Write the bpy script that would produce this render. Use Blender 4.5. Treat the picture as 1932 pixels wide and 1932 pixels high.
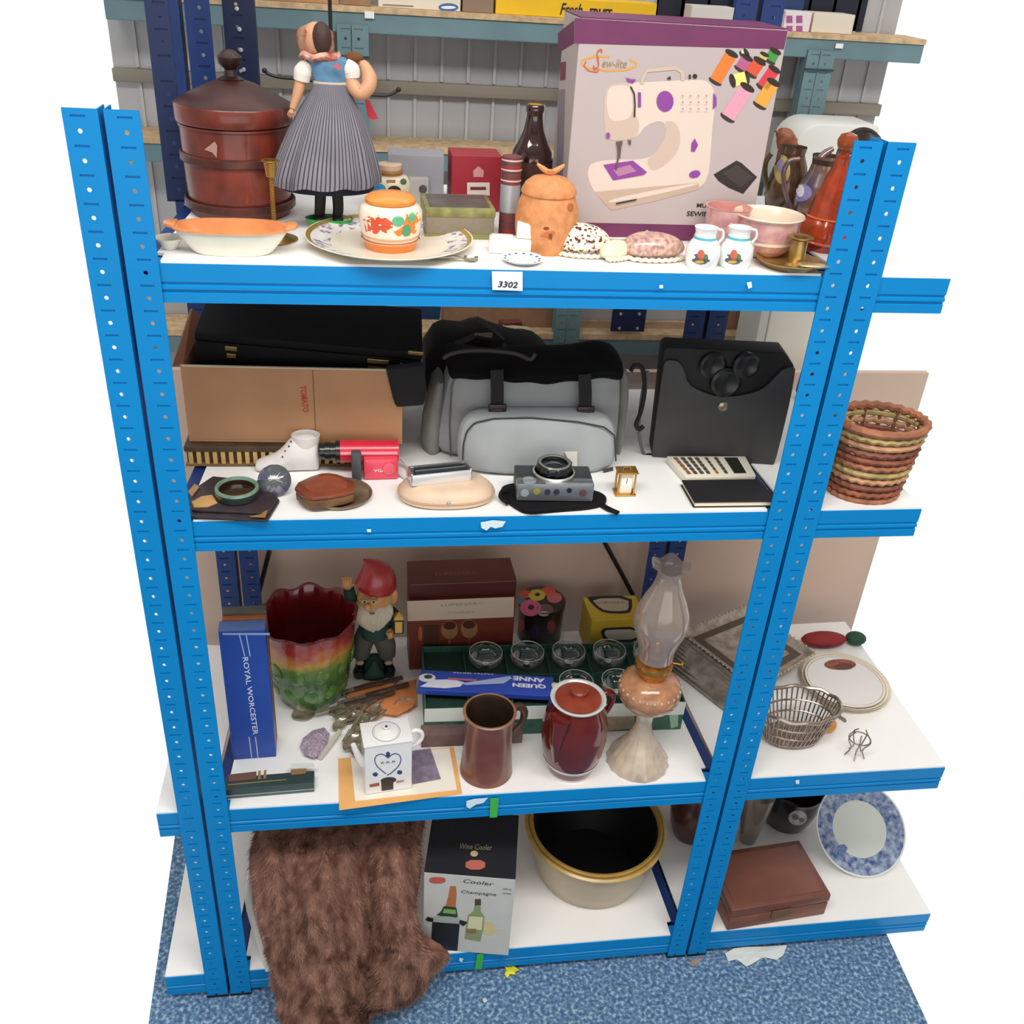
import bpy, bmesh, math, random
from mathutils import Vector, Matrix
from mathutils.bvhtree import BVHTree
random.seed(7)
V = Vector; PI = math.pi
for o in list(bpy.data.objects): bpy.data.objects.remove(o)
SC = bpy.context.scene; COL = SC.collection
# ------------------------------------------------------------------ camera, world, lights, exposure
CAM = V((.29873, -1.24834, 1.90241)); CR = V((.989202, -.133238, .061053)).normalized()
CF = V((.145618, .846331, -.512366)).normalized(); CU = CR.cross(CF).normalized(); CR = CF.cross(CU)
FPX = 1831.0
cd = bpy.data.cameras.new('camera'); cd.sensor_width = 36; cd.lens = FPX/1932*36; cd.clip_start = .02; cd.clip_end = 50
cam = bpy.data.objects.new('camera', cd); COL.objects.link(cam); SC.camera = cam
cam.matrix_world = Matrix.Translation(CAM) @ Matrix((CR, CU, -CF)).transposed().to_4x4()
SC.view_settings.view_transform = 'Standard'; SC.view_settings.look = 'None'
SC.view_settings.gamma = 1; SC.view_settings.use_curve_mapping = False; SC.view_settings.exposure = 0.0
w = bpy.data.worlds.new('world'); SC.world = w; w.use_nodes = True
w.node_tree.nodes['Background'].inputs[0].default_value = (1, 1, 1, 1); w.node_tree.nodes['Background'].inputs[1].default_value = 1.0
def area(name, loc, rot, sx, sy, power, col=(1, .97, .93)):
    l = bpy.data.lights.new(name, 'AREA'); l.shape = 'RECTANGLE'; l.size = sx; l.size_y = sy; l.energy = power; l.color = col
    o = bpy.data.objects.new(name, l); COL.objects.link(o); o.location = loc; o.rotation_euler = rot; return o
area('overhead_light', (.5, -.92, 2.95), (0, 0, 0), 2.6, .5, 56)
area('overhead_light', (.5, .72, 2.95), (0, 0, 0), 2.4, .4, 8)  # extra lamp, added to brighten the rack behind
area('front_fill', (.5, -2.5, 1.35), (math.radians(90), 0, 0), 3.0, 1.3, 20, (1, .98, .96))  # invented fill from the viewer's side, lifts the dark backs of the shelves
# ------------------------------------------------------------------ helpers: a point seen in the photograph, on a shelf or on a vertical plane
def ray(px, py): return (CF + (px-966)/FPX*CR + (966-py)/FPX*CU)
def at(px, py, Y):
    d = ray(px, py); return CAM + d*((Y-CAM.y)/d.y)
def on(px, py, z):
    d = ray(px, py); return CAM + d*((z-CAM.z)/d.z)
def mp(p): return (V(p)-CAM).dot(CF)/FPX            # metres per pixel at a point
def rat(px, py): return abs(ray(px, py).normalized().z)
SA, SB, SD, SE = 1.5218, 1.1397, .5381, .0736       # tops of the four white shelf boards
P = .97; PW = .043
# ------------------------------------------------------------------ materials
def lin(h):
    h = h.lstrip('#'); c = [int(h[i:i+2], 16)/255 for i in (0, 2, 4)]
    return [x/12.92 if x <= .04045 else ((x+.055)/1.055)**2.4 for x in c]
_m = {}
def mat(col, rough=.5, metal=0, var=.0, scale=30, bump=0, spec=.5, coat=0, col2=None, stretch=None, trans=0, ior=1.45, alpha=1):
    k = (col, rough, metal, var, scale, bump, spec, coat, col2, stretch, trans, ior, alpha)
    if k in _m: return _m[k]
    m = bpy.data.materials.new('m_'+col.strip('#')); m.use_nodes = True; n = m.node_tree.nodes; L = m.node_tree.links
    b = n['Principled BSDF']; c = lin(col); b.inputs['Base Color'].default_value = (*c, 1)
    b.inputs['Roughness'].default_value = rough; b.inputs['Metallic'].default_value = metal
    b.inputs['Specular IOR Level'].default_value = spec; b.inputs['Coat Weight'].default_value = coat; b.inputs['Coat Roughness'].default_value = .08
    if trans: b.inputs['Transmission Weight'].default_value = trans; b.inputs['IOR'].default_value = ior
    if alpha < 1: b.inputs['Alpha'].default_value = alpha
    if var or bump or col2:
        tc = n.new('ShaderNodeTexCoord'); mp_ = n.new('ShaderNodeMapping'); L.new(tc.outputs['Object'], mp_.inputs[0])
        if stretch: mp_.inputs['Scale'].default_value = stretch
        nz = n.new('ShaderNodeTexNoise'); nz.inputs['Scale'].default_value = scale; nz.inputs['Detail'].default_value = 5
        L.new(mp_.outputs[0], nz.inputs['Vector'])
        if var or col2:
            r = n.new('ShaderNodeValToRGB'); r.color_ramp.elements[0].position = .35; r.color_ramp.elements[1].position = .65
            c2 = lin(col2) if col2 else [min(1, x*(1+var)) for x in c]; c1 = c if col2 else [x*(1-var) for x in c]
            r.color_ramp.elements[0].color = (*c1, 1); r.color_ramp.elements[1].color = (*c2, 1)
            L.new(nz.outputs['Fac'], r.inputs[0]); L.new(r.outputs[0], b.inputs['Base Color'])
        if bump:
            bp = n.new('ShaderNodeBump'); bp.inputs['Strength'].default_value = bump; bp.inputs['Distance'].default_value = .002
            L.new(nz.outputs['Fac'], bp.inputs['Height']); L.new(bp.outputs[0], b.inputs['Normal'])
    _m[k] = m; return m
def vor(col, stops, scale, rough=.4, feature='F1', coat=0, stretch=None, warp=0):
    """cells: a Voronoi distance through a hard colour ramp (spots, crazing, specks)"""
    m = bpy.data.materials.new('m_spots'); m.use_nodes = True; n = m.node_tree.nodes; L = m.node_tree.links; b = n['Principled BSDF']
    tc = n.new('ShaderNodeTexCoord'); mp_ = n.new('ShaderNodeMapping'); L.new(tc.outputs['Object'], mp_.inputs[0])
    if stretch: mp_.inputs['Scale'].default_value = stretch
    v = n.new('ShaderNodeTexVoronoi'); v.inputs['Scale'].default_value = scale; v.feature = feature
    if warp:
        nz = n.new('ShaderNodeTexNoise'); nz.inputs['Scale'].default_value = scale*1.5; L.new(mp_.outputs[0], nz.inputs['Vector'])
        mx = n.new('ShaderNodeMixRGB'); mx.inputs[0].default_value = warp; L.new(mp_.outputs[0], mx.inputs[1]); L.new(nz.outputs['Color'], mx.inputs[2]); L.new(mx.outputs[0], v.inputs['Vector'])
    else: L.new(mp_.outputs[0], v.inputs['Vector'])
    r = n.new('ShaderNodeValToRGB'); r.color_ramp.interpolation = 'CONSTANT'
    for i, (p, h) in enumerate(stops):
        e = r.color_ramp.elements[i] if i < 2 else r.color_ramp.elements.new(p)
        e.position = p; e.color = (*lin(h), 1)
    L.new(v.outputs['Distance'], r.inputs[0]); L.new(r.outputs[0], b.inputs['Base Color'])
    b.inputs['Roughness'].default_value = rough; b.inputs['Coat Weight'].default_value = coat
    return m
def glass(col='#ffffff', rough=.03, haze=0):
    """thin drinking-glass look that lets light through"""
    k = ('glass', col, rough, haze)
    if k in _m: return _m[k]
    m = bpy.data.materials.new('m_glass'); m.use_nodes = True; n = m.node_tree.nodes; L = m.node_tree.links; n.remove(n['Principled BSDF'])
    t = n.new('ShaderNodeBsdfTransparent'); t.inputs[0].default_value = (*lin(col), 1)
    g = n.new('ShaderNodeBsdfGlossy'); g.inputs['Roughness'].default_value = rough
    fr = n.new('ShaderNodeLayerWeight'); fr.inputs[0].default_value = .35
    mx = n.new('ShaderNodeMixShader'); ad = n.new('ShaderNodeMath'); ad.operation = 'MULTIPLY_ADD'; ad.inputs[1].default_value = .75; ad.inputs[2].default_value = .1
    L.new(fr.outputs['Facing'], ad.inputs[0]); L.new(ad.outputs[0], mx.inputs[0]); L.new(t.outputs[0], mx.inputs[1]); L.new(g.outputs[0], mx.inputs[2])
    out = mx.outputs[0]
    if haze:
        df = n.new('ShaderNodeBsdfTranslucent'); df.inputs[0].default_value = (*lin(col), 1); d2 = n.new('ShaderNodeBsdfDiffuse'); d2.inputs[0].default_value = (*lin(col), 1)
        m2 = n.new('ShaderNodeMixShader'); L.new(df.outputs[0], m2.inputs[1]); L.new(d2.outputs[0], m2.inputs[2]); m3 = n.new('ShaderNodeMixShader'); m3.inputs[0].default_value = haze
        L.new(out, m3.inputs[1]); L.new(m2.outputs[0], m3.inputs[2]); out = m3.outputs[0]
    L.new(out, n['Material Output'].inputs[0]); _m[k] = m; return m
# ------------------------------------------------------------------ things and parts
ROOT = {}; ZMIN = [None]
def thing(name, label, cat, loc=(0, 0, 0), rz=0, group=None):
    o = bpy.data.objects.new(name, None); COL.objects.link(o); o.empty_display_size = .02
    o.location = loc; o.rotation_euler = (0, 0, rz); o['label'] = label; o['category'] = cat
    if group: o['group'] = group
    ROOT[o.name] = (Matrix.Translation(V(loc)) @ Matrix.Rotation(rz, 4, 'Z')); return o
def rootmat(o):
    return ROOT.get(o.name, Matrix()) if o is not None else Matrix()
class MB:
    def __init__(s): s.v = []; s.f = []; s.m = []
    def add(s, vs, fs, mi=0):
        b = len(s.v); s.v += [V(x) for x in vs]; s.f += [tuple(b+i for i in f) for f in fs]; s.m += [mi]*len(fs); return s
    def hexa(s, c, mi=0):
        """eight corners: bottom ring of four then top ring of four"""
        return s.add(c, [(3, 2, 1, 0), (4, 5, 6, 7), (0, 1, 5, 4), (1, 2, 6, 5), (2, 3, 7, 6), (3, 0, 4, 7)], mi)
    def box(s, x0, x1, y0, y1, z0, z1, mi=0, M=None):
        c = [(x0, y0, z0), (x1, y0, z0), (x1, y1, z0), (x0, y1, z0), (x0, y0, z1), (x1, y0, z1), (x1, y1, z1), (x0, y1, z1)]
        if M is not None: c = [M @ V(p) for p in c]
        return s.hexa(c, mi)
    def rings(s, R, closed=True, cap0=False, cap1=False, mi=0, loop=False):
        n = len(R[0]); b = len(s.v); s.v += [V(p) for r in R for p in r]; k0 = len(s.f)
        K = len(R)
        for i in range(K if loop else K-1):
            i2 = (i+1) % K
            for j in range(n if closed else n-1):
                j2 = (j+1) % n; s.f.append((b+i*n+j, b+i*n+j2, b+i2*n+j2, b+i2*n+j))
        if cap0: s.f.append(tuple(b+j for j in range(n))[::-1])
        if cap1: s.f.append(tuple(b+(K-1)*n+j for j in range(n)))
        s.m += [mi]*(len(s.f)-k0); return s
    def lathe(s, c, prof, n=32, sx=1, sy=1, M=None, fn=None, cap0=True, cap1=False, mi=0, rz=0):
        R = []
        for k, (r, z) in enumerate(prof):
            ring = []
            for j in range(n):
                a = 2*PI*j/n + rz; rr = r; zz = z
                if fn: rr, zz = fn(a, r, z, k)
                p = V((rr*sx*math.cos(a), rr*sy*math.sin(a), zz))
                ring.append((M @ p if M is not None else p) + V(c))
            R.append(ring)
        return s.rings(R, True, cap0, cap1, mi)
    def tube(s, pts, r, n=8, closed=False, mi=0, sx=1):
        pts = [V(p) for p in pts]
        if not closed and 3 <= len(pts) <= 9:      # round off the corners (Catmull-Rom)
            q = [pts[0]*2-pts[1]]+pts+[pts[-1]*2-pts[-2]]; rr_ = list(r) if isinstance(r, (list, tuple)) else [r]*len(pts); P_, R_ = [], []
            for i in range(1, len(q)-2):
                for k in range(4):
                    u_ = k/4; a, b_, c, d = q[i-1:i+3]; P_.append(.5*((2*b_)+(c-a)*u_+(2*a-5*b_+4*c-d)*u_*u_+(3*b_-a-3*c+d)*u_**3)); R_.append(rr_[i-1]*(1-u_)+rr_[i]*u_)
            pts = P_+[pts[-1]]; r = R_+[rr_[-1]]
        K = len(pts); R = []; up = None
        for i, p in enumerate(pts):
            if closed: t = pts[(i+1) % K]-pts[i-1]
            else: t = pts[min(i+1, K-1)]-pts[max(i-1, 0)]
            t = t.normalized() if t.length > 1e-9 else V((0, 0, 1))
            if up is None: up = V((0, 0, 1)) if abs(t.z) < .9 else V((1, 0, 0))
            a = t.cross(up); a = a.normalized() if a.length > 1e-6 else V((1, 0, 0)); up = a.cross(t).normalized()
            rr = r[i] if isinstance(r, (list, tuple)) else r
            R.append([p + a*(rr*sx*math.cos(2*PI*j/n)) + up*(rr*math.sin(2*PI*j/n)) for j in range(n)])
        return s.rings(R, True, not closed, not closed, mi, loop=closed)
    def ribbon(s, pts, wdt, th, side=None, mi=0):
        """flat strap through pts; side gives its width direction"""
        pts = [V(p) for p in pts]; R = []
        for i, p in enumerate(pts):
            t = (pts[min(i+1, len(pts)-1)]-pts[max(i-1, 0)]).normalized(); sd = V(side) if side is not None else V((0, 0, 1)); a = (sd - t*sd.dot(t)).normalized(); nn = t.cross(a).normalized()
            R.append([p+a*wdt/2+nn*th/2, p-a*wdt/2+nn*th/2, p-a*wdt/2-nn*th/2, p+a*wdt/2-nn*th/2])
        return s.rings(R, True, True, True, mi)
    def prism(s, pts, n, mi=0):
        """closed outline (world points) extruded along vector n"""
        K = len(pts); pts = [V(p) for p in pts]; n = V(n)
        return s.add(pts+[p+n for p in pts], [tuple(range(K))[::-1], tuple(range(K, 2*K))]+[(i, (i+1) % K, K+(i+1) % K, K+i) for i in range(K)], mi)
    def ball(s, c, r, n=16, k=10, M=None, mi=0):
        rx, ry, rz_ = (r, r, r) if not isinstance(r, (tuple, list)) else r
        prof = [(max(1e-5, math.sin(PI*i/k)), -math.cos(PI*i/k)) for i in range(k+1)]
        R = []
        for (q, z) in prof:
            ring = []
            for j in range(n):
                p = V((rx*q*math.cos(2*PI*j/n), ry*q*math.sin(2*PI*j/n), rz_*z)); ring.append((M @ p if M is not None else p)+V(c))
            R.append(ring)
        return s.rings(R, True, True, True, mi)
    def build(s, name, mats, parent=None, smooth=True, bevel=0, seg=2, ang=40, kind=None, label=None, sub=0):
        if ZMIN[0] is not None: s.v = [V((p.x, p.y, max(p.z, ZMIN[0]))) for p in s.v]
        me = bpy.data.meshes.new(name); inv = rootmat(top(parent)).inverted() if parent is not None else Matrix()
        me.from_pydata([inv @ p for p in s.v], [], s.f)
        if not isinstance(mats, (list, tuple)): mats = [mats]
        for m in mats: me.materials.append(m)
        for p_, mi in zip(me.polygons, s.m): p_.material_index = mi
        bm = bmesh.new(); bm.from_mesh(me)
        bmesh.ops.remove_doubles(bm, verts=bm.verts, dist=1e-6); bmesh.ops.recalc_face_normals(bm, faces=bm.faces)
        if bevel:
            es = [e for e in bm.edges if len(e.link_faces) == 2 and e.calc_face_angle(0) > math.radians(35)]
            bmesh.ops.bevel(bm, geom=es, offset=bevel, segments=seg, affect='EDGES', profile=.5, clamp_overlap=True)
        bm.to_mesh(me); bm.free()
        if smooth:
            for p_ in me.polygons: p_.use_smooth = True
            me.set_sharp_from_angle(angle=math.radians(ang))
        o = bpy.data.objects.new(name, me); COL.objects.link(o)
        if parent is not None: o.parent = parent
        if sub: md = o.modifiers.new('sub', 'SUBSURF'); md.levels = md.render_levels = sub
        if kind: o['kind'] = kind
        if label: o['label'] = label
        return o
def top(o):
    while o is not None and o.parent is not None: o = o.parent
    return o
def tag(o, label, cat, group=None):
    o['label'] = label; o['category'] = cat
    if group: o['group'] = group
    return o
def single(mb, name, mats, label, cat, group=None, **k): return tag(mb.build(name, mats, None, **k), label, cat, group)
# outlines in photograph pixels
def el(cx, cy, rx, ry=None, rot=0, n=18, a0=0, a1=360):
    ry = ry or rx; R = math.radians(rot); out = []
    for i in range(n):
        a = math.radians(a0+(a1-a0)*i/(n if a1-a0 == 360 else n-1)); x = rx*math.cos(a); y = ry*math.sin(a)
        out.append((cx+x*math.cos(R)-y*math.sin(R), cy+x*math.sin(R)+y*math.cos(R)))
    return out
def rc(x0, y0, x1, y1): return [(x0, y0), (x1, y0), (x1, y1), (x0, y1)]
def stroke(pts, wd):
    """a thin stroke polygon along pixel points"""
    L, R = [], []
    for i, p in enumerate(pts):
        a = pts[max(i-1, 0)]; b = pts[min(i+1, len(pts)-1)]; dx, dy = b[0]-a[0], b[1]-a[1]; l = math.hypot(dx, dy) or 1
        L.append((p[0]-dy/l*wd/2, p[1]+dx/l*wd/2)); R.append((p[0]+dy/l*wd/2, p[1]-dx/l*wd/2))
    return L+R[::-1]
def sm(pts, k=2):
    for _ in range(k): pts = [q for i in range(len(pts)) for q in ((pts[i][0]*.75+pts[(i+1) % len(pts)][0]*.25, pts[i][1]*.75+pts[(i+1) % len(pts)][1]*.25), (pts[i][0]*.25+pts[(i+1) % len(pts)][0]*.75, pts[i][1]*.25+pts[(i+1) % len(pts)][1]*.75))]
    return pts
def bvh(src): return BVHTree.FromPolygons([tuple(p) for p in src.v], src.f)
def hit(tr, px, py):
    h = tr.ray_cast(CAM, ray(px, py).normalized()); return (h[0], h[1]) if h[0] is not None else (None, None)
def surf(tr, px, py, ref):
    h, n = hit(tr, px, py)
    if h is None:
        q = CAM + ray(px, py)*((ref-CAM).dot(CF)); h = tr.find_nearest(q)[0]
    return h
def decal(parent, name, src, items, ringed=False, off=.0003, label=None):
    """flat print (or thin enamel) laid on the surface of the part it belongs to"""
    tr = bvh(src); mb = MB(); mats = []
    for k, (m, pts) in enumerate(items):
        if m not in mats: mats.append(m)
        cx = sum(p[0] for p in pts)/len(pts); cy = sum(p[1] for p in pts)/len(pts)
        ref = None
        for q in [(cx, cy)]+list(pts):
            ref, nn = hit(tr, *q)
            if ref is not None: break
        if ref is None: continue
        if nn.dot(CF) > 0: nn = -nn
        o_ = off*(1+k*.5)
        def w(p):
            if not ringed:
                d_ = ray(*p); return CAM + d_*((ref-CAM).dot(nn)/d_.dot(nn)) + nn*o_
            h = surf(tr, p[0], p[1], ref); return h + (CAM-h).normalized()*o_*.3 + nn*o_
        if ringed:
            R = [[w((cx+(p[0]-cx)*q, cy+(p[1]-cy)*q)) for p in pts] for q in (1, .75, .5, .25)]
            mb.rings(R, True, False, True, mats.index(m))
        else:
            b = [w(p) for p in pts]; mb.add(b, [tuple(range(len(b)))], mats.index(m))
    if not mb.v: print('DECAL MISS', name, parent.name); return None
    return mb.build(name, mats, parent, smooth=False, label=label)
def text(parent, s, src, a, b, hpx, m, name='lettering', flip=False, ext=.0002, off=.0006, italic=0, bold=0):
    """raised print of s whose baseline runs from pixel a to pixel b on a flat face of src"""
    tr = bvh(src); A, n1 = hit(tr, *a); B, n2 = hit(tr, *b)
    if A is None or B is None: print('TEXT MISS', s); return None
    n = n1 if n1.dot(CF) < 0 else -n1
    u = (B-A).normalized(); v = n.cross(u).normalized()
    cu = bpy.data.curves.new('t', 'FONT'); cu.body = s; cu.extrude = 0; cu.shear = italic; cu.offset = bold; cu.resolution_u = 2
    o = bpy.data.objects.new('t', cu); COL.objects.link(o); bpy.context.view_layer.update()
    me = bpy.data.meshes.new_from_object(o.evaluated_get(bpy.context.evaluated_depsgraph_get())); bpy.data.objects.remove(o)
    xs = [q.co.x for q in me.vertices]; ys = [q.co.y for q in me.vertices]
    if not xs: return None
    kx = (B-A).length/max(1e-6, (max(xs)-min(xs))); ky = hpx*mp(A)/max(.5, max(ys)-min(0, min(ys)))
    x0 = min(xs); mb = MB(); mb.add([A + u*((q.co.x-x0)*kx) + v*(q.co.y*ky) + n*off for q in me.vertices], [tuple(p.vertices) for p in me.polygons])
    bpy.data.meshes.remove(me)
    return mb.build(name, m, parent, smooth=False)
def pprof(px, bottom, z, prof, hw0=None, Yo=None):
    """upright turned body: base centre found on the shelf, then (half width px, row px) pairs -> centre point and (radius, height) pairs"""
    b = hw0 if hw0 is not None else prof[0][0]
    c = on(px, bottom-b*rat(px, bottom), z); out = []
    for (hw, py) in prof:
        q = at(px, py, c.y); zz = q.z-z; out.append((max(1e-4, hw*mp(q)), zz))
    out[0] = (out[0][0], 0.0)
    return c, out
def boxcorners(z, fl, fr, topl, depth, rise=None):
    """upright box from the pixels of its two front base corners and the front top left corner"""
    a = on(*fl, z); b = on(*fr, z); u = (b-a); n = V((-u.y, u.x, 0)).normalized()
    h = at(*topl, a.y).z-z
    # refine: rotate the front plane
    d = ray(*topl); t = (a-CAM).dot(n)/d.dot(n); h = (CAM+d*t).z-z
    c = [a, b, b+n*depth, a+n*depth]; return c + [p+V((0, 0, h)) for p in c], u.normalized(), n, h
def rzof(u): return math.atan2(u.y, u.x)
WHITE = mat('#f1f1ef', .35, var=.02, scale=8)
# ================================================================== the setting
BLUE = mat('#0084c8', .42, 0, spec=.25, var=.04, scale=6); BLUE_SHADED = mat('#12326e', .45, var=.15, scale=10); BLACK = mat('#0c0c0e', .5)  # second blue: shade painted into the colour of rear posts and inner beams
TEAL = mat('#6d8b93', .5, var=.08, scale=12); BOARD = mat('#f4f3f1', .42, var=.015, scale=6); CHIP = mat('#cdb08a', .8, var=.2, scale=60)
def struct(mb, name, m, **k): o = mb.build(name, m, None, **k); o['kind'] = 'structure'; return o
def carpet():
    m = bpy.data.materials.new('m_carpet'); m.use_nodes = True; n = m.node_tree.nodes; L = m.node_tree.links; b = n['Principled BSDF']; b.inputs['Roughness'].default_value = .95
    tc = n.new('ShaderNodeTexCoord'); nz = n.new('ShaderNodeTexNoise'); nz.inputs['Scale'].default_value = 125; nz.inputs['Detail'].default_value = 3; L.new(tc.outputs['Object'], nz.inputs['Vector'])
    r = n.new('ShaderNodeValToRGB'); el_ = r.color_ramp.elements
    el_[0].position = .36; el_[0].color = (*lin('#41607f'), 1); el_[1].position = .66; el_[1].color = (*lin('#a3bacd'), 1)
    for p_, h in ((.46, '#53759a'), (.55, '#6b8cab')): e = el_.new(p_); e.color = (*lin(h), 1)
    L.new(nz.outputs['Fac'], r.inputs[0]); L.new(r.outputs[0], b.inputs['Base Color'])
    bp = n.new('ShaderNodeBump'); bp.inputs['Strength'].default_value = .5; bp.inputs['Distance'].default_value = .004; L.new(nz.outputs['Fac'], bp.inputs['Height']); L.new(bp.outputs[0], b.inputs['Normal'])
    return m
m = MB(); m.prism([(-1.6, -2.6, -.05), (2.6, -2.6, -.05), (2.6, -.5, -.05), (1.42, -.5, -.05), (1.5, .98, -.05), (-.2, .98, -.05), (-.13, -.5, -.05), (-1.6, -.5, -.05)], (0, 0, .05)); struct(m, 'floor', carpet(), smooth=False)
WALLC = mat('#d2b8a6', .85, var=.06, scale=4)
m = MB(); m.box(-.17, 1.5, .56, .575, 0, 1.14); struct(m, 'wall_back', WALLC, smooth=False)
# the room in front of the racking: opposite wall, end walls and ceiling (behind and above the viewer)
DK = mat('#c2beb8', .9)
m = MB(); m.box(-1.6, 2.6, -2.65, -2.6, 0, 3); struct(m, 'wall_front', DK, smooth=False)
m = MB(); m.box(-1.65, -1.6, -2.65, 1.0, 0, 3); struct(m, 'wall_left', DK, smooth=False)
m = MB(); m.box(2.6, 2.65, -2.65, 1.0, 0, 3); struct(m, 'wall_right', DK, smooth=False)
m = MB(); m.box(-1.65, 2.65, -2.65, 2.0, 3, 3.05); struct(m, 'ceiling', mat('#d8d6d2', .9), smooth=False)
# far wall of ribbed grey sheet with a timber rail
m = MB()
WF = .95; m.box(-.19, 1.44, WF, WF+.02, 0, 3.0)
struct(m, 'wall_rear', mat('#b2b3b5', .4, .1, var=.12, scale=2.5, stretch=(1, 1, .4)), smooth=False)
m = MB(); z0 = at(760, 176, WF).z; z1 = at(760, 152, WF).z
m.box(-.19, 1.44, WF-.02, WF, z0, z1); struct(m, 'trim_1', mat('#8c8578', .7, var=.12, scale=5, stretch=(.3, 1, 6)), smooth=False, bevel=.002)
rib = MB()
for k in range(29):
    x = -.145+k*.055; rib.box(x, x+.006, WF-.006, WF, z1+.002, 2.3); rib.box(x, x+.006, WF-.006, WF, 1.2, z0-.002)
struct(rib, 'trim_2', mat('#bcbdbf', .4, .1), smooth=False)

# ================================================================== blue bays
def post(x0, x1, y0, z1, side, dark=False, lowface=1):
    """perforated angle post: slotted front flange at y0 and a return flange on the side next to the neighbour"""
    mb = MB(); t = .0018; w_ = x1-x0; pitch = .0333; nz = int(z1/pitch)
    cx = (x0+x1)/2 + side*(-.003)
    for k in range(nz):
        za = k*pitch; zm = za+pitch*.5; zb = za+pitch
        # round hole cell
        def ringcell(zlo, zhi, hole):
            c = [(x0, zlo), (cx, zlo), (x1, zlo), (x1, (zlo+zhi)/2), (x1, zhi), (cx, zhi), (x0, zhi), (x0, (zlo+zhi)/2)]
            for yy, sg in ((y0, 0), (y0+t, 1)):
                b = len(mb.v); mb.v += [V((q[0], yy, q[1])) for q in c]+[V((q[0], yy, q[1])) for q in hole]
                for j in range(8):
                    j2 = (j+1) % 8; mb.f.append((b+j, b+j2, b+8+j2, b+8+j)); mb.m.append(0)
            b = len(mb.v); mb.v += [V((q[0], y0, q[1])) for q in hole]+[V((q[0], y0+t, q[1])) for q in hole]
            for j in range(8): j2 = (j+1) % 8; mb.f.append((b+j, b+j2, b+8+j2, b+8+j)); mb.m.append(0)
        zc = (za+zm)/2; hr = .0030
        ringcell(za, zm, [(cx+hr*math.cos(a), zc+hr*math.sin(a)) for a in [math.radians(d) for d in (225, 270, 315, 0, 45, 90, 135, 180)]])
        zc = (zm+zb)/2; sw, sh = .0085, .0014; slot = len(mb.v)
        ringcell(zm, zb, [(cx-sw, zc-sh), (cx, zc-sh), (cx+sw, zc-sh), (cx+sw, zc), (cx+sw, zc+sh), (cx, zc+sh), (cx-sw, zc+sh), (cx-sw, zc)])
        mb.add([(cx-sw, y0+t, zc-sh), (cx+sw, y0+t, zc-sh), (cx+sw, y0+t, zc+sh), (cx-sw, y0+t, zc+sh)], [(0, 1, 2, 3)], 0)
    zt = nz*pitch
    xs = x0 if side < 0 else x1-t
    mb.box(xs, xs+t, y0+t, y0+.034, 0, zt)
    mb.box(x0-.001, x1+.001, y0-.001, y0+.036, 0, .006, 1)
    return mb
def beam(x0, x1, y0, ztop, h, back=False):
    """rolled shelf beam with two grooves along its face"""
    s = -1 if back else 1; a = h*.46; pr = [(.026, 0), (0, 0), (0, -a), (.003, -a-.0012), (.003, -a-.0035), (-.0008, -a-.0055), (-.0008, -a-.0095), (.003, -a-.0115), (.003, -a-.0135), (0, -a-.015), (0, -h), (.014, -h), (.014, -h+.0015), (.0025, -h+.0015), (.0025, -.0015), (.026, -.0015)]
    mb = MB(); R = [[(x, y0+s*q[0], ztop+q[1]) for q in pr] for x in (x0, x1)]; mb.rings(R, True, True, True); return mb
def sidebeam(x0, x1, y0, y1, ztop, h):
    mb = MB(); mb.box(x0, x1, y0, y1, ztop-h, ztop); return mb
ZT = [1.5182, 1.1361, .5345, .0700]; HB = [.0509, .0509, .056, .056]
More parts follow.
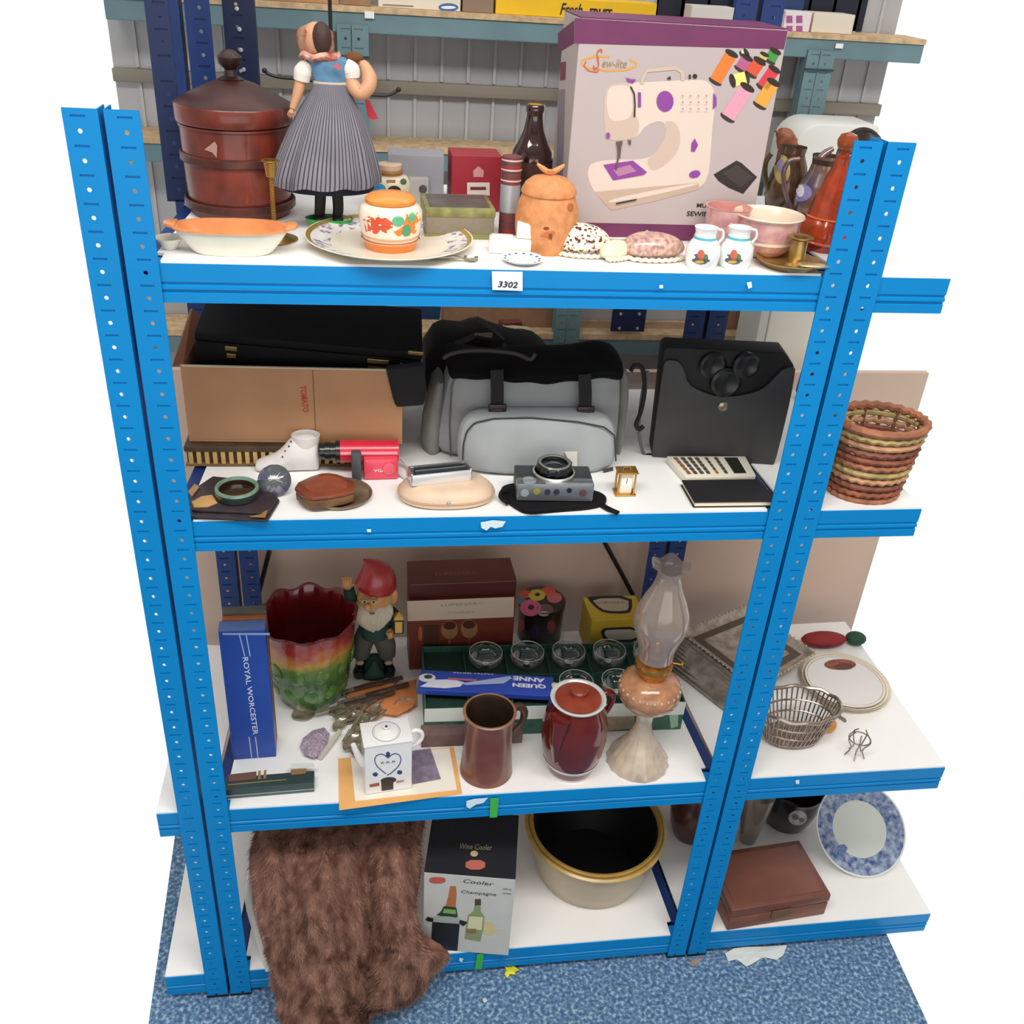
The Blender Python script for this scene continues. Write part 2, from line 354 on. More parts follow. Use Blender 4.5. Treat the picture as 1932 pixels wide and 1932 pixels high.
def bay(xl, xr, xlr, xrr, label, mainb, posts=(1, 1), yb=.475, endL=None, endR=None):
    """one bay; endL / endR give, shelf by shelf, the x where the modelled stretch of a neighbouring bay stops (None: that shelf is not in view)"""
    t = thing('shelving_bay', label, 'shelving', ((xl+xr)/2, .25, 0), 0)
    if posts[0]:
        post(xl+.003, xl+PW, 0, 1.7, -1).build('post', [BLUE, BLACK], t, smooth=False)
        post(xlr+.003, xlr+PW-.002, yb+.002, 2.1, -1).build('post', [BLUE_SHADED, BLACK], t, smooth=False)
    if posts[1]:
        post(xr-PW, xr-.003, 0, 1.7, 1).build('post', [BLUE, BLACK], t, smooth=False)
        post(xrr-PW+.002, xrr-.003, yb+.002, 2.1, 1).build('post', [BLUE_SHADED, BLACK], t, smooth=False)
    for i, (z, h) in enumerate(zip(ZT, HB)):
        eL = endL[i] if endL else None; eR = endR[i] if endR else None
        if (endL and eL is None) or (endR and eR is None): continue
        xa_ = eL if endL else xl+PW-.012; xb_ = eR if endR else xr-PW+.012
        beam(xa_, xb_, .0035, z, h).build('beam', BLUE, t, smooth=False)
        m = MB(); m.box(eL if endL else max(xl, xlr)+PW-.01, eR if endR else min(xr, xrr)-PW+.01, yb-.012, yb, z-.03, z); m.build('beam', BLUE_SHADED, t, smooth=False, bevel=.001)
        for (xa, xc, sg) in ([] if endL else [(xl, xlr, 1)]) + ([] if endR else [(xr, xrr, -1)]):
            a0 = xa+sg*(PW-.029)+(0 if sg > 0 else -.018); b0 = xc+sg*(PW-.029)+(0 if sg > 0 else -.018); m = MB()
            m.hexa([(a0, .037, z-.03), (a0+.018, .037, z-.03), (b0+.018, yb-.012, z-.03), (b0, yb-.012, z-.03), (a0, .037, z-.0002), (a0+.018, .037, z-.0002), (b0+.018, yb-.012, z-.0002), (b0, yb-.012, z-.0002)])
            m.build('side_beam', BLUE_SHADED, t, smooth=False)
        zb = z+.0034; e = .0345; m = MB()
        if endL: L_ = [(eL, .0055, z), (eL, yb-.001, z)]
        else: L_ = [(xl+.0445, .0055, z), (xl+.0445, .037, z)] + ([(xl+e, .038, z), (xlr+e, yb-.001, z)] if mainb else [(xl-.010, .038, z), (xlr-.010, yb-.013, z)])
        if endR: R_ = [(eR, .0055, z), (eR, yb-.001, z)]
        else: R_ = [(xr-.0445, .0055, z), (xr-.0445, .037, z)] + ([(xr-e, .038, z), (xrr-e, yb-.001, z)] if mainb else [(xr+.010, .038, z), (xrr+.010, yb-.013, z)])
        m.prism(L_[:1]+R_+L_[1:][::-1], (0, 0, zb-z))
        m.build('shelf_board', BOARD, t, smooth=False)
    return t
XLR, XRR = .028, .948
b1 = bay(0, P, XLR, XRR, 'whole blue perforated steel shelving bay in the middle with four white shelves', True)
b2 = bay(-P, 0, -.92, XLR-.002, 'blue steel shelving bay at the left edge, only its right posts and shelf ends showing', False, posts=(0, 1), endL=[None, None, -.08, -.12])
b3 = bay(P, 2*P, XRR+.002, 1.9, 'blue steel shelving bay on the right beyond the double post', False, posts=(1, 0), endR=[1.12, 1.19, 1.42, 1.53])

# ------------------------------------------------------------------ teal rack standing behind
YR = .85
def zat(px, py, Y): return at(px, py, Y).z
rack = t = thing('storage_rack', 'grey-green steel rack standing behind the blue shelves with boxes on top', 'shelving', (.75, YR+.2, 0))
zt = zat(760, 28, YR); zb = zt-.034
for (nm, za, zc) in (('beam', zt-.036, zt),):
    m = MB(); m.box(-.17, 1.46, YR, YR+.03, za, zc); m.build(nm, TEAL, t, smooth=False, bevel=.002)
    m = MB(); m.box(-.17, 1.46, YR-.004, YR+.095, zc, zc+.010); m.build('shelf_board', CHIP, t, smooth=False)
    m = MB(); m.box(-.17, 1.46, YR+.03, YR+.095, za-.002, za+.006); m.build('shelf_shade', mat('#3a322c', .9), t, smooth=False)  # dark sheet standing in for the shadow below this shelf
z2 = zat(830, 290, YR)
m = MB(); m.box(-.17, 1.46, YR-.004, YR+.095, z2, z2+.013); m.build('shelf_board', CHIP, t, smooth=False)
m = MB(); m.box(-.17, 1.46, YR, YR+.03, z2-.036, z2); m.build('beam', TEAL, t, smooth=False, bevel=.002)
z3 = 1.10
m = MB(); m.box(-.17, 1.46, YR-.004, YR+.095, z3, z3+.013); m.build('shelf_board', CHIP, t, smooth=False)
m = MB(); m.box(-.17, 1.46, YR, YR+.03, z3-.04, z3); m.build('beam', TEAL, t, smooth=False, bevel=.002)
for x in (.283, .757, 1.236):
    for s in (-1, 1):
        mb = post(x-.002 if s > 0 else x-.03, x+.03 if s > 0 else x-.004, YR-.006, zt+.0 if x < 1 else zt-.02, s); mb.build('post', [TEAL, BLACK], t, smooth=False)
    for zz in ((zt-.075, z2-.02) if x < 1.2 else (zt-.055,)):
        m = MB(); m.box(x-.031, x+.031, YR-.011, YR-.006, zz-.004, zz); m.build('bracket', mat('#2d4048', .6), t, smooth=False)
m = MB(); q = at(697, 28, YR-.004); m.box(q.x-.009, q.x+.009, YR-.0065, YR-.0045, q.z-.006, q.z+.006); m.build('price_label', WHITE, t, smooth=False)
q = at(1583, 86, YR-.004); m = MB(); m.box(q.x-.008, q.x+.008, YR-.0065, YR-.0045, q.z-.005, q.z+.004); m.build('price_label', WHITE, t, smooth=False)
ZR = zt+.010
# dark blue uprights behind, perforated
t = thing('dark_post', 'dark navy perforated upright standing just behind the left rear posts', 'post', (.1, .6, 0))
post(.075, .125, .58, 2.3, 1).build('upright', [mat('#101f45', .5), BLACK], t, smooth=False)
BOLT = mat('#c9ced6', .35, .6)
def bolts(par, pts, Y):
    for (x, y) in pts:
        q = at(x, y, Y); m = MB(); m.lathe((0, 0, 0), [(.0035, 0), (.0035, .003), (.0001, .0035)], 8, M=Matrix.Translation(q) @ Matrix.Rotation(PI/2, 4, 'X')); m.build('bolt', BOLT, par)
bolts(t, [(447, 16), (452, 55), (455, 94), (460, 131)], .579)
xa, xb = at(316, 380, .30).x, at(357, 380, .30).x; t2 = thing('dark_post', 'navy perforated upright at the left edge just beside the leather bin', 'post', (xa, .3, SA))
pq = post(xa, xb, .30, 2.3, -1)
bm_keep = [f for f in range(len(pq.f)) if min(pq.v[i].z for i in pq.f[f]) >= 0]
for v in pq.v: v.z = max(v.z, SA+.001)
pq.build('upright', [mat('#12244e', .5), BLACK], t2, smooth=False)
# a wide navy rack end behind the sewing machine box
t = thing('rack_frame', 'dark navy rack frame rising behind the boxes at the top right', 'shelving', (1.3, 1.0, ZR))
m = MB(); q = at(1236, 30, .944); m.box(q.x, 1.36, .944, .949, ZR+.002, 2.4); m.build('panel', mat('#10182c', .6), t, smooth=False)
q = at(1485, 30, .93); m = MB(); m.box(q.x-.06, q.x+.03, .925, .943, ZR+.001, 2.4); m.build('upright', mat('#173766', .5), t, smooth=False)
q = at(1405, 30, .93); m = MB(); m.box(q.x-.03, q.x+.02, .925, .943, ZR+.001, 2.4); m.build('upright', mat('#13305c', .5), t, smooth=False)
m = MB(); a = at(1160, 560, YR-.008); b = at(1215, 626, YR-.008); m.box(a.x, b.x, YR-.008, YR-.001, b.z, z2-.01); m.build('bolt_plate', mat('#101f45', .5), rack, smooth=False, bevel=.001)
bolts(rack, [(1171, 592), (1206, 592), (1168, 619), (1202, 619)], YR-.009)
# ================================================================== objects, from the top shelf down
def cv(k, pts):
    x0, y0, sx, sy = {'c1': (320, 0, .25882, .25882), 'c2': (680, 0, .25882, .25882), 'c3': (1020, 0, .31056, .31056), 'c4': (320, 400, .31056, .31056), 'c5': (880, 380, .38302, .38323),
        'b1': (320, 570, .2588, .2588), 'b2': (720, 570, .26915, .26908), 'b3': (1120, 570, .2588, .2588), 'd1': (320, 1020, .2795, .2795), 'd2': (720, 1020, .27957, .27957),
        'd3': (1120, 1020, .2795, .2795), 'e1': (320, 1480, .3002, .3001), 'e2': (760, 1480, .2588, .2588), 'e3': (1160, 1480, .2381, .2381)}[k]
    return [(x0+x*sx, y0+y*sy) for x, y in pts]
def turned(name, label, cat, px, bottom, z, prof, m, part='body', group=None, n=36, fn=None, cap1=False, **k):
    """a turned body standing on a shelf; returns thing, centre, MB, (r, z) list"""
    c, pr = pprof(px, bottom, z, prof, k.pop('hw0', None)); c.z = z
    t = thing(name, label, cat, c, 0, group); b = MB(); b.lathe(c, pr, n, fn=fn, cap1=cap1); o = b.build(part, m, t, **k); return t, c, b, pr, o
def cbox(name, label, cat, z, fl, fr, tl, depth, m, part='carton', bevel=.0012, group=None, mats=None):
    c8, u, n, h = boxcorners(z, fl, fr, tl, depth)
    t = thing(name, label, cat, (c8[0]+c8[2])/2, rzof(u), group); b = MB(); b.hexa(c8); o = b.build(part, m, t, smooth=False, bevel=bevel); return t, c8, u, n, h, b, o
def arc(c, r, a0, a1, n=12, ax=(1, 0, 0), ay=(0, 0, 1), ry=None):
    ry = ry or r; return [V(c)+V(ax)*(r*math.cos(math.radians(a0+(a1-a0)*i/(n-1))))+V(ay)*(ry*math.sin(math.radians(a0+(a1-a0)*i/(n-1)))) for i in range(n)]
def thickprof(pr, wall, bottom=.003):
    """outer profile -> open vessel with an inside wall"""
    return pr + [(max(1e-4, r-wall), z-(.0004 if i == 0 else 0)) for i, (r, z) in enumerate(reversed(pr[1:]))] + [(1e-4, max(bottom, .001))]
# -- leather bin
LEA = mat('#6e2a1c', .38, var=.35, scale=22, bump=.25, coat=.3); LEAD = mat('#4b2018', .4, var=.4, scale=40, bump=.4)
t, c, b, pr, o = turned('lidded_bin', 'tall red-brown leather lidded bin with conical lid at the left end of the top shelf', 'bin', 456, 420, SA,
    [(90, 405), (96, 340), (99, 280), (101, 236), (104, 234), (104, 230), (100, 228)], LEA, cap1=True, n=48)
r1 = pr[-1][0]; z1 = pr[-1][1]; zt = at(456, 190, c.y).z-SA
m = MB(); m.lathe(c, [(r1+.001, z1), (r1+.0045, z1+.0005), (r1+.0045, zt-.002), (r1+.002, zt), (r1*.8, zt+.009), (r1*.45, zt+.022), (r1*.2, zt+.028), (r1*.14, zt+.03)], 48, cap1=True)
mr = MB(); mr.lathe(c, [(r1+.0046, z1+.001), (r1+.0058, z1+.003), (r1+.0058, zt-.004), (r1+.0046, zt-.002)], 48, cap0=False); mr.build('rim_band', LEA, t); lid = m.build('lid', mat('#3a1710', .4, var=.3, scale=22, bump=.25), t)
m = MB(); m.lathe(c+V((0, 0, zt+.028)), [(.018, 0), (.010, .004), (.008, .012), (.016, .02), (.017, .028), (.008, .036), (.0001, .038)], 20); m.build('knob', mat('#2a130e', .4, bump=.3), lid)
for yy in (300, 385):
    m = MB(); zz = at(456, yy, c.y).z-SA; rr = mp(c)*99.4; m.lathe(c, [(rr*.985, zz), (rr+.0012, zz+.002), (rr+.0012, zz+.011), (rr*.985, zz+.013)], 48, cap0=False); m.build('band', LEAD, t)
decal(t, 'worn_patch', b, [(mat('#a98474', .7), cv('c1', [(255, 1090), (330, 1030), (350, 1060), (345, 1150), (310, 1110)]))], off=.0008)
# -- brass candlestick with twisted stem
c = on(519, 452, SA); s = mp(c); t = thing('candlestick', 'brass candlestick with twisted stem in front of the leather bin', 'candlestick', c)
BR = mat('#b08d4a', .3, .85, var=.15, scale=30, bump=.1)
z_ = lambda y: at(516, y, c.y).z-SA
m = MB(); m.lathe(c, [(.030, 0), (.031, .002), (.026, .004), (.012, .009), (.005, .016), (.004, .02)], 28, cap1=True); m.build('foot', BR, t)
R = []
for i in range(60):
    zz = .016+(z_(335)-.016)*i/59; a = i*.55; R.append([c+V((s*(4.6 if j % 2 else 3.0)*math.cos(a+j*PI/4), s*(4.6 if j % 2 else 3.0)*math.sin(a+j*PI/4), zz)) for j in range(8)])
m = MB(); m.rings(R, True, True, True); m.build('stem', BR, t, smooth=False)
m = MB(); z0 = z_(336); z1 = z_(302); m.lathe(c, [(s*5, z0), (s*9, z0+.002), (s*10.5, (z0+z1)/2), (s*12, z1-.003), (s*16, z1-.001), (s*16, z1), (s*10, z1), (s*9, z0+.006), (.0001, z0+.005)], 24); m.build('cup', BR, t)
# -- casserole
c = on(441, 474, SA); s = mp(c); t = thing('oven_dish', 'cream stoneware oven dish with orange inside, front left of the top shelf', 'dish', c)
h = at(441, 427, c.y).z-SA
def oval(rx, ry, z, n=40, p=2.6):
    out = []
    for j in range(n):
        a = 2*PI*j/n; cx, sy = math.cos(a), math.sin(a); out.append(c+V((rx*math.copysign(abs(cx)**(2/p), cx), ry*math.copysign(abs(sy)**(2/p), sy), z)))
    return out
CRM = mat('#e9e7d8', .3, coat=.3, var=.03); ORG = mat('#e0935a', .35, coat=.3, var=.12)
w = s*107; d = w*.52
m = MB(); m.rings([oval(w*.64, d*.62, 0), oval(w*.68, d*.66, .002), oval(w*.84, d*.82, h*.5), oval(w*.93, d*.93, h*.8), oval(w*.955, d*.96, h*.97)], True, True, False); m.build('dish', CRM, t)
m = MB(); m.rings([oval(w*.952, d*.955, h*.96), oval(w*1.0, d*1.01, h*.97), oval(w*1.0, d*1.01, h*1.02), oval(w*.9, d*.88, h*1.02), oval(w*.82, d*.79, h*.5), oval(w*.64, d*.6, .004)], True, False, True); m.build('rim', ORG, t, label='orange glazed rim and inside')
for sg in (-1, 1):
    m = MB(); q = [c+V((sg*(w*.93), -d*.45, h*.97)), c+V((sg*w*1.10, -d*.3, h*1.0)), c+V((sg*w*1.14, 0, h*1.0)), c+V((sg*w*1.10, d*.3, h*1.0)), c+V((sg*(w*.93), d*.45, h*.97))]
    m.prism(q, (0, 0, .005)); m.build('handle', ORG, t, bevel=.0015)
# -- small white dish at the far left
c = on(326, 462, SA); t, c, b, pr, o = turned('small_dish', 'small white dish at the very left end behind the oven dish', 'dish', 322, 472, SA, [(12, 466), (20, 456), (27, 447)], CRM)
# -- green stand and doll
c = on(622, 428, SA); Yd = c.y; s = mp(c)
g = thing('green_dish', 'bright green oval dish with tan inside under the doll', 'dish', c); GRN = mat('#2f9a3c', .35, coat=.3, var=.2, scale=60)
m = MB(); m.lathe(c, [(s*34, 0), (s*41, .004), (s*45, .013), (s*43, .0135), (s*38, .006), (s*30, .0045)], 36, sy=.62); m.build('bowl', GRN, g)
m = MB(); m.lathe(c+V((0, 0, .0035)), [(s*36, 0), (s*36, .0022), (.0001, .003)], 30, sy=.62); m.build('inside', mat('#b58f6a', .6), g)
doll = thing('costume_doll', 'Dutch costume doll in striped skirt and blue bodice standing on a green dish', 'doll', c+V((0, 0, .007)))
D = lambda x, y, dy=0: at(x, y, Yd+dy)
SKIN = mat('#c99672', .5, var=.06); z0 = SA+.007
BK = mat('#14151b', .6)
for x, x2 in ((603, 606), (637, 633)):
    m = MB(); a = D(x, 412); a.z = z0+.004; m.tube([a+V((0, 0, .004)), D(x+1, 385), D(x2, 330)], [s*9.5, s*10, s*11], 12); m.build('leg', mat('#22201f', .7), doll)
    m = MB(); m.ball(a+V((0, -s*5, .001)), (s*11, s*18, s*8), 14, 8); m.build('clog', BK, doll)
# skirt: stripes are alternate strips
N = 228; R = []
for k, (hw, y, cx) in enumerate([(29, 157, 624), (34, 172, 623), (52, 205, 622), (67, 240, 620), (80, 275, 618), (90, 305, 616), (97, 330, 615), (98, 343, 614)]):
    q = D(cx, y); ring = []
    for j in range(N):
        a = 2*PI*j/N; f = 1+min(1, k/4)*(.035*math.sin(a*9+.6)+.02*math.sin(a*17)) ; ring.append(q+V((hw*s*f*math.cos(a), hw*s*f*math.sin(a)*.72, (.002*math.sin(a*9) if k == 7 else 0)+(-s*6*max(0, -math.cos(a)) if k == 7 else 0))))
    R.append(ring)
m = MB(); m.rings(R, True, True, False); NR = len(R)
m.m = [((j % N) % 3 == 0)*1 for j in range((NR-1)*N)]+[0]; R2 = [[p+(R[7][0]*0) for p in R[7]]]
skirt = m.build('skirt', [mat('#7e7d88', .9, var=.1, scale=25), mat('#453c44', .9)], doll)
m = MB(); q = D(617, 343); m.lathe(V((q.x, q.y, q.z)), [(s*84, -.009), (s*90, .004), (s*60, .02)], 40, sy=.72); m.build('petticoat', mat('#161c2e', .9), doll)
# bodice, sleeves, arms, head
m = MB(); R = []
for (hw, y, cx) in [(30, 160, 624), (29, 150, 624), (32, 130, 620), (37, 115, 618), (33, 107, 616), (14, 102, 612)]:
    q = D(cx, y); R.append([q+V((hw*s*math.cos(2*PI*j/24), hw*s*.6*math.sin(2*PI*j/24), 0)) for j in range(24)])
m.rings(R, True, True, True); bod = m.build('bodice', mat('#5b87a6', .85, var=.12, scale=80, bump=.3), doll)
m = MB(); q = D(624, 155); m.lathe(q, [(s*30.5, -s*4), (s*31, 0), (s*30.5, s*2)], 24, sy=.62); m.build('waistband', mat('#c8b8a8', .8), doll)
for (pts, ) in (([(583, 118), (572, 135), (569, 152)],), ([(650, 120), (662, 132), (664, 146)],)):
    m = MB(); m.tube([D(*p) for p in pts], [s*11, s*16, s*14], 14); m.build('sleeve', mat('#e6ddd2', .9, bump=.3), doll)
def hand(par, p, dr, up, s_, m):
    mb = MB(); dr = V(dr).normalized(); sd = dr.cross(V(up)).normalized()
    mb.tube([p, p+dr*s_*8], [s_*4.5, s_*6], 10)
    for k in range(4): mb.tube([p+dr*s_*7+sd*s_*(k*3-4.5), p+dr*s_*(13+(1 if k in (1, 2) else 0))+sd*s_*(k*3.2-4.8), p+dr*s_*(16+(2 if k in (1, 2) else 0))+sd*s_*(k*3-4.5)-V(up)*s_*2], [s_*1.7, s_*1.5, s_*1.0], 6)
    mb.tube([p+dr*s_*3-sd*s_*5, p+dr*s_*8-sd*s_*9], [s_*1.8, s_*1.2], 6); return mb.build('hand', m, par)
m = MB(); m.tube([D(568, 148), D(562, 175, -.004), D(552, 205, -.008)], [s*10, s*9, s*6], 12); m.build('arm', SKIN, doll); hand(doll, D(552, 205, -.008), (D(545, 225)-D(552, 205)), (0, -1, 0), s*.9, SKIN)
m = MB(); m.tube([D(660, 146), D(668, 165, -.004), D(680, 176, -.008), D(694, 165, -.006), D(697, 148, 0), D(690, 128, .004), D(682, 118, .006)], [s*12, s*13, s*12, s*13, s*14, s*10, s*7], 12); m.build('arm', SKIN, doll); hand(doll, D(684, 120, .005), (D(672, 106)-D(684, 120)), (0, -1, 0), s*.9, SKIN)
m = MB(); m.ball(D(597, 76), (s*25, s*23, s*29), 22, 16); head = m.build('head', SKIN, doll)
m = MB(); m.tube([D(602, 108), D(600, 94)], [s*13, s*11], 12); m.build('neck', SKIN, doll)
m = MB()
R = []
for k in range(9):
    a = k/8; hw = [8, 22, 29, 31, 31, 31, 30, 29, 26][k]; y = 44+a*60; q = D(595+a*4-2, y, .004); R.append([q+V((hw*s*math.cos(2*PI*j/28)*(1+.06*math.sin(j*2.1+k)), hw*s*.9*math.sin(2*PI*j/28)+.002, 0)) for j in range(28)])
m.rings(R, True, True, True); m.build('headscarf', mat('#b08a6c', .9, var=.5, scale=70, col2='#8d4a3e', bump=.4), doll)
m = MB(); m.ball(D(607, 72, -.010), (s*17, s*20, s*26), 16, 10); m.build('hair', mat('#3f2620', .6, bump=.6, scale=120, stretch=(4, 4, .6)), doll)
m = MB(); R = []
for (hw, y) in [(34, 98), (37, 106), (32, 112)]:
    q = D(604, y, -.002); R.append([q+V((hw*s*math.cos(2*PI*j/20), hw*s*.7*math.sin(2*PI*j/20), s*3*math.sin(j*1.7))) for j in range(20)])
m.rings(R, True, True, True); m.build('scarf_end', mat('#a8493f', .9, var=.4, scale=80, col2='#d9b8a2'), doll)
m = MB(); q = [D(634, 118, -.024), D(645, 128, -.024), D(640, 133, -.024), D(628, 124, -.024)]; m.prism(q, (0, .003, 0)); m.build('flower', mat('#c0606a', .8), doll)
m = MB(); m.ball(D(668, 108, .006), (s*17, s*12, s*9), 14, 8); m.build('hat', mat('#6b4326', .9, bump=.8, scale=120), doll)
m = MB(); m.prism([D(688, 186, .02), D(697, 190, .02), D(714, 224, .02), D(703, 226, .02), D(694, 222, .02)], (0, .002, 0)); m.build('ribbon', mat('#c23a4b', .8), doll)
# -- black hook rail
t = thing('hook_rod', 'thin black metal rod with curled cross arms hanging behind the doll', 'hook', D(622, 150, .12))
Z = lambda x, y: at(x, y, Yd+.13)
m = MB(); m.tube([Z(620, -60), Z(624, 60), Z(628, 165)], .0028, 8); m.build('rod', BLACK, t)
for pts in ([(628, 165), (590, 152), (552, 148), (524, 145), (506, 139), (499, 133)], [(628, 165), (665, 178), (700, 179), (728, 180), (744, 175), (752, 169)]):
    m = MB(); m.tube([Z(*p) for p in pts], .0024, 8); m.ball(Z(*pts[-1]), .0038, 10, 6); m.build('arm', BLACK, t)
# -- patterned plate with ginger jar
PAT = lambda: vor('', [(0, '#6f7ba6'), (.25, '#b6a6b4'), (.42, '#e7e2dc')], 90, .25, warp=.01, coat=.4)
c = on(735, 463, SA); s = mp(c); t = thing('serving_plate', 'large cream plate with gold rim and blue sprigs, under the orange ginger jar', 'plate', c)
r = s*157
m = MB(); m.lathe(c, [(r*.6, 0), (r*.62, .0015), (r*.86, .007), (r, .0135), (r, .0145), (r*.985, .0145)], 56, cap0=True); b = m; m.build('plate', mat('#efe6d2', .25, coat=.4, var=.03), t)
m = MB(); m.lathe(c, [(r*.985, .0145), (r*.93, .0118)], 56, cap0=False); m.build('gold_rim', mat('#cfae62', .3, .6), t)
m = MB(); m.lathe(c, [(r*.93, .0118), (r*.70, .0042)], 56, cap0=False); m.build('sprig_border', PAT(), t, label='border of small blue sprigs')
m = MB(); m.lathe(c, [(r*.70, .0042), (r*.6, .003), (.0001, .003)], 56, cap0=False); m.build('well', mat('#ece3d0', .25, coat=.4), t)
za = SA+.0032
t, c, b, pr, o = turned('ginger_jar', 'orange and cream painted ginger jar standing on the patterned plate', 'jar', 737, 478, za,
    [(46, 468), (47, 462), (54, 440), (60, 410), (60, 395), (55, 386), (44, 380), (38, 378)], mat('#f0e2cc', .3, coat=.4, var=.05, scale=20), cap1=True)
L = [(r, z) for r, z in pr]
zb1 = at(737, 446, c.y).z-za; m = MB(); m.lathe(c, [(pr[0][0]+.0004, .0002), (s*52, zb1)], 36, cap0=False); m.build('orange_band', mat('#e8862e', .35, coat=.3), t)
for yy in (440, 449): m = MB(); zz = at(737, yy, c.y).z-za; m.lathe(c, [(s*53, zz-.001), (s*54.5, zz), (s*54, zz+.0012)], 36, cap0=False); m.build('ring', mat('#d9a07a', .4), t)
m = MB(); zz = pr[-1][1]; m.lathe(c, [(s*46, zz-.001), (s*46.5, zz+.003), (s*38, zz+.008), (s*20, zz+.011), (.0001, zz+.0115)], 36); m.build('lid', mat('#e98b34', .35, coat=.3, var=.1), t)
decal(t, 'painted_leaves', b, [(mat('#d2502c', .35, coat=.3), cv('c2', [(20, 1600), (60, 1575), (130, 1570), (190, 1590), (240, 1625), (235, 1660), (190, 1680), (195, 1700), (110, 1705), (40, 1690)])), (mat('#e8862e', .35), cv('c2', [(330, 1560), (420, 1545), (440, 1600), (400, 1700), (350, 1720), (270, 1720), (240, 1690), (310, 1650)])),
    (mat('#5fae84', .35), cv('c2', el(275, 1612, 45, 38))), (mat('#5fae84', .35), cv('c2', el(370, 1585, 24, 38, 20))), (mat('#4c9d74', .35), cv('c2', el(335, 1680, 30, 42, 15)))], ringed=True)
# -- teaspoon
def spoon(name, label, p0, p1, z, wpx=9, m=None, group=None):
    a = on(*p0, z); b_ = on(*p1, z); u = (b_-a).normalized(); n = V((-u.y, u.x, 0)); L_ = (b_-a).length; t = thing(name, label, 'spoon', a, 0, group)
    s_ = mp(a); bl = L_*.3; R = []
    m = m or mat('#9b9486', .3, .85, var=.2, scale=40)
    mb = MB(); R = []
    for k in range(9):
        q = k/8; wd = wpx*s_*math.sin(PI*min(.97, max(.03, q)))**.6; cc = a+u*(bl*q); R.append([cc+n*(wd*x)+V((0, 0, .0012+.005*x*x+.002*(q-.5)**2*4)) for x in (-1, -.5, 0, .5, 1)]+[cc+n*(wd*x)+V((0, 0, .0002+.005*x*x+.002*(q-.5)**2*4)) for x in (1, .5, 0, -.5, -1)])
    mb.rings(R, True, True, True); mb.build('bowl', m, t)
    mb = MB(); mb.ribbon([a+u*(bl*.98)+V((0, 0, .004)), a+u*(L_*.5)+V((0, 0, .006)), a+u*(L_*.8)+V((0, 0, .004)), b_+V((0, 0, .0025))], .004, .0018, side=n); mb.build('handle', m, t)
    return t
spoon('teaspoon', 'flat metal spoon half under the patterned plate edge', (902, 495), (812, 490), SA, 8)
# -- floral vase behind
t, c, b, pr, o = turned('ginger_vase', 'cream vase painted with blue and black flowers behind the ginger jar', 'vase', 735, 402, SA,
    [(32, 392), (37, 372), (40, 352), (39, 338), (33, 331), (24, 328)], mat('#d8cdb2', .35, coat=.3, var=.1, scale=20), cap1=True)
s = mp(c); zz = pr[-1][1]; m = MB(); m.lathe(c, [(s*24, zz), (s*25, at(735, 322, c.y).z-SA), (s*22, at(735, 318, c.y).z-SA)], 30, cap0=False); m.build('neck', mat('#94643c', .4), t)
m = MB(); m.lathe(c, [(s*22, at(735, 320, c.y).z-SA), (s*23, at(735, 309, c.y).z-SA), (s*20, at(735, 308, c.y).z-SA)], 30, cap0=False, cap1=True); m.build('cap', mat('#d2b49a', .5), t)
decal(t, 'painted_flowers', b, [(mat('#2a8fc8', .4), cv('c2', el(140, 1385, 48, 45))), (mat('#26201e', .4), cv('c2', el(245, 1395, 52, 42))), (mat('#3f5a3a', .4), cv('c2', el(312, 1325, 24, 22))), (mat('#8a5a34', .4), cv('c2', rc(190, 1312, 255, 1335))), (mat('#3f6a4a', .4), cv('c2', el(75, 1345, 18, 26)))], ringed=True)
# -- little grey box, grey and red boxes, tube
t, c8, u, n, h, b, o = cbox('small_box', 'small pale grey box beside the floral vase', 'box', SA, (772, 398), (808, 398), (772, 336), .05, mat('#a8a3a0', .6))
decal(t, 'printed_mark', b, [(mat('#4a4643', .6), cv('c2', el(455, 1380, 30, 32)))])
t, c8, u, n, h, b, o = cbox('grey_box', 'slate grey box standing at the back beside the red box', 'box', SA, (732, 392), (836, 396), (732, 290), .05, mat('#8f8f97', .6, var=.03))
t, c8, u, n, h, b, o = cbox('red_box', 'dark red gift box with small white label at the back of the top shelf', 'box', SA, (850, 398), (942, 400), (850, 292), .06, mat('#9a2430', .5, var=.05))
decal(t, 'printed_label', b, [(mat('#d8c8c4', .5), cv('c2', rc(778, 1330, 942, 1425))), (mat('#6a2a2e', .5), cv('c2', rc(800, 1362, 915, 1385))), (mat('#c98a8c', .5), cv('c2', [(860, 1210), (900, 1245), (895, 1290), (825, 1290), (820, 1245)]))])
tart = mat('#9c2b34', .6, var=.3, scale=60, stretch=(.3, .3, 3), col2='#4a4340')
t, c, b, pr, o = turned('card_tube', 'tall tartan card tube with silver middle between red box and bottle', 'tube', 958, 446, SA, [(18, 440), (19, 300), (19, 294)], tart, cap1=True, n=28)
m = MB(); s = mp(c); zA, zB_ = at(958, 398, c.y).z-SA, at(958, 346, c.y).z-SA; m.lathe(c, [(s*18.6, zA), (s*18.6, zB_)], 28, cap0=False)
m.v = [p for p in m.v]; m.build('silver_band', mat('#aeb2b8', .35, .3), t)
for yy in (300, 318, 338): m = MB(); zz = at(958, yy, c.y).z-SA; m.lathe(c, [(s*19.2, zz-.0012), (s*19.2, zz+.0012)], 28, cap0=False); m.build('stripe', mat('#d7b9b0', .5), t)
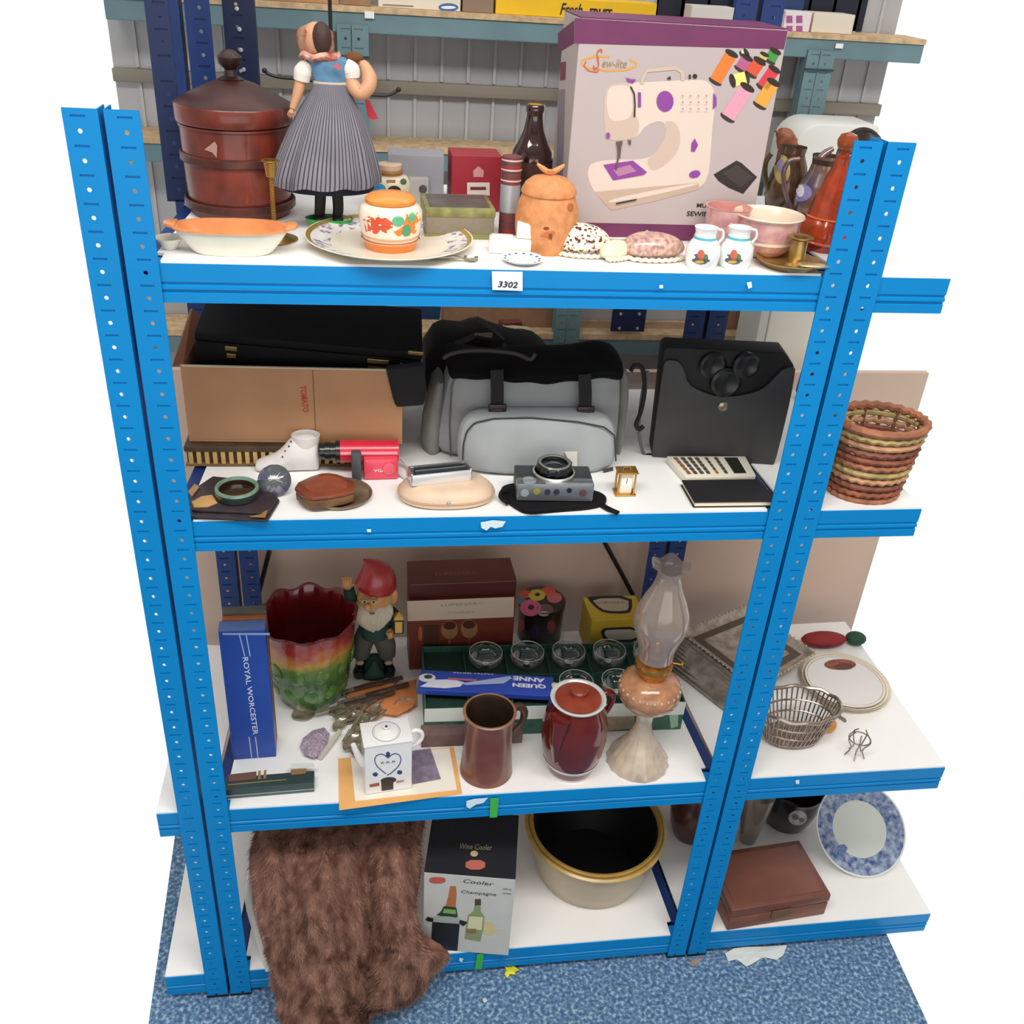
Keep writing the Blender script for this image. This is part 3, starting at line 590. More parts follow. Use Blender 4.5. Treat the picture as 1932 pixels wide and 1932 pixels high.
# -- tin
t, c8, u, n, h, b, o = cbox('storage_tin', 'low green and gold rectangular tin in the middle of the top shelf', 'tin', SA, (803, 450), (931, 452), (801, 393), .085, mat('#84805f', .5, .15, var=.3, scale=140, col2='#8f7f7a'))
zt = SA+h
m = MB(); e = .0012; ex = [c8[4]-u*e-n*e, c8[5]+u*e-n*e, c8[6]+u*e+n*e, c8[7]-u*e+n*e]; dn = V((0, 0, -.012))
m.hexa([p+dn for p in ex]+[p+V((0, 0, .001)) for p in ex]); m.build('lid', mat('#8b8a56', .4, .3, var=.25, scale=60), t, bevel=.002)
m = MB(); ex = [p-u*0 for p in [c8[0]-u*e-n*e, c8[1]+u*e-n*e, c8[2]+u*e+n*e, c8[3]-u*e+n*e]]; m.hexa(ex+[p+V((0, 0, .007)) for p in ex]); m.build('base_trim', mat('#918c58', .4, .3), t)
m = MB(); m.hexa([c8[4]+u*.006+n*.006+V((0, 0, .0011)), c8[5]-u*.006+n*.006+V((0, 0, .0011)), c8[6]-u*.006-n*.006+V((0, 0, .0011)), c8[7]+u*.006-n*.006+V((0, 0, .0011))]+[c8[4]+u*.006+n*.006+V((0, 0, .0018)), c8[5]-u*.006+n*.006+V((0, 0, .0018)), c8[6]-u*.006-n*.006+V((0, 0, .0018)), c8[7]+u*.006-n*.006+V((0, 0, .0018))]); m.build('lid_panel', mat('#5b5450', .35, .2, var=.2), t)
# -- brown bottle
t, c, b, pr, o = turned('glass_bottle', 'dark brown glass beer bottle beside the sewing machine box', 'bottle', 995, 432, SA,
    [(37, 418), (38, 405), (38, 300), (37, 285), (28, 268), (19, 245), (15.5, 222), (15, 212), (17, 209), (17, 200), (14, 196)], mat('#2a0d0b', .08, coat=.6, spec=.8), cap1=True, part='body')
m = MB(); s = mp(c); m.lathe(c, [(s*38.4, at(995, 390, c.y).z-SA), (s*38.4, at(995, 300, c.y).z-SA)], 36, cap0=False); m.build('label_band', mat('#3a2018', .5), t)
# -- honey pot
TER = mat('#d08a55', .65, var=.14, scale=90, bump=.35)
t, c, b, pr, o = turned('honey_pot', 'terracotta beehive honey pot with bee knob on its lid', 'jar', 1027, 483, SA,
    [(50, 470), (55, 455), (59, 430), (60, 410), (57, 385), (50, 366), (47, 362)], TER, cap1=True)
s = mp(c); Z = lambda y: at(1027, y, c.y).z-SA
m = MB(); m.lathe(c, [(s*48, Z(366)), (s*51, Z(363)), (s*51, Z(358)), (s*44, Z(345)), (s*32, Z(335)), (s*15, Z(330)), (.0001, Z(329))], 36); lid = m.build('lid', TER, t)
m = MB(); q = c+V((0, 0, Z(328))); m.tube([q, q+V((0, 0, s*7))], [s*6, s*9], 10)
for sg in (-1, 1): m.tube([q+V((sg*s*2, 0, s*2)), q+V((sg*s*14, 0, s*9)), q+V((sg*s*25, 0, s*17))], [s*5, s*5, s*2.5], 8)
m.build('bee_knob', mat('#d9955f', .6, bump=.2), lid)
decal(t, 'painted_bees', b, [(mat('#7a3f22', .6), cv('c2', el(1355, 1665, 22, 12))), (mat('#c06a38', .6), cv('c2', [(1310, 1720), (1360, 1690), (1410, 1680), (1420, 1700), (1390, 1730), (1400, 1750), (1370, 1745), (1350, 1725)])), (mat('#7a3f22', .6), cv('c2', el(1385, 1722, 14, 22))), (mat('#a8623a', .6), cv('c2', el(1530, 1510, 22, 30)))], ringed=True)
# -- little white ceramic stairs/chair
c = on(962, 480, SA); s = mp(c); t = thing('ceramic_ornament', 'small glossy white stepped ceramic ornament in front of the honey pot', 'ornament', c)
IV = mat('#f3efe2', .25, coat=.5)
a = on(922, 478, SA); b_ = on(1003, 482, SA); u = (b_-a).normalized(); n = V((-u.y, u.x, 0))
def fb(x0, x1, y0, y1, z0, z1): return [a+u*x+n*y+V((0, 0, z)) for z in (z0, z1) for x, y in ((x0, y0), (x1, y0), (x1, y1), (x0, y1))]
W_ = (b_-a).length; h1 = at(940, 449, a.y).z-SA; h2 = at(990, 421, a.y).z-SA
m = MB(); m.hexa(fb(0, W_*.98, 0, .022, 0, h1)); m.build('base', IV, t, bevel=.002)
m = MB(); m.hexa(fb(W_*.62, W_, .0, .022, h1, h2)); m.build('back', IV, t, bevel=.003)
m = MB(); m.hexa(fb(W_*.05, W_*.55, .004, .016, h1, h1+.0025)); m.build('keyboard', IV, t, bevel=.0006)
# -- blue and white dish
c = on(985, 494, SA); s = mp(c); t = thing('trinket_dish', 'tiny blue and white dish near the price ticket at the shelf front', 'dish', c); r = s*41
m = MB(); m.lathe(c, [(r*.6, 0), (r*.7, .001), (r, .006), (r*.98, .0065), (r*.66, .0025), (.0001, .0022)], 36); m.build('dish', WHITE, t)
m = MB(); 
for k in range(14):
    a_ = 2*PI*k/14; m.ball(c+V((r*.82*math.cos(a_), r*.82*math.sin(a_), .0049)), (s*3.5, s*3, .0006), 8, 4)
m.build('blue_flowers', mat('#3c62b0', .3), t)
# -- price ticket
m = MB(); a = at(957, 529, -.0012); s = mp(a)
t = thing('price_ticket', 'white paper ticket printed 3302 stuck on the top shelf edge', 'ticket', at(957, 530, -.001))
A, B_, Cc, D_ = at(928, 512, -.0012), at(986, 513, -.0012), at(986, 549, -.0012), at(929, 547, -.0012)
m = MB(); m.prism([A, B_, Cc, D_], (0, .0007, 0)); m.build('paper', mat('#e9f2f4', .6), t, smooth=False)
text(t, '3302', m, (939, 541), (976, 543), 12, mat('#1a1a1c', .6), italic=.15, bold=.02)
# -- sewing machine box
CARD = mat('#b9abaa', .55, var=.02, scale=5)
t, c8, u, n, h, b, o = cbox('sewing_machine_box', 'big sewing machine carton, white with purple bands, printed with a machine and spools', 'box', SA, (1060, 449), (1413, 457), (1084, 33), .115, CARD)
PUR = mat('#6d2d57', .5, var=.06); PURM = mat('#8a3f96', .5); MB1 = mat('#dccabd', .5); MB2 = mat('#c9b3a3', .5); MB3 = mat('#bfa794', .5); GLD = mat('#d79a3c', .5); INK = mat('#2a2526', .6)
z3c = lambda pts: cv('c3', pts)
decal(t, 'purple_top_band', b, [(PUR, [(1084, 34), (1486, 58), (1479, 93), (1083, 82)])])
decal(t, 'purple_bottom_band', b, [(PUR, [(1062, 419), (1419, 427), (1414, 456.5), (1060, 448.5)])])
decal(t, 'purple_side_band', b, [(PUR, [(1053, 62), (1083.5, 38), (1083, 82), (1053, 100)])])
decal(t, 'side_print', b, [(mat('#8a8088', .6), [(1053, 170), (1066, 168), (1062, 330), (1050, 330)]), (mat('#7a3a4a', .6), [(1058, 118), (1068, 116), (1067, 150), (1057, 152)])])
decal(t, 'printed_sewing_machine', b, [
    (MB1, sm(z3c([(400, 850), (385, 740), (385, 600), (400, 530), (440, 505), (620, 500), (800, 490), (980, 480), (1030, 505), (1060, 560), (1062, 640), (1045, 750), (1035, 900), (1020, 1080), (960, 1150), (700, 1220), (430, 1278), (385, 1235), (320, 1160), (290, 1090), (285, 1035), (310, 985), (450, 968), (640, 970), (710, 915), (755, 830), (765, 770), (740, 735), (690, 740), (630, 770), (590, 830), (500, 855)]))),
    (MB2, sm(z3c([(640, 970), (710, 915), (755, 830), (765, 770), (750, 735), (810, 735), (850, 800), (845, 900), (790, 980), (700, 1040), (660, 1030)]))),
    (MB2, sm(z3c([(400, 850), (385, 740), (385, 600), (400, 530), (440, 505), (540, 502), (575, 560), (575, 700), (600, 740), (590, 830), (500, 855)]))),
    (MB1, sm(z3c([(410, 700), (398, 620), (410, 540), (445, 520), (530, 515), (555, 560), (560, 700), (500, 735), (430, 735)]))),
    (MB3, z3c([(330, 1165), (960, 1110), (960, 1150), (700, 1220), (430, 1278), (385, 1235)])),
    (MB1, sm(z3c([(400, 1210), (955, 1105), (955, 1125), (430, 1240)]))),
    (MB2, z3c(stroke([(615, 510), (618, 480), (645, 428), (820, 412), (860, 440), (862, 490)], 22))),
    (PURM, z3c(el(755, 615, 52, 64))), (PURM, z3c([(380, 1000), (560, 975), (645, 1045), (625, 1062), (440, 1095)])), (mat('#b07a9a', .5), z3c([(440, 1030), (540, 1000), (580, 1040), (470, 1070)])),
    (PURM, z3c([(935, 840), (955, 880), (935, 920), (912, 918), (915, 870)])), (PURM, z3c(el(935, 1057, 35, 22, -15))),
    (PURM, z3c([(515, 470), (545, 480), (580, 482), (560, 505), (530, 500)])), (PURM, z3c(rc(590, 560, 608, 650))), (INK, z3c(stroke([(545, 525), (568, 570), (572, 640), (568, 710)], 9))), (PURM, z3c([(1048, 560), (1066, 590), (1066, 640), (1045, 665)])),
    (INK, z3c([(762, 480), (785, 460), (790, 482)])), (INK, z3c(rc(898, 452, 910, 478))), (INK, z3c(el(935, 462, 14, 14))), (PURM, z3c(el(408, 822, 12, 18))),
    (mat('#5e4b44', .5), z3c([(455, 860), (498, 855), (488, 890), (480, 960), (466, 960), (464, 900)])), (mat('#5e4b44', .5), z3c(stroke([(470, 955), (455, 1030)], 10))), (mat('#5e4b44', .5), z3c([(525, 850), (548, 850), (545, 882), (535, 875)])),
    (INK, z3c(stroke([(455, 1235), (580, 1210)], 9)))] + [(mat('#a8927f', .5), z3c(el(860+k % 4*48, 580+k//4*40, 5, 6))) for k in range(12)], off=.0002)
spools = [('#dd7a2e', (1160, 325), (1060, 495), 44), ('#b05a86', (1255, 350), (1210, 420), 40), ('#cfd9b0', (1250, 320), (1225, 335), 30), ('#d4502f', (1330, 370), (1275, 450), 44), ('#3f8f3a', (1425, 310), (1390, 370), 40), ('#c8b86a', (1360, 330), (1345, 360), 30), ('#cf3b45', (1420, 420), (1345, 530), 42), ('#e3e07a', (1165, 490), (1250, 470), 44), ('#e29aae', (1255, 530), (1135, 715), 50), ('#dfa13c', (1415, 500), (1330, 640), 46)]
for hx, p0, p1, wd in spools:
    dx, dy = p1[0]-p0[0], p1[1]-p0[1]; l = math.hypot(dx, dy); ux, uy = dx/l, dy/l; a = math.degrees(math.atan2(uy, ux))+90
    it = [(mat('#3a2a22', .5), z3c(el(p1[0], p1[1], wd, wd*.42, a))), (mat(hx, .6), z3c([(p0[0]-uy*wd*.85, p0[1]+ux*wd*.85), (p1[0]-uy*wd*.85-ux*4, p1[1]+ux*wd*.85-uy*4), (p1[0]+uy*wd*.85-ux*4, p1[1]-ux*wd*.85-uy*4), (p0[0]+uy*wd*.85, p0[1]-ux*wd*.85)])), (mat('#2c2019', .5), z3c(el(p0[0], p0[1], wd, wd*.42, a)))]
    decal(t, 'printed_spool', b, it, off=.0003)
decal(t, 'printed_pedal', b, [(INK, z3c([(1050, 1060), (1190, 975), (1220, 990), (1315, 1075), (1230, 1178), (1140, 1140), (1080, 1100)])), (mat('#3c3431', .5), z3c([(1100, 1050), (1195, 1000), (1290, 1075), (1215, 1140)]))])
decal(t, 'logo_ring', b, [(GLD, z3c(stroke([(420, 345), (320, 345), (255, 365), (245, 385), (275, 410), (400, 430), (520, 425), (580, 405), (582, 385), (540, 360)], 12))), (mat('#c0503c', .5), z3c(stroke([(275, 375), (262, 400), (290, 430), (340, 440), (355, 420)], 8)))])
text(t, 'S', b, cv('c3', [(315, 425)])[0], cv('c3', [(362, 428)])[0], 38, mat('#c0603c', .5), italic=.3); text(t, 'ew-lite', b, cv('c3', [(372, 408)])[0], cv('c3', [(520, 413)])[0], 15, mat('#9c7a4a', .5), italic=.3)
text(t, 'MULTIFUNCTION', b, (1314, 391), (1414, 394), 8, INK, bold=.02); text(t, 'SEWING MACHINE', b, (1295, 407), (1414, 410), 9, INK, bold=.02)
# raised flap edge on the carton's lid
m = MB(); m.hexa([c8[4]+V((0, 0, .0005)), c8[5]+V((0, 0, .0005)), c8[6]+V((0, 0, .0005)), c8[7]+V((0, 0, .0005)), c8[4]+V((0, 0, .0015)), c8[5]+V((0, 0, .0015)), c8[6]+V((0, 0, .0015)), c8[7]+V((0, 0, .0015))]); m.build('lid_flap', PUR, t, smooth=False)
# -- leopard spotted shell
def shell(name, label, px, bottom, hw, hh, m, tilt=0, lip=True):
    c = on(px, bottom-hh*.55, SA); s = mp(c); t = thing(name, label, 'shell', c); R = []; a0 = math.radians(tilt); Mz = Matrix.Rotation(a0, 4, 'Z')
    K = 18; H = hh*2*s*.78
    for k in range(K+1):
        q = k/K; x = -1+2*q; rr = max(.02, (1-abs(x)**2.3))**.5*(1-.22*q)
        R.append([c+Mz @ V((hw*s*x, hw*s*.62*rr*math.cos(a), H*.5*max(-.0, 1)*(rr*(math.sin(a) if math.sin(a) > 0 else .55*math.sin(a)))+H*.28)) for a in [2*PI*j/26 for j in range(26)]])
    zmin = min(p.z for r in R for p in r); R = [[p+V((0, 0, SA-zmin+.0003)) for p in r] for r in R]
    b = MB(); b.rings(R, True, True, True); b.build('shell', m, t)
    if lip:
        m2 = MB(); m2.tube([c+Mz @ V((hw*s*x, -hw*s*.60*max(.05, 1-abs(x)**2.3)**.5, .004+.001*math.cos(x*30))) for x in [-.9+1.8*i/30 for i in range(31)]], .003, 6); m2.build('lip', mat('#e9dcc4', .3, coat=.4), t)
    return t, c, b
LEO = vor('', [(0, '#4b2b1a'), (.28, '#8a5a38'), (.36, '#efe3cf')], 150, .15, coat=.6, warp=.01)
shell('spotted_shell', 'cowrie shell with leopard spots at the front of the top shelf', 1096, 508, 55, 53, LEO, -8)
SH2 = mat('#d9b49a', .3, var=.3, scale=160, coat=.4, col2='#9c6f78')
t, c, b = shell('mottled_shell', 'lumpy shell mottled pink and brown, right of the leopard spotted one', 1230, 510, 62, 44, SH2, 5)
t, c, b = shell('cream_shell', 'pale cream shell lying between the spotted and the mottled shells', 1160, 505, 36, 32, mat('#e9dcc0', .3, var=.08, scale=40, coat=.4), 30)
# -- flowered dish rim behind the shells
c = on(1160, 452, SA); s = mp(c); t = thing('flowered_dish', 'shallow white dish with coloured flowers behind the shells', 'dish', c); r = s*62
m = MB(); m.lathe(c, [(r*.5, 0), (r*.6, .002), (r, .014), (r*.97, .0148), (r*.6, .004), (.0001, .003)], 40, fn=lambda a, rr, z, k: (rr*(1+.03*math.cos(a*10)), z)); m.build('dish', mat('#eee8dc', .25, coat=.4), t)
for k in range(12):
    a_ = 2*PI*k/12+.2; m = MB(); m.ball(c+V((r*.8*math.cos(a_), r*.8*math.sin(a_), .0095)), (s*5, s*4, .0012), 8, 4); m.build('flower', mat(['#b84a72', '#4f7ab0', '#7fae5a', '#c98a5a'][k % 4], .3), t)
# -- two crested vases
for i, (px, lab) in enumerate(((1322, 'small white vase with a painted crest, left one of the pair'), (1384, 'small white vase with a painted crest, right one of the pair'))):
    t, c, b, pr, o = turned('crested_vase', lab, 'vase', px, 509, SA, [(27, 500), (30, 494), (33, 478), (31, 462), (22, 450), (20, 438), (22, 430), (23, 428), (21, 428), (18, 438), (18, 448), (24, 466), (.5, 470)], mat('#edf0ee', .2, coat=.5), group='pair of small crested vases', n=32)
    s = mp(c); m = MB(); zz = at(px, 447, c.y).z-SA; m.lathe(c, [(s*21.6, zz-.0018), (s*21.8, zz+.0018)], 32, cap0=False); m.build('turquoise_ring', mat('#5fc3d0', .3), t)
    q = c+V((s*21, 0, at(px, 432, c.y).z-SA)); m = MB(); m.tube([q+V((0, 0, 0)), q+V((s*10, 0, -s*2)), q+V((s*13, 0, -s*14)), q+V((s*5, 0, -s*26))], s*2.6, 8); m.build('handle', mat('#e6e8e4', .25, coat=.5), t)
    decal(t, 'painted_crest', b, [(mat('#5a5f68', .4), [(px-17, 492), (px-12, 480), (px, 476), (px+12, 480), (px+18, 492), (px+8, 498), (px, 499), (px-9, 497)]), (mat('#c8654a', .4), el(px+1, 481, 7, 10)), (mat('#d8b25c', .4), el(px-2, 494, 9, 3)), (mat('#4a7a52', .4), el(px+10, 486, 4, 7))], ringed=True)
# -- pink lustre jug behind and bowl
PNK = mat('#e0b6ac', .2, var=.25, scale=45, coat=.6, col2='#c58a92'); LCR = mat('#e9d7c0', .25, coat=.5)
t, c, b, pr, o = turned('pink_bowl', 'pink mottled bowl with pale rim in front of the sewing machine box', 'bowl', 1362, 476, SA, [(24, 470), (30, 460), (38, 430), (42, 400), (43, 390)], PNK, n=40)
m = MB(); r, z = pr[-1]; m.lathe(c, [(r, z), (r+.001, z+.001), (r-.002, z+.001), (r*.8, z*.3), (.0001, z*.15)], 40, cap0=False); m.build('rim', mat('#d9958c', .3, coat=.4), t)
t, c, b, pr, o = turned('lustre_cup', 'large pink lustre cup with cream lip, right end of the shelf front', 'cup', 1437, 488, SA, [(30, 484), (34, 478), (50, 462), (58, 440), (60, 420), (62, 408)], PNK, n=40)
s = mp(c); r, z = pr[-1]; m = MB(); m.lathe(c, [(r, z), (r+s*5, z+s*4), (r+s*4, z+s*6), (r-s*2, z), (r*.9, z*.4), (.0001, z*.12)], 40, cap0=False); m.build('lip', LCR, t)
q = c+V((-r*.9, 0, z*.8)); m = MB(); m.tube([q, q+V((-s*16, -.004, s*4)), q+V((-s*22, -.005, -s*14)), q+V((-s*12, -.004, -s*30)), q+V((s*2, 0, -s*36))], s*4, 10); m.build('handle', PNK, t)
m = MB(); zz = z*.14; m.lathe(c, [(s*34, zz), (s*46, zz+.003), (s*42, zz+.006)], 36, cap0=False); m.build('gold_ring', mat('#c4954a', .3, .5), t)
# -- brass chamberstick
c = on(1486, 502, SA); s = mp(c); t = thing('chamberstick', 'brass saucer candle holder at the right front corner of the top shelf', 'candlestick', c); BR2 = mat('#b59458', .3, .7, var=.2, scale=40)
m = MB(); m.lathe(c, [(s*38, 0), (s*48, .0015), (s*60, .009), (s*62, .010), (s*60, .0105), (s*46, .0035), (.0001, .003)], 44); m.build('saucer', BR2, t)
c2 = c+V((s*14, 0, .003)); m = MB(); z1 = at(1500, 447, c.y).z-SA-.003; m.lathe(c2, [(s*20, 0), (s*15, .003), (s*15, z1-.004), (s*17, z1-.003), (s*24, z1), (s*24, z1+.001), (s*13, z1), (s*12, .006), (.0001, .005)], 26); m.build('candle_cup', BR2, t)
m = MB(); m.lathe(c+V((s*34, -s*38, .008)), [(s*20, 0), (s*28, .003), (s*24, .0045), (.0001, .005)], 24, sx=1.25, sy=.7); m.build('thumb_plate', mat('#c9b98f', .25, .7), t)
# -- lustre jugs and figure
LUS = mat('#8d6a4a', .2, .35, var=.4, scale=26, coat=.6, col2='#5f5468')
def jug(name, label, px, bottom, prof, m, hside, hp, picks, spout=None):
    t, c, b, pr, o = turned(name, label, 'jug', px, bottom, SA, prof, m, n=36)
    s = mp(c); mb = MB(); mb.tube([at(x, y, c.y) for x, y in hp], s*4.5, 10); mb.build('handle', m, t)
    r, z = pr[-1]; mb = MB(); mb.lathe(c, [(r, z), (r*.96, z-.002), (r*.8, z*.6), (.0001, z*.5)], 36, cap0=False); mb.build('inside', mat('#3b2c22', .4), t)
    if spout: mb = MB(); mb.tube([at(x, y, c.y) for x, y in spout], [s*9, s*7, s*4][:len(spout)], 10); mb.build('spout', m, t)
    if picks: decal(t, 'painted_portrait', b, picks, ringed=True, off=.0006)
    return t, c
jug('copper_lustre_jug', 'grey copper lustre jug with lilac oval picture, between pink cup and amber decanter', 1530, 440, [(26, 440), (30, 430), (42, 395), (44, 370), (38, 345), (28, 325), (24, 305), (27, 292)], LUS, 1, [(1508, 300), (1488, 305), (1478, 330), (1484, 370), (1496, 400)], [(mat('#8a86b8', .3, coat=.5), cv('c3', el(1575, 1170, 75, 55))), (mat('#d8d4dc', .3), cv('c3', el(1580, 1160, 25, 38)))], [(1548, 300), (1560, 288), (1572, 280)])
jug('brown_lustre_jug', 'dark brown lustre jug with yellow oval picture right against the sewing machine box', 1472, 419, [(24, 415), (30, 405), (38, 370), (38, 345), (30, 310), (22, 290), (24, 275)], mat('#5d4630', .2, .3, var=.4, scale=30, coat=.6), 1, [(1455, 290), (1444, 310), (1446, 350), (1458, 390)], [(mat('#b39a5a', .3, coat=.5), cv('c3', el(1468, 1030, 50, 90))), (mat('#8f7fa0', .3), cv('c3', el(1460, 1010, 24, 40)))])
c = on(1478, 412, SA)+V((.01, .03, 0)); s = mp(c); t = thing('carved_figure', 'reddish brown carved bird-like figure rising behind the lustre jugs', 'figurine', c); FG = mat('#8c4f34', .5, var=.35, scale=60, bump=.5)
F = lambda x, y: at(x, y, c.y)
m = MB(); m.tube([V((c.x, c.y, SA+.002)), F(1478, 380), F(1478, 340), F(1480, 305), F(1482, 285)], [s*22, s*24, s*20, s*16, s*14], 14); m.build('body', FG, t)
m = MB(); m.tube([F(1482, 295), F(1486, 276), F(1480, 258), F(1470, 248)], [s*13, s*19, s*17, s*8], 12); hd = m.build('head', FG, t)
m = MB(); m.tube([F(1468, 300), F(1488, 278), F(1505, 262)], [s*3, s*4, s*2.5], 8); m.build('twig', mat('#c49a62', .6), t)
for p_ in ((1462, 246), (1475, 243), (1489, 248)):
    m = MB(); m.tube([F(1478, 258), F(*p_)], [s*6, s*1.5], 8); m.build('crest', FG, hd)
# -- amber glass decanter
t, c, b, pr, o = turned('amber_decanter', 'amber orange pressed glass decanter behind the right front post', 'decanter', 1555, 478, SA,
    [(48, 462), (54, 450), (54, 430), (48, 415), (44, 408), (42, 400), (36, 370), (26, 340), (18, 315), (15, 300), (17, 292), (14, 290)], mat('#b5441c', .08, coat=.7, var=.25, scale=60, trans=.35, bump=.5), n=40, fn=lambda a, r, z, k: (r*(1+.035*math.cos(a*12)*(k < 9)), z), cap1=True)
s = mp(c); m = MB(); zz = pr[-1][1]; m.lathe(c, [(s*8, zz), (s*8, zz+.004), (s*17, zz+.010), (s*19, zz+.018), (s*14, zz+.027), (.0001, zz+.031)], 24, fn=lambda a, r, z, k: (r*(1+.06*math.cos(a*8)), z)); m.build('stopper', mat('#a8501f', .1, coat=.7, trans=.3), t)
for zz in (1, 4): m = MB(); q = pr[zz]; m.lathe(c, [(q[0]*1.01, q[1]-.002), (q[0]*1.07, q[1]), (q[0]*1.01, q[1]+.002)], 40, cap0=False); m.build('ring', mat('#c8552a', .1, coat=.7), t)
# -- things beyond, upper right
t = thing('white_cabinet', 'white rounded-corner cabinet standing behind the right end of the shelves', 'cabinet', (1.25, .72, 0))
A = at(1508, 232, .68); m = MB(); x0 = A.x; zt_ = A.z; pts = [V((x0, .68, 0)), V((x0+.17, .68, 0)), V((x0+.17, .68, zt_))]+[V((x0+.05-.05*math.sin(a), .68, zt_-.05+.05*math.cos(a))) for a in [PI/2*i/6 for i in range(7)]]
m.prism(pts, (0, .12, 0)); m.build('body', mat('#e8e9e2', .4), t, bevel=.004)
m = MB(); m.box(x0+.02, x0+.15, .674, .6795, .9, 1.33); m.build('door', mat('#eceadf', .4), t, smooth=False, bevel=.003)
c = on(1612, 420, SA); c.y = .40; q = at(1607, 292, c.y); s = mp(q); t = thing('oval_tray', 'dark oval tray leaning at the far right end of the top shelf', 'tray', V((q.x, c.y, SA)))
m = MB(); m.lathe((0, 0, 0), [(s*52, 0), (s*56, .004), (s*52, .007), (s*48, .004), (.0001, .003)], 40, sy=.0+1.35, M=Matrix.Translation(q+V((.02, 0, -.024))) @ Matrix.Rotation(math.radians(72), 4, 'X')); m.build('tray', mat('#251c18', .3, coat=.4), t)
# -- boxes on the teal rack's top shelf
def rearbox(name, label, x0, x1, ytop, m, ybot=None, d=.075, dy=0):
    a = at(x0, 40, YR+.012+dy); b_ = at(x1, 40, YR+.012+dy); zt_ = at((x0+x1)/2, ytop, YR+.012+dy).z; t = thing(name, label, 'box', ((a.x+b_.x)/2, YR+.06+dy, ZR))
    mb = MB(); mb.box(a.x, b_.x, YR+.012+dy, YR+.012+dy+d, ZR+.0004, zt_); mb.build('carton', m, t, smooth=False, bevel=.001); return t, mb
KR = mat('#b58a66', .8, var=.08, scale=20)
t, b = rearbox('cardboard_box', 'long flat kraft cardboard box on the teal rack behind the doll', 470, 640, -8, KR); decal(t, 'printed_line', b, [(mat('#6d4a36', .8), stroke([(490, 2), (540, 4)], 3))])
t, b = rearbox('cardboard_box', 'short brown cardboard box between doll and white carton on the teal rack', 648, 700, -15, mat('#9c7a5c', .8, var=.08))
t, b = rearbox('carton', 'white carton with small blue logo on the teal rack', 714, 868, -20, mat('#e4dccb', .6)); decal(t, 'blue_logo', b, [(mat('#3a6aa8', .5), el(846, 14, 19, 8)), (mat('#e8eef4', .5), el(846, 14, 14, 3))]); decal(t, 'printed_line', b, [(mat('#8a7f70', .6), stroke([(722, 9), (780, 12)], 3))])
t, b = rearbox('cardboard_box', 'dull brown box squeezed between the white and the yellow carton', 872, 930, -15, mat('#8f7a66', .8), d=.07)
t, b = rearbox('yellow_carton', 'long bright yellow carton with black lettering on the teal rack', 934, 1236, -2, mat('#f0c016', .5, var=.03)); text(t, 'Fresh', b, (1056, 27), (1098, 29), 20, INK, italic=.3, bold=.02); text(t, 'FRUIT', b, (1112, 30), (1154, 32), 14, INK, bold=.05)
t, b = rearbox('white_carton', 'small white carton behind the top of the sewing machine box', 1302, 1382, 12, mat('#d9d6cf', .6), d=.05)
t, b = rearbox('patterned_box', 'white box with purple squares at the top right', 1480, 1530, 22, mat('#e9dfe4', .6), d=.06)
decal(t, 'purple_square', b, [(mat('#a85a92', .5), cv('c3', rc(1492+60*(k % 2), 95+62*(k//2), 1530+60*(k % 2), 140+62*(k//2)))) for k in range(4)])
t, b = rearbox('cream_box', 'plain cream box at the top right corner beside the patterned one', 1534, 1612, 26, mat('#e3d9c8', .6), d=.06)
# -- the level seen under the top shelf
t, b = None, None
def lowbox(name, label, x0, x1, ytop, m, cat='box', d=.1):
    a = at(x0, 640, YR+.0375); b_ = at(x1, 640, YR+.0375); zt_ = at((x0+x1)/2, ytop, YR+.0375).z; t = thing(name, label, cat, ((a.x+b_.x)/2, YR+.06, z3+.013))
    mb = MB(); mb.box(a.x, b_.x, YR+.0375, YR+.0375+d*.45, z3+.0134, zt_); mb.build('carton', m, t, smooth=False, bevel=.001); return t, mb
lowbox('cardboard_box', 'brown cardboard box seen under the top shelf above the black case', 505, 662, 560, mat('#7a5848', .8, var=.1))
lowbox('cardboard_box', 'brown cardboard box low behind the black duffel top', 835, 1040, 570, mat('#8b6a52', .8, var=.1))
lowbox('cardboard_box', 'tan cardboard box with a lid seen between grey bag and black satchel', 1095, 1340, 636, mat('#b08a6e', .8, var=.1))
lowbox('cardboard_box', 'tan cardboard box low behind the black satchel beside the white cabinet', 1362, 1428, 560, mat('#a87f5f', .8, var=.1))
ZMIN[0] = SB+.0003
# ================================================================== second shelf
TAN = mat('#b98a63', .75, var=.06, scale=9, bump=.05); BKL = mat('#0b0a0c', .75, spec=.25, var=.2, scale=40, bump=.2); BKC = mat('#0d0d0f', .8, bump=.3, scale=80)
def openbox(name, label, cat, z, fl, fr, tl, depth, th, m, mi=None):
    c8, u, n, h = boxcorners(z, fl, fr, tl, depth); t = thing(name, label, cat, (c8[0]+c8[2])/2, rzof(u)); W_ = (c8[1]-c8[0]).length; o = c8[0]; out = []
    def fb(x0, x1, y0, y1, z0, z1): return [o+u*x+n*y+V((0, 0, z)) for z in (z0, z1) for x, y in ((x0, y0), (x1, y0), (x1, y1), (x0, y1))]
    for nm, q in (('base', (0, W_, 0, depth, 0, th)), ('front_wall', (0, W_, 0, th, th, h)), ('back_wall', (0, W_, depth-th, depth, th, h)), ('side_wall', (0, th, th, depth-th, th, h)), ('side_wall', (W_-th, W_, th, depth-th, th, h))):
        mb = MB(); mb.hexa(fb(*q)); mb.build(nm, m, t, smooth=False, bevel=.0008); out.append(mb)
    return t, c8, u, n, h, out, fb, W_
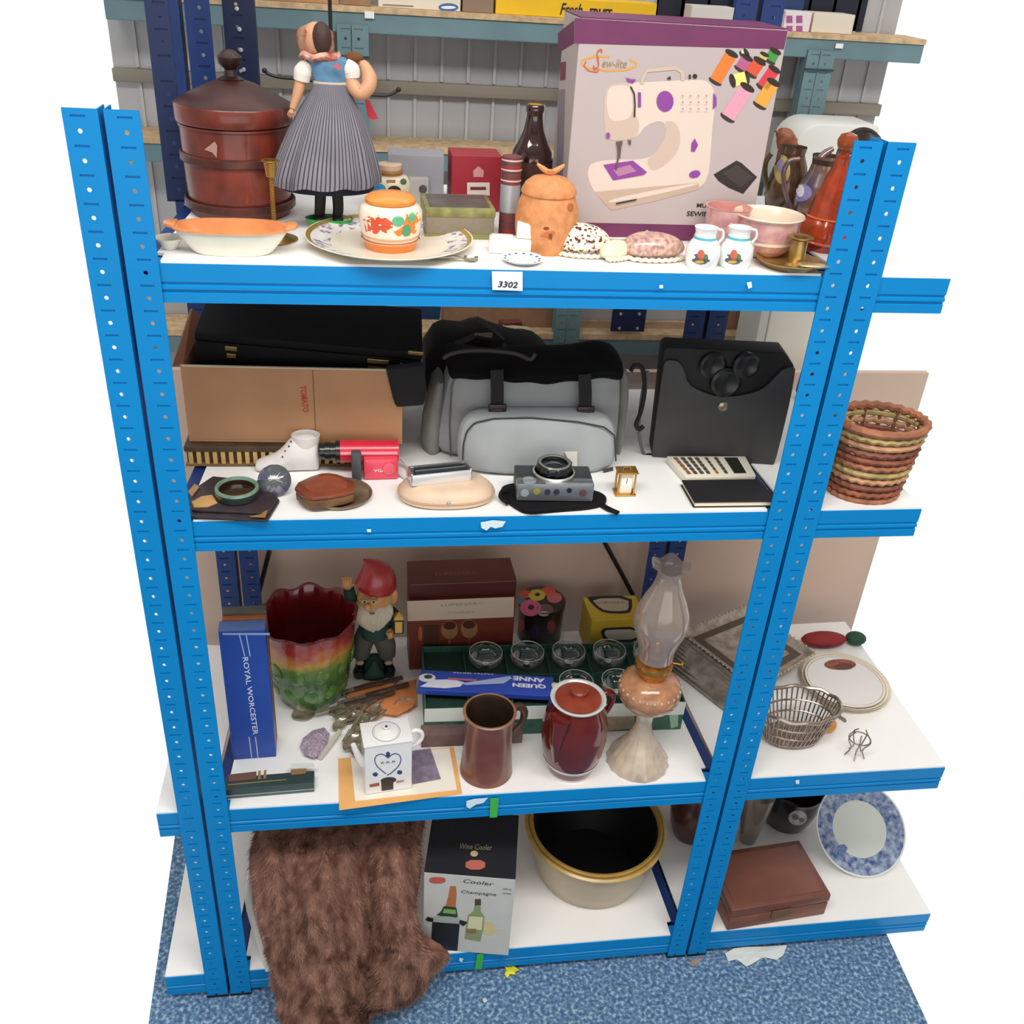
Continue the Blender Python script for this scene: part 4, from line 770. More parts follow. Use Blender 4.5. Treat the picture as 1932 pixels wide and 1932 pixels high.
# -- wicker/slatted tray under the cardboard box
c8, u, n, h = boxcorners(SB, (352, 884), (560, 870), (351, 842), .30)
h = .030; t = thing('slatted_tray', 'dark tray with a row of pale slats, underneath the cardboard box', 'tray', (c8[0]+c8[2])/2, rzof(u)); u = V((1, -.02, 0)).normalized(); n = V((.02, 1, 0)).normalized(); o0 = on(353, 880, SB); Wt = .262
def fbt(x0, x1, y0, y1, z0, z1): return [o0+u*x+n*y+V((0, 0, z)) for z in (z0, z1) for x, y in ((x0, y0), (x1, y0), (x1, y1), (x0, y1))]
m = MB(); m.hexa(fbt(0, Wt, .008, .29, 0, .026)); m.build('body', mat('#6b5236', .7, var=.2), t, smooth=False)
m = MB(); m.hexa(fbt(-.002, Wt+.002, -.001, .29, .026, .036)); m.build('rim', mat('#4c3a28', .6, var=.3), t, smooth=False, bevel=.002)
m = MB(); m.hexa(fbt(-.002, Wt+.002, -.001, .008, 0, .005)); m.build('foot_rail', mat('#7d6038', .6, var=.3), t, smooth=False, bevel=.001)
for k in range(20):
    m = MB(); m.hexa(fbt(.004+k*.0125, .0105+k*.0125, .0, .007, .005, .026)); m.build('slat', mat('#c7a566', .6, var=.15), t, smooth=False)
# -- cardboard box holding the black case
zb = SB+.0365
t, c8, u, n, h, W5, fb, W_ = openbox('cardboard_box', 'large open tan cardboard box holding a long black case, left on the second shelf', 'box', zb, (357, 833), (759, 838), (347, 692), .20, .004, TAN)
fr = W5[1]
m = MB(); m.hexa(fb(W_*.588, W_*.592, -.0006, 0, .004, h-.001)); m.build('fold_line', mat('#8b6040', .8), t, smooth=False)
text(t, 'TOMATO', fr, (566, 728), (572, 778), 12, mat('#c4472c', .7), bold=.03)
m = MB(); m.hexa(fb(0, W_*.99, .0, .0042, h, h+.0022)); m.build('top_edge', mat('#cdbb9c', .8), t, smooth=False)
o_box = c8
# side flap hanging
m = MB(); a = c8[7]; m.hexa([c8[4]+V((0, 0, 0)), c8[4]+u*.004, c8[7]+u*.004, c8[7], c8[4]+V((-.012, .0, .0)), c8[4]+V((-.010, 0, .004)), c8[7]+V((-.016, -.0, .022)), c8[7]+V((-.02, 0, .02))]); m.build('flap', mat('#7a4c34', .8), t, smooth=False)
# -- black case tilted in the box
a = at(372, 690, c8[0].y+.035); Yc = a.y
bl, br = at(374, 668, Yc), at(786, 704, Yc-.012); t = thing('instrument_case', 'long worn black case lying in the cardboard box', 'case', (bl+br)/2)
u = (br-bl).normalized(); up = V((0, -.12, 1)).normalized(); up = (up-u*up.dot(u)).normalized(); n = up.cross(u).normalized()
if n.y < 0: n = -n
bl = at(370, 684, Yc); Lc = (at(792, 700, Yc-.012)-bl).length; Hc = .053; Dc = .155
def fc(x0, x1, y0, y1, z0, z1): return [bl+u*x+n*y+up*z for z in (z0, z1) for x, y in ((x0, y0), (x1, y0), (x1, y1), (x0, y1))]
m = MB(); m.hexa(fc(0, Lc, 0, Dc, -.004, Hc*.72)); caseb = m; m.build('body', BKL, t, bevel=.002)
m = MB(); m.hexa(fc(-.001, Lc+.001, -.001, Dc, Hc*.74, Hc)); m.build('lid', BKL, t, bevel=.003)
GOLD = mat('#b79a5e', .35, .8)
for x, w_ in ((.045, .018), (Lc-.085, .034)):
    m = MB(); m.hexa(fc(x, x+w_, -.003, -.0008, Hc*.52, Hc*.66)); m.build('clasp', GOLD, t, smooth=False, bevel=.0006)
    m = MB(); m.hexa(fc(x+.002, x+w_*.9, -.003, -.0008, Hc*.28, Hc*.42)); m.build('clasp', GOLD, t, smooth=False, bevel=.0006)
m = MB(); m.hexa(fc(Lc-.012, Lc+.002, -.0018, .002, -.004, .008)); m.build('corner', GOLD, t, smooth=False, bevel=.0006)
m = MB(); m.hexa(fc(Lc-.022, Lc+.002, -.0018, .002, Hc-.004, Hc+.001)); m.build('corner', GOLD, t, smooth=False, bevel=.0006)
# -- black bag hanging over the box's right end
t = thing('cloth_pouch', 'black cloth pouch hanging over the right end of the cardboard box', 'pouch', at(775, 740, c8[1].y)); Yp = c8[1].y-.008
m = MB(); m.prism([at(728, 697, Yp), at(800, 690, Yp), at(806, 740, Yp), at(800, 766, Yp), at(748, 770, Yp), at(742, 755, Yp)], (0, .02, 0)); m.build('pouch', mat('#1c1b1e', .9, bump=.4), t, bevel=.004)
# -- dark clutter behind: duffel and straps
t = thing('duffel_bag', 'black crumpled duffel bag behind the grey camera bag', 'bag', on(900, 745, SB)); Yd = t.location.y
R = []
for k in range(15):
    q = k/14; x = 800+q*240; tp = [640, 612, 604, 606, 608, 604, 600, 606, 612, 618, 622, 624, 628, 640, 664][k]; A = at(x, tp, Yd); zc = (A.z+SB+.01)/2; hh = (A.z-SB-.01)/2
    R.append([V((A.x, Yd+.05*math.cos(a)*(1+.1*math.sin(k*2+a*3)), zc+hh*(math.sin(a) if abs(math.sin(a)) < 1 else math.sin(a))*(1+.02*math.sin(a*7+k)))) for a in [2*PI*j/20 for j in range(20)]])
m = MB(); m.rings(R, True, True, True); m.build('body', mat('#131011', .8, bump=.7, scale=25), t)
for pts in ([(860, 650), (900, 632), (930, 640), (955, 655)], [(905, 606), (930, 622), (950, 640), (940, 660)]):
    m = MB(); m.ribbon([at(x, y, Yd-.058) for x, y in pts], .012, .003, side=(0, 1, .6)); m.build('strap', mat('#2b2626', .7), t)
m = MB(); m.prism([at(895, 630, Yd-.06), at(930, 628, Yd-.06), at(928, 637, Yd-.06), at(897, 638, Yd-.06)], (0, .002, 0)); m.build('tag', mat('#9a8c86', .7), t)
t = thing('paper_stack', 'cream papers lying on top of the black duffel', 'papers', at(975, 625, Yd+.01)); zz = at(975, 640, Yd).z
m = MB(); m.prism([on(948, 617, zz), on(996, 622, zz), on(1004, 636, zz), on(962, 640, zz)], (0, 0, .006)); m.build('sheets', mat('#cdb994', .8), t, smooth=False)
m = MB(); m.prism([on(940, 612, zz), on(980, 610, zz), on(985, 618, zz), on(952, 620, zz)], (0, 0, .010)); m.build('booklet', mat('#7a3a30', .7), t, smooth=False)
t = thing('magazine', 'white and blue magazine standing under the top shelf above the black case', 'magazine', at(765, 600, .46)); zz = at(765, 602, .44).z
m = MB(); m.prism([at(735, 580, .462), at(832, 578, .462), at(829, 603, .462), at(727, 601, .462)], (0, .006, 0)); bm_ = m; m.build('cover', mat('#2a5a86', .5), t, smooth=False)
decal(t, 'white_print', bm_, [(mat('#dcd3c4', .5), [(727, 601), (735, 588), (760, 586), (790, 592), (796, 602)]), (mat('#e8e2d4', .5), [(770, 583), (795, 584), (790, 598), (772, 592)])])
# -- grey camera bag
GREY = mat('#989b9d', .9, var=.08, scale=18, bump=.3); GREYD = mat('#868884', .9, var=.1, scale=18, bump=.3); STR = mat('#191618', .8, bump=.3)
fl, fr_ = on(808, 882, SB), on(1172, 897, SB); t = thing('camera_bag', 'big grey canvas camera bag with black flap and two buckled straps', 'bag', (fl+fr_)/2+V((0, .06, 0)))
Yb = (fl.y+fr_.y)/2+.045; Z = lambda x, y, dy=0: at(x, y, Yb+dy)
def sheetbody(rows, y0, y1, name, m, par, n=9, bulge=.3, r=.012):
    """soft sided block: each row is (left px, right px, row px) at the front face"""
    R = []
    for (xl, xr, py, dd) in rows:
        A = at(xl, py, Yb+y0+dd); B_ = at(xr, py, Yb+y0+dd); ring = []
        for j in range(n+1):
            q = j/n; bu = math.sin(PI*q)*bulge*.02; e = .006*(abs(2*q-1)**6); ring.append(V((A.x+(B_.x-A.x)*q, A.y+(B_.y-A.y)*q-bu+e*2, A.z+(B_.z-A.z)*q)))
        yb = Yb+y1; ring += [V((B_.x, B_.y*.5+yb*.5, B_.z)), V((B_.x-.006, yb, B_.z)), V((A.x+.006, yb, A.z)), V((A.x, A.y*.5+yb*.5, A.z))]
        R.append(ring)
    mb = MB(); mb.rings(R, True, True, True); o = mb.build(name, m, par, sub=1); return mb, o
zmin = at(990, 870, Yb).z
yl = lambda x, z: None
# main body rows (bottom to top)
def row(z, xl, xr, dd=0):
    # row pixel of height z at the middle
    lo, hi = 500, 1000
    for _ in range(30):
        mid = (lo+hi)/2
        if at((xl+xr)/2, mid, Yb+dd).z > z: lo = mid
        else: hi = mid
    return (xl, xr, mid, dd)
rows = [row(SB+.001, 826, 1166), row(SB+.010, 822, 1170), row(SB+.05, 824, 1176), row(SB+.10, 834, 1180), row(SB+.14, 842, 1180), row(SB+.152, 850, 1176), row(SB+.156, 870, 1160, .02)]
body, ob = sheetbody(rows, 0, .11, 'body', GREY, t)
# side pocket left, side gusset right
m = MB(); R = []
for (xl, xr, z) in [(800, 836, .001), (796, 838, .02), (800, 840, .06), (812, 842, .105), (818, 842, .125), (826, 840, .13)]:
    A = at(xl, 800, Yb); B_ = at(xr, 800, Yb); A = V((at(xl, row(SB+z, xl, xr)[2], Yb).x, 0, 0)); B_ = V((at(xr, row(SB+z, xl, xr)[2], Yb).x, 0, 0)); cx = (A.x+B_.x)/2; rx = (B_.x-A.x)/2
    R.append([V((cx+rx*math.cos(a)*(1+.08*math.sin(a*6)), Yb+.05+.035*math.sin(a), SB+z)) for a in [2*PI*j/20 for j in range(20)]])
m.rings(R, True, True, True); m.build('side_pocket', GREYD, t)
m = MB(); R = []
for (xl, xr, z) in [(1160, 1180, .001), (1164, 1186, .03), (1170, 1196, .10), (1172, 1196, .14), (1172, 1186, .155)]:
    rr = row(SB+z, xl, xr)[2]; A = at(xl, rr, Yb); B_ = at(xr, rr, Yb); cx = (A.x+B_.x)/2; rx = (B_.x-A.x)/2
    R.append([V((cx+rx*math.cos(a), Yb+.055+.045*math.sin(a), SB+z)) for a in [2*PI*j/16 for j in range(16)]])
m.rings(R, True, True, True); m.build('side_gusset', GREYD, t)
# front pocket
yp = -.055
rows = [row(SB+.001, 880, 1150, yp), row(SB+.008, 866, 1164, yp), row(SB+.045, 862, 1170, yp), row(SB+.084, 868, 1166, yp), row(SB+.097, 884, 1150, yp+.004), row(SB+.101, 905, 1120, yp+.012)]
rows = [(a_, b_, c_, d_) for a_, b_, c_, d_ in rows]
pk, po = sheetbody([(a_, b_, c_, d_-yp) for a_, b_, c_, d_ in rows], yp, -.001, 'front_pocket', mat('#a6abad', .9, var=.06, scale=14, bump=.25), t, bulge=.5)
# piping around the pocket and along the body
def hug(src, pts, off=.0015):
    tr = bvh(src); out = []
    for p in pts:
        h, nn = hit(tr, *p)
        if h is None: h = tr.find_nearest(CAM+ray(*p)*((V(src.v[0])-CAM).dot(CF)))[0]
        out.append(h+(CAM-h).normalized()*off)
    return out
def interp(pts, n=24):
    L = [0]
    for a, b_ in zip(pts, pts[1:]): L.append(L[-1]+math.hypot(b_[0]-a[0], b_[1]-a[1]))
    out = []
    for i in range(n):
        d = L[-1]*i/(n-1); k = max(0, min(len(pts)-2, next((j for j in range(len(L)-1) if L[j+1] >= d-1e-6), len(pts)-2))); f = (d-L[k])/max(1e-6, L[k+1]-L[k]); out.append((pts[k][0]+(pts[k+1][0]-pts[k][0])*f, pts[k][1]+(pts[k+1][1]-pts[k][1])*f))
    return out
m = MB(); m.tube(hug(pk, interp([(873, 868), (874, 840), (880, 815), (895, 798), (930, 790), (1000, 788), (1090, 796), (1140, 806), (1160, 822), (1162, 870)], 50)), .0013, 6); m.build('piping', mat('#3a3a3a', .8), t)
m = MB(); m.tube(hug(body, interp([(850, 860), (848, 800), (852, 730), (860, 706)], 20)), .0012, 6); m.build('piping', mat('#5d6061', .8), t)
# black flap and top
rowsf = [row(SB+.136, 846, 1180), row(SB+.158, 842, 1184), row(SB+.168, 862, 1172, .03), row(SB+.172, 900, 1130, .05)]
R = []
m = MB(); K = 26
for k in range(K+1):
    q = k/K; x0 = rowsf[0][0]+(rowsf[0][1]-rowsf[0][0])*q; A = at(x0, 700, Yb); X = at(rowsf[0][0], 700, Yb).x*(1-q)+at(rowsf[0][1], 700, Yb).x*q
    low = SB+.140+.004*math.sin(q*9)+.002*math.sin(q*31); tp = SB+.172+.006*math.sin(q*14+1)+.012*(q > .55)*math.sin((q-.55)*PI/.45)
    R.append([V((X, Yb-.010-.006*math.sin(PI*q), low)), V((X, Yb-.012-.006*math.sin(PI*q), (low+tp)/2)), V((X, Yb+.004, tp-.004)), V((X, Yb+.04, tp+.003*math.sin(q*23))), V((X, Yb+.09, tp-.004)), V((X, Yb+.115, (low+tp)/2)), V((X, Yb+.115, low)), V((X, Yb+.05, low))])
m.rings(R, True, True, True); m.build('black_flap', mat('#090809', .85, bump=.8, scale=30, spec=.2), t, sub=1)
for px, yb2, yt in ((938, 772, 700), (1104, 776, 708)):
    m = MB(); A = at(px, yb2, Yb-.022); B_ = at(px, yt, Yb-.022); m.ribbon([B_+V((0, .004, 0)), (A+B_)/2+V((0, -.002, 0)), A], mp(A)*24, .002, side=(1, 0, 0)); m.build('strap', STR, t)
    q = A+V((0, -.003, .002)); s = mp(q); m = MB(); m.box(q.x-s*17, q.x+s*17, q.y-.003, q.y+.003, q.z-s*10, q.z+s*10); bk = m.build('buckle', mat('#1d1716', .4), t, bevel=.002)
    m = MB(); m.box(q.x-s*9, q.x+s*9, q.y-.005, q.y-.003, q.z-s*3, q.z+s*3); m.build('prong', mat('#3a2a24', .4), bk)
m = MB(); m.tube([at(x, y, Yb-.018) for x, y in [(836, 676), (850, 668), (880, 662), (930, 662), (975, 668), (1000, 678), (1010, 668)]], .0035, 8); m.build('grab_handle', mat('#2a2425', .6), t)
m = MB(); m.tube([at(x, y, Yb+.01) for x, y in [(1190, 700), (1196, 690), (1206, 690), (1214, 702), (1216, 740), (1208, 780), (1200, 800), (1206, 810), (1214, 804)]], .004, 8); m.build('shoulder_strap', STR, t)
decal(t, 'white_tag', pk, [(mat('#e6e4d8', .6), [(1064, 850), (1088, 850), (1088, 878), (1076, 878)])], off=.003)
decal(t, 'buckle_patch', pk, [(mat('#4b3a38', .7), [(1134, 886), (1156, 880), (1156, 892), (1138, 904)])], off=.0012)
# -- black satchel
c8, u, n, h = boxcorners(SB, (1232, 866), (1462, 878), (1256, 660), .075)
a = on(1230, 862, SB); b_ = on(1460, 877, SB); u = (b_-a).normalized(); n = V((-u.y, u.x, 0)); t = thing('satchel', 'dark grey flat satchel with a round snap and curved black opening', 'bag', (a+b_)/2+n*.04, rzof(u))
def satz(x, y): d_ = ray(x, y); return CAM+d_*((a-CAM).dot(n)/d_.dot(n))
SAT = mat('#3c3c3d', .6, var=.12, scale=12, bump=.15)
out = [(1230, 862), (1460, 877), (1476, 820), (1492, 752), (1502, 700), (1498, 690), (1482, 668), (1260, 658), (1252, 664), (1244, 740)]
m = MB(); pts = [satz(*p) for p in out]; m.prism([p+n*.006 for p in pts], n*.05); bb = m; m.build('body', mat('#121213', .7), t, bevel=.003)
fp = sm([(1229, 860), (1232, 866), (1456, 880), (1462, 874), (1476, 820), (1492, 752), (1501, 698), (1500, 694), (1480, 694), (1462, 712), (1445, 730), (1430, 738), (1400, 746), (1368, 749), (1345, 746), (1318, 736), (1298, 724), (1292, 700), (1282, 682), (1268, 679), (1256, 680), (1252, 690), (1244, 740)], 1)
m = MB(); m.prism([satz(*p)-n*.001 for p in fp], n*.006); pan = m; m.build('front_panel', SAT, t, bevel=.0015)
m = MB(); q = satz(1364, 766); m.lathe((0, 0, 0), [(.0085, 0), (.0085, .0015), (.006, .003), (.0001, .0032)], 20, M=Matrix.Translation(q-n*.001) @ Matrix.Rotation(PI/2, 4, 'X')); m.build('snap', mat('#a89c86', .3, .8), t)
for (px, py, rx, ry) in ((1345, 690, 26, 22), (1408, 690, 26, 22), (1370, 722, 30, 18)):
    m = MB(); q = satz(px, py)+n*.002; s = mp(q); m.lathe((0, 0, 0), [(s*rx, -.004), (s*rx, .003), (s*rx*.8, .006), (s*rx*.6, .003), (.0001, .002)], 24, M=Matrix.Translation(q) @ Matrix.Rotation(PI/2, 4, 'X')); m.build('lens_ring', mat('#141416', .4, coat=.15), t)
m = MB(); m.tube([at(x, y, a.y+.01) for x, y in [(1222, 700), (1212, 740), (1206, 790), (1206, 820), (1212, 850), (1222, 870), (1236, 882), (1250, 880)]], .0028, 8); m.build('strap', mat('#5a5f60', .6), t)
# -- dark carved bottle/figure behind the post
t, c, b, pr, o = turned('dark_figurine', 'dark brown turned wooden piece just behind the right post on the second shelf', 'figurine', 1520, 760, SB, [(14, 752), (22, 740), (20, 700), (12, 680), (18, 665), (16, 640)], mat('#2c1a16', .4), cap1=True)
# -- white boot
c = on(560, 884, SB); s = mp(c); t = thing('baby_boot', 'white leather baby boot with lace holes in front of the cardboard box', 'shoe', c); WL = mat('#e6e2de', .5, var=.05, bump=.15, scale=40)
X = lambda x, y: at(x, y, c.y)
R = []
# sections along the shoe: toe (left) -> heel (right), each an oval in the y,z plane
secs = [(482, .55, 14), (490, .75, 20), (505, .95, 25), (522, 1, 32), (538, 1, 46), (552, .95, 68), (568, .92, 72), (585, .92, 72), (598, .85, 70), (604, .6, 60)]
soleprof = []
for (px, wd, hp) in secs:
    A = at(px, 884, c.y); hh = hp*s; ring = []
    for j in range(20):
        a_ = 2*PI*j/20; yy = .022*wd*math.cos(a_)*(1 if math.sin(a_) < .2 else .85); zz = max(0, hh/2+hh/2*math.sin(a_)*(1.12 if math.sin(a_) < 0 else 1)); ring.append(V((A.x+.0*zz, c.y+yy, SB+zz)))
    R.append(ring)
m = MB(); m.rings(R, True, True, True); boot = m; m.build('upper', WL, t, sub=1)
m = MB(); A = at(577, 829, c.y); m.lathe(V((A.x, c.y, SB+.050)), [(.020, -.006), (.0215, .004), (.0225, .011), (.0215, .0115), (.019, .004), (.0175, -.004), (.0001, -.004)], 24, sy=.8); m.build('collar', WL, t)
for (px, py) in ((533, 862), (538, 851), (545, 842), (549, 833)):
    tr = bvh(boot); hh, nn = hit(tr, px, py)
    if hh is None: hh = X(px, py)
    m = MB(); m.ball(hh, .0016, 8, 5); m.build('eyelet', mat('#3a3634', .5), t)
# -- red camcorder
c8, u, n, h = boxcorners(SB, (662, 905), (752, 905), (662, 862), .035); t = thing('camcorder', 'bright red handheld camcorder with black lens in front of the cardboard box', 'camera', (c8[0]+c8[2])/2, rzof(u)); RED = mat('#d2243c', .3, coat=.4, var=.05)
h0 = at(700, 872, c8[0].y).z-SB
o_ = on(648, 908, SB); u = (on(752, 905, SB)-o_).normalized(); n = V((-u.y, u.x, 0)); Lc = (on(752, 905, SB)-o_).length
def fr2(x0, x1, y0, y1, z0, z1): return [o_+u*x+n*y+V((0, 0, z)) for z in (z0, z1) for x, y in ((x0, y0), (x1, y0), (x1, y1), (x0, y1))]
H = at(700, 868, o_.y).z-SB; s = mp(o_)
m = MB(); m.hexa(fr2(s*38, Lc, 0, .03, .0, H)); lowr = m; m.build('body', mat('#e0455c', .35, coat=.3), t, bevel=.004)
m = MB(); A = at(640, 858, o_.y+.03); m.tube([V((at(642, 858, o_.y+.03).x, o_.y+.032, SB+H*.98)), V((at(752, 858, o_.y+.03).x, o_.y+.032, SB+H*.98))], .0185, 20); m.build('barrel', RED, t)
m = MB(); m.tube([V((at(642, 855, o_.y).x, o_.y+.014, SB+H*1.12)), V((at(750, 855, o_.y).x, o_.y+.014, SB+H*1.12))], .003, 8); m.build('highlight_strip', mat('#e9909c', .3), t)
m = MB(); xa = at(604, 858, o_.y+.03).x; xb = at(642, 858, o_.y+.03).x; 
for k, (q0, q1, rr) in enumerate(((0, .25, .013), (.25, .5, .016), (.5, .78, .0145), (.78, 1.0, .018))):
    m = MB(); m.tube([V((xa+(xb-xa)*q0, o_.y+.032, SB+H*.98)), V((xa+(xb-xa)*q1-.0004, o_.y+.032, SB+H*.98))], rr, 20); m.build('lens_ring', mat('#17171a', .3, coat=.4), t)
m = MB(); m.hexa(fr2(s*16, s*34, -.004, .012, 0, H*1.35)); m.build('grip', mat('#4a4b50', .5), t, bevel=.003)
m = MB(); q = o_+u*(Lc*.83)+V((0, -.0005, H*.55)); m.lathe((0, 0, 0), [(.0105, 0), (.0105, .0015), (.0085, .002), (.0001, .002)], 22, M=Matrix.Translation(q) @ Matrix.Rotation(PI/2, 4, 'X')); m.build('dial', mat('#e35a6c', .35), t)
text(t, 'VGA', lowr, (705, 890), (728, 890), 6, mat('#f2d8dc', .5), bold=.02)
m = MB(); m.tube([o_+u*Lc+V((.002, .01, .004)), o_+u*(Lc+.012)+V((0, 0, .003)), o_+u*(Lc+.016)+V((0, .03, .004)), o_+u*(Lc+.005)+V((0, .045, .015))], .0022, 8); m.build('wrist_cord', mat('#c9c4c2', .6), t)
# -- wallet, purse, bowls on the left
LE2 = mat('#2e2328', .5, var=.25, scale=40, bump=.4)
pts = [(357, 940), (380, 906), (410, 900), (470, 905), (528, 946), (520, 965), (506, 985), (361, 979)]
t = thing('leather_wallet', 'dark purple-brown leather wallet with gilt corner at the left shelf front', 'wallet', on(430, 950, SB))
m = MB(); m.prism([on(x, y, SB+.0004) for x, y in [(360, 980), (505, 986), (528, 948), (500, 915), (400, 905), (358, 940)]], (0, 0, .005)); m.build('lower_cover', LE2, t, bevel=.0015)
m = MB(); m.prism([on(x, y, SB+.006) for x, y in [(362, 966), (506, 972), (524, 944), (498, 912), (402, 902), (360, 930)]], (0, 0, .004)); m.build('upper_cover', LE2, t, bevel=.0015)
m = MB(); m.prism([on(x, y, SB+.0103) for x, y in [(470, 975), (500, 977), (506, 962), (498, 966), (492, 971)]], (0, 0, .0008)); m.build('gilt_corner', mat('#b58a50', .4, .5), t, smooth=False)
m = MB(); m.prism([on(x, y, SB+.0103) for x, y in [(362, 948), (380, 938), (400, 935), (410, 950), (392, 957), (366, 958)]], (0, 0, .0015)); m.build('tan_lining', mat('#c99a5e', .6), t, smooth=False)
m = MB(); m.prism([on(x, y, SB+.0103) for x, y in [(355, 928), (368, 914), (376, 920), (362, 938)]], (0, 0, .0015)); m.build('tan_lining', mat('#b08a60', .6), t, smooth=False)
z2_ = SB+.0123
t, c, b, pr, o = turned('green_ashtray', 'round dark bowl with thick green rim lying on the leather wallet', 'bowl', 448, 950, z2_, [(33, 942), (38, 934), (41, 926), (41, 921)], mat('#2b3a34', .25, coat=.5))
r, z = pr[-1]; m = MB(); m.lathe(c, [(r, z), (r-.001, z+.003), (r-.005, z+.003), (r-.0065, z)], 40, cap0=False); m.build('rim', mat('#6b8a76', .25, coat=.5, var=.2, scale=50), t)
m = MB(); m.lathe(c, [(r-.0065, z), (r*.75, .004), (.0001, .003)], 40, cap0=False); m.build('well', mat('#2a150c', .25, coat=.6, var=.3), t)
c = on(518, 928, SB); s = mp(c); t = thing('ribbed_dish', 'round grey-green ribbed glass dish leaning beside the green bowl', 'dish', c)
q = at(518, 908, c.y); Mx = Matrix.Translation(V((q.x, q.y, SB+s*24))) @ Matrix.Rotation(math.radians(48), 4, 'X')
m = MB(); m.lathe((0, 0, 0), [(s*30, 0), (s*31, .002), (s*24, .008), (s*8, .011), (.0001, .0112)], 36, M=Mx, fn=lambda a, r, z, k: (r, z+.0012*math.cos(a*14)*(0 < k < 3))); m.build('dish', mat('#5b625a', .15, coat=.7, var=.35, scale=50, col2='#4b4a66'), t)
m = MB(); m.ball(on(484, 928, SB)+V((0, 0, .012)), .007, 12, 8); m.build('knob', mat('#a56a66', .4), t)
# -- leather box on a tray
c = on(640, 936, SB); s = mp(c); t = thing('round_tray', 'round mottled brass tray under the brown leather box', 'tray', c)
m = MB(); m.lathe(c, [(s*44, 0), (s*58, .002), (s*62, .007), (s*60, .0075), (s*56, .003), (.0001, .0025)], 48, sy=.95); m.build('tray', mat('#8f8a6a', .3, .4, var=.4, scale=25, col2='#6f5546'), t)
zt = SB+.0078
LB = mat('#7b3b25', .4, var=.3, scale=18, bump=.35, coat=.2); LS = mat('#6b4a2c', .5, var=.3, scale=25, bump=.4)
ring0 = [(552, 940), (556, 932), (606, 920), (640, 920), (668, 936), (676, 944), (664, 952), (600, 962), (578, 962), (560, 952)]
cx = on(610, 938, zt); hh = .021
base = sm([(553, 938), (575, 958), (600, 962), (666, 950), (672, 938), (662, 926), (628, 914), (600, 916)], 1)
bpts = [on(x, y, zt) for x, y in base]; cc = sum(bpts, V())/len(bpts); t = thing('leather_box', 'brown tooled leather box with rounded corners on the round tray', 'box', cc)
m = MB(); m.prism(bpts, (0, 0, hh*.68)); m.build('box', LS, t, bevel=.002)
m = MB(); m.prism([cc+(p-cc)*1.03+V((0, 0, hh*.70)) for p in bpts], (0, 0, hh*.32)); m.build('lid', LB, t, bevel=.0025)
m = MB(); m.prism([cc+(p-cc)*.72+V((0, 0, hh*1.02)) for p in bpts], (0, 0, .0008)); m.build('tooled_panel', mat('#8c4630', .4, var=.2), t, smooth=False)
# -- cream purse with silver clasp
c = on(842, 936, SB); s = mp(c); t = thing('clasp_purse', 'cream leather coin purse with silver clasp frame in front of the grey bag', 'purse', c); CL = mat('#d8bda2', .5, var=.06, bump=.2, scale=30)
R = []
for (k_, z) in [(.9, 0), (1.0, .004), (1.02, .010), (.97, .017), (.85, .024), (.7, .028)]:
    R.append([c+V((s*88*k_*math.copysign(abs(math.cos(a_))**.8, math.cos(a_)), .046*k_*math.copysign(abs(math.sin(a_))**.85, math.sin(a_))+.004*z/.03, z)) for a_ in [2*PI*j/44 for j in range(44)]])
m = MB(); m.rings(R, True, True, True); pb = m; m.build('body', CL, t)
m = MB(); m.tube([p+V((0, 0, .0005)) for p in R[2]], .0016, 6, closed=True); m.build('seam', mat('#b99a80', .5), t)
SIL = mat('#c7c9cb', .2, .85); a0 = at(775, 918, c.y-.006); a1 = at(882, 896, c.y-.006)
ux = V((1, .18, 0)).normalized(); ny = V((-.18, 1, 0)); cs = V((at(830, 905, c.y).x, c.y+.004, SB+.028)); Wc = s*56
m = MB(); m.hexa([cs+ux*x+ny*y+V((0, 0, z)) for z in (0, .018) for x, y in ((-Wc, -.014), (Wc, -.014), (Wc, -.010), (-Wc, -.010))]); fr3 = m.build('clasp_front', mat('#e4e6e8', .25, .4), t, bevel=.001)
m = MB(); m.hexa([cs+ux*x+ny*y+V((0, 0, z)) for z in (0, .021) for x, y in ((-Wc, .010), (Wc, .010), (Wc, .014), (-Wc, .014))]); m.build('clasp_back', SIL, t, bevel=.001)
for sg in (-1, 1): m = MB(); m.hexa([cs+ux*x+ny*y+V((0, 0, z)) for z in (0, .021) for x, y in ((sg*Wc-.002, -.013), (sg*Wc+.002, -.013), (sg*Wc+.002, .013), (sg*Wc-.002, .013))]); m.build('clasp_end', SIL, t, bevel=.001)
for yy in (-.004, .003): m = MB(); m.hexa([cs+ux*x+ny*y+V((0, 0, z)) for z in (.001, .022) for x, y in ((-Wc*.86, yy), (Wc*.86, yy), (Wc*.86, yy+.0016), (-Wc*.86, yy+.0016))]); m.build('inner_plate', mat('#7d8384', .2, .8), t)
m = MB(); m.ball(V((c.x, c.y-.045, SB+.014)), .0028, 10, 6); m.build('snap', SIL, t)
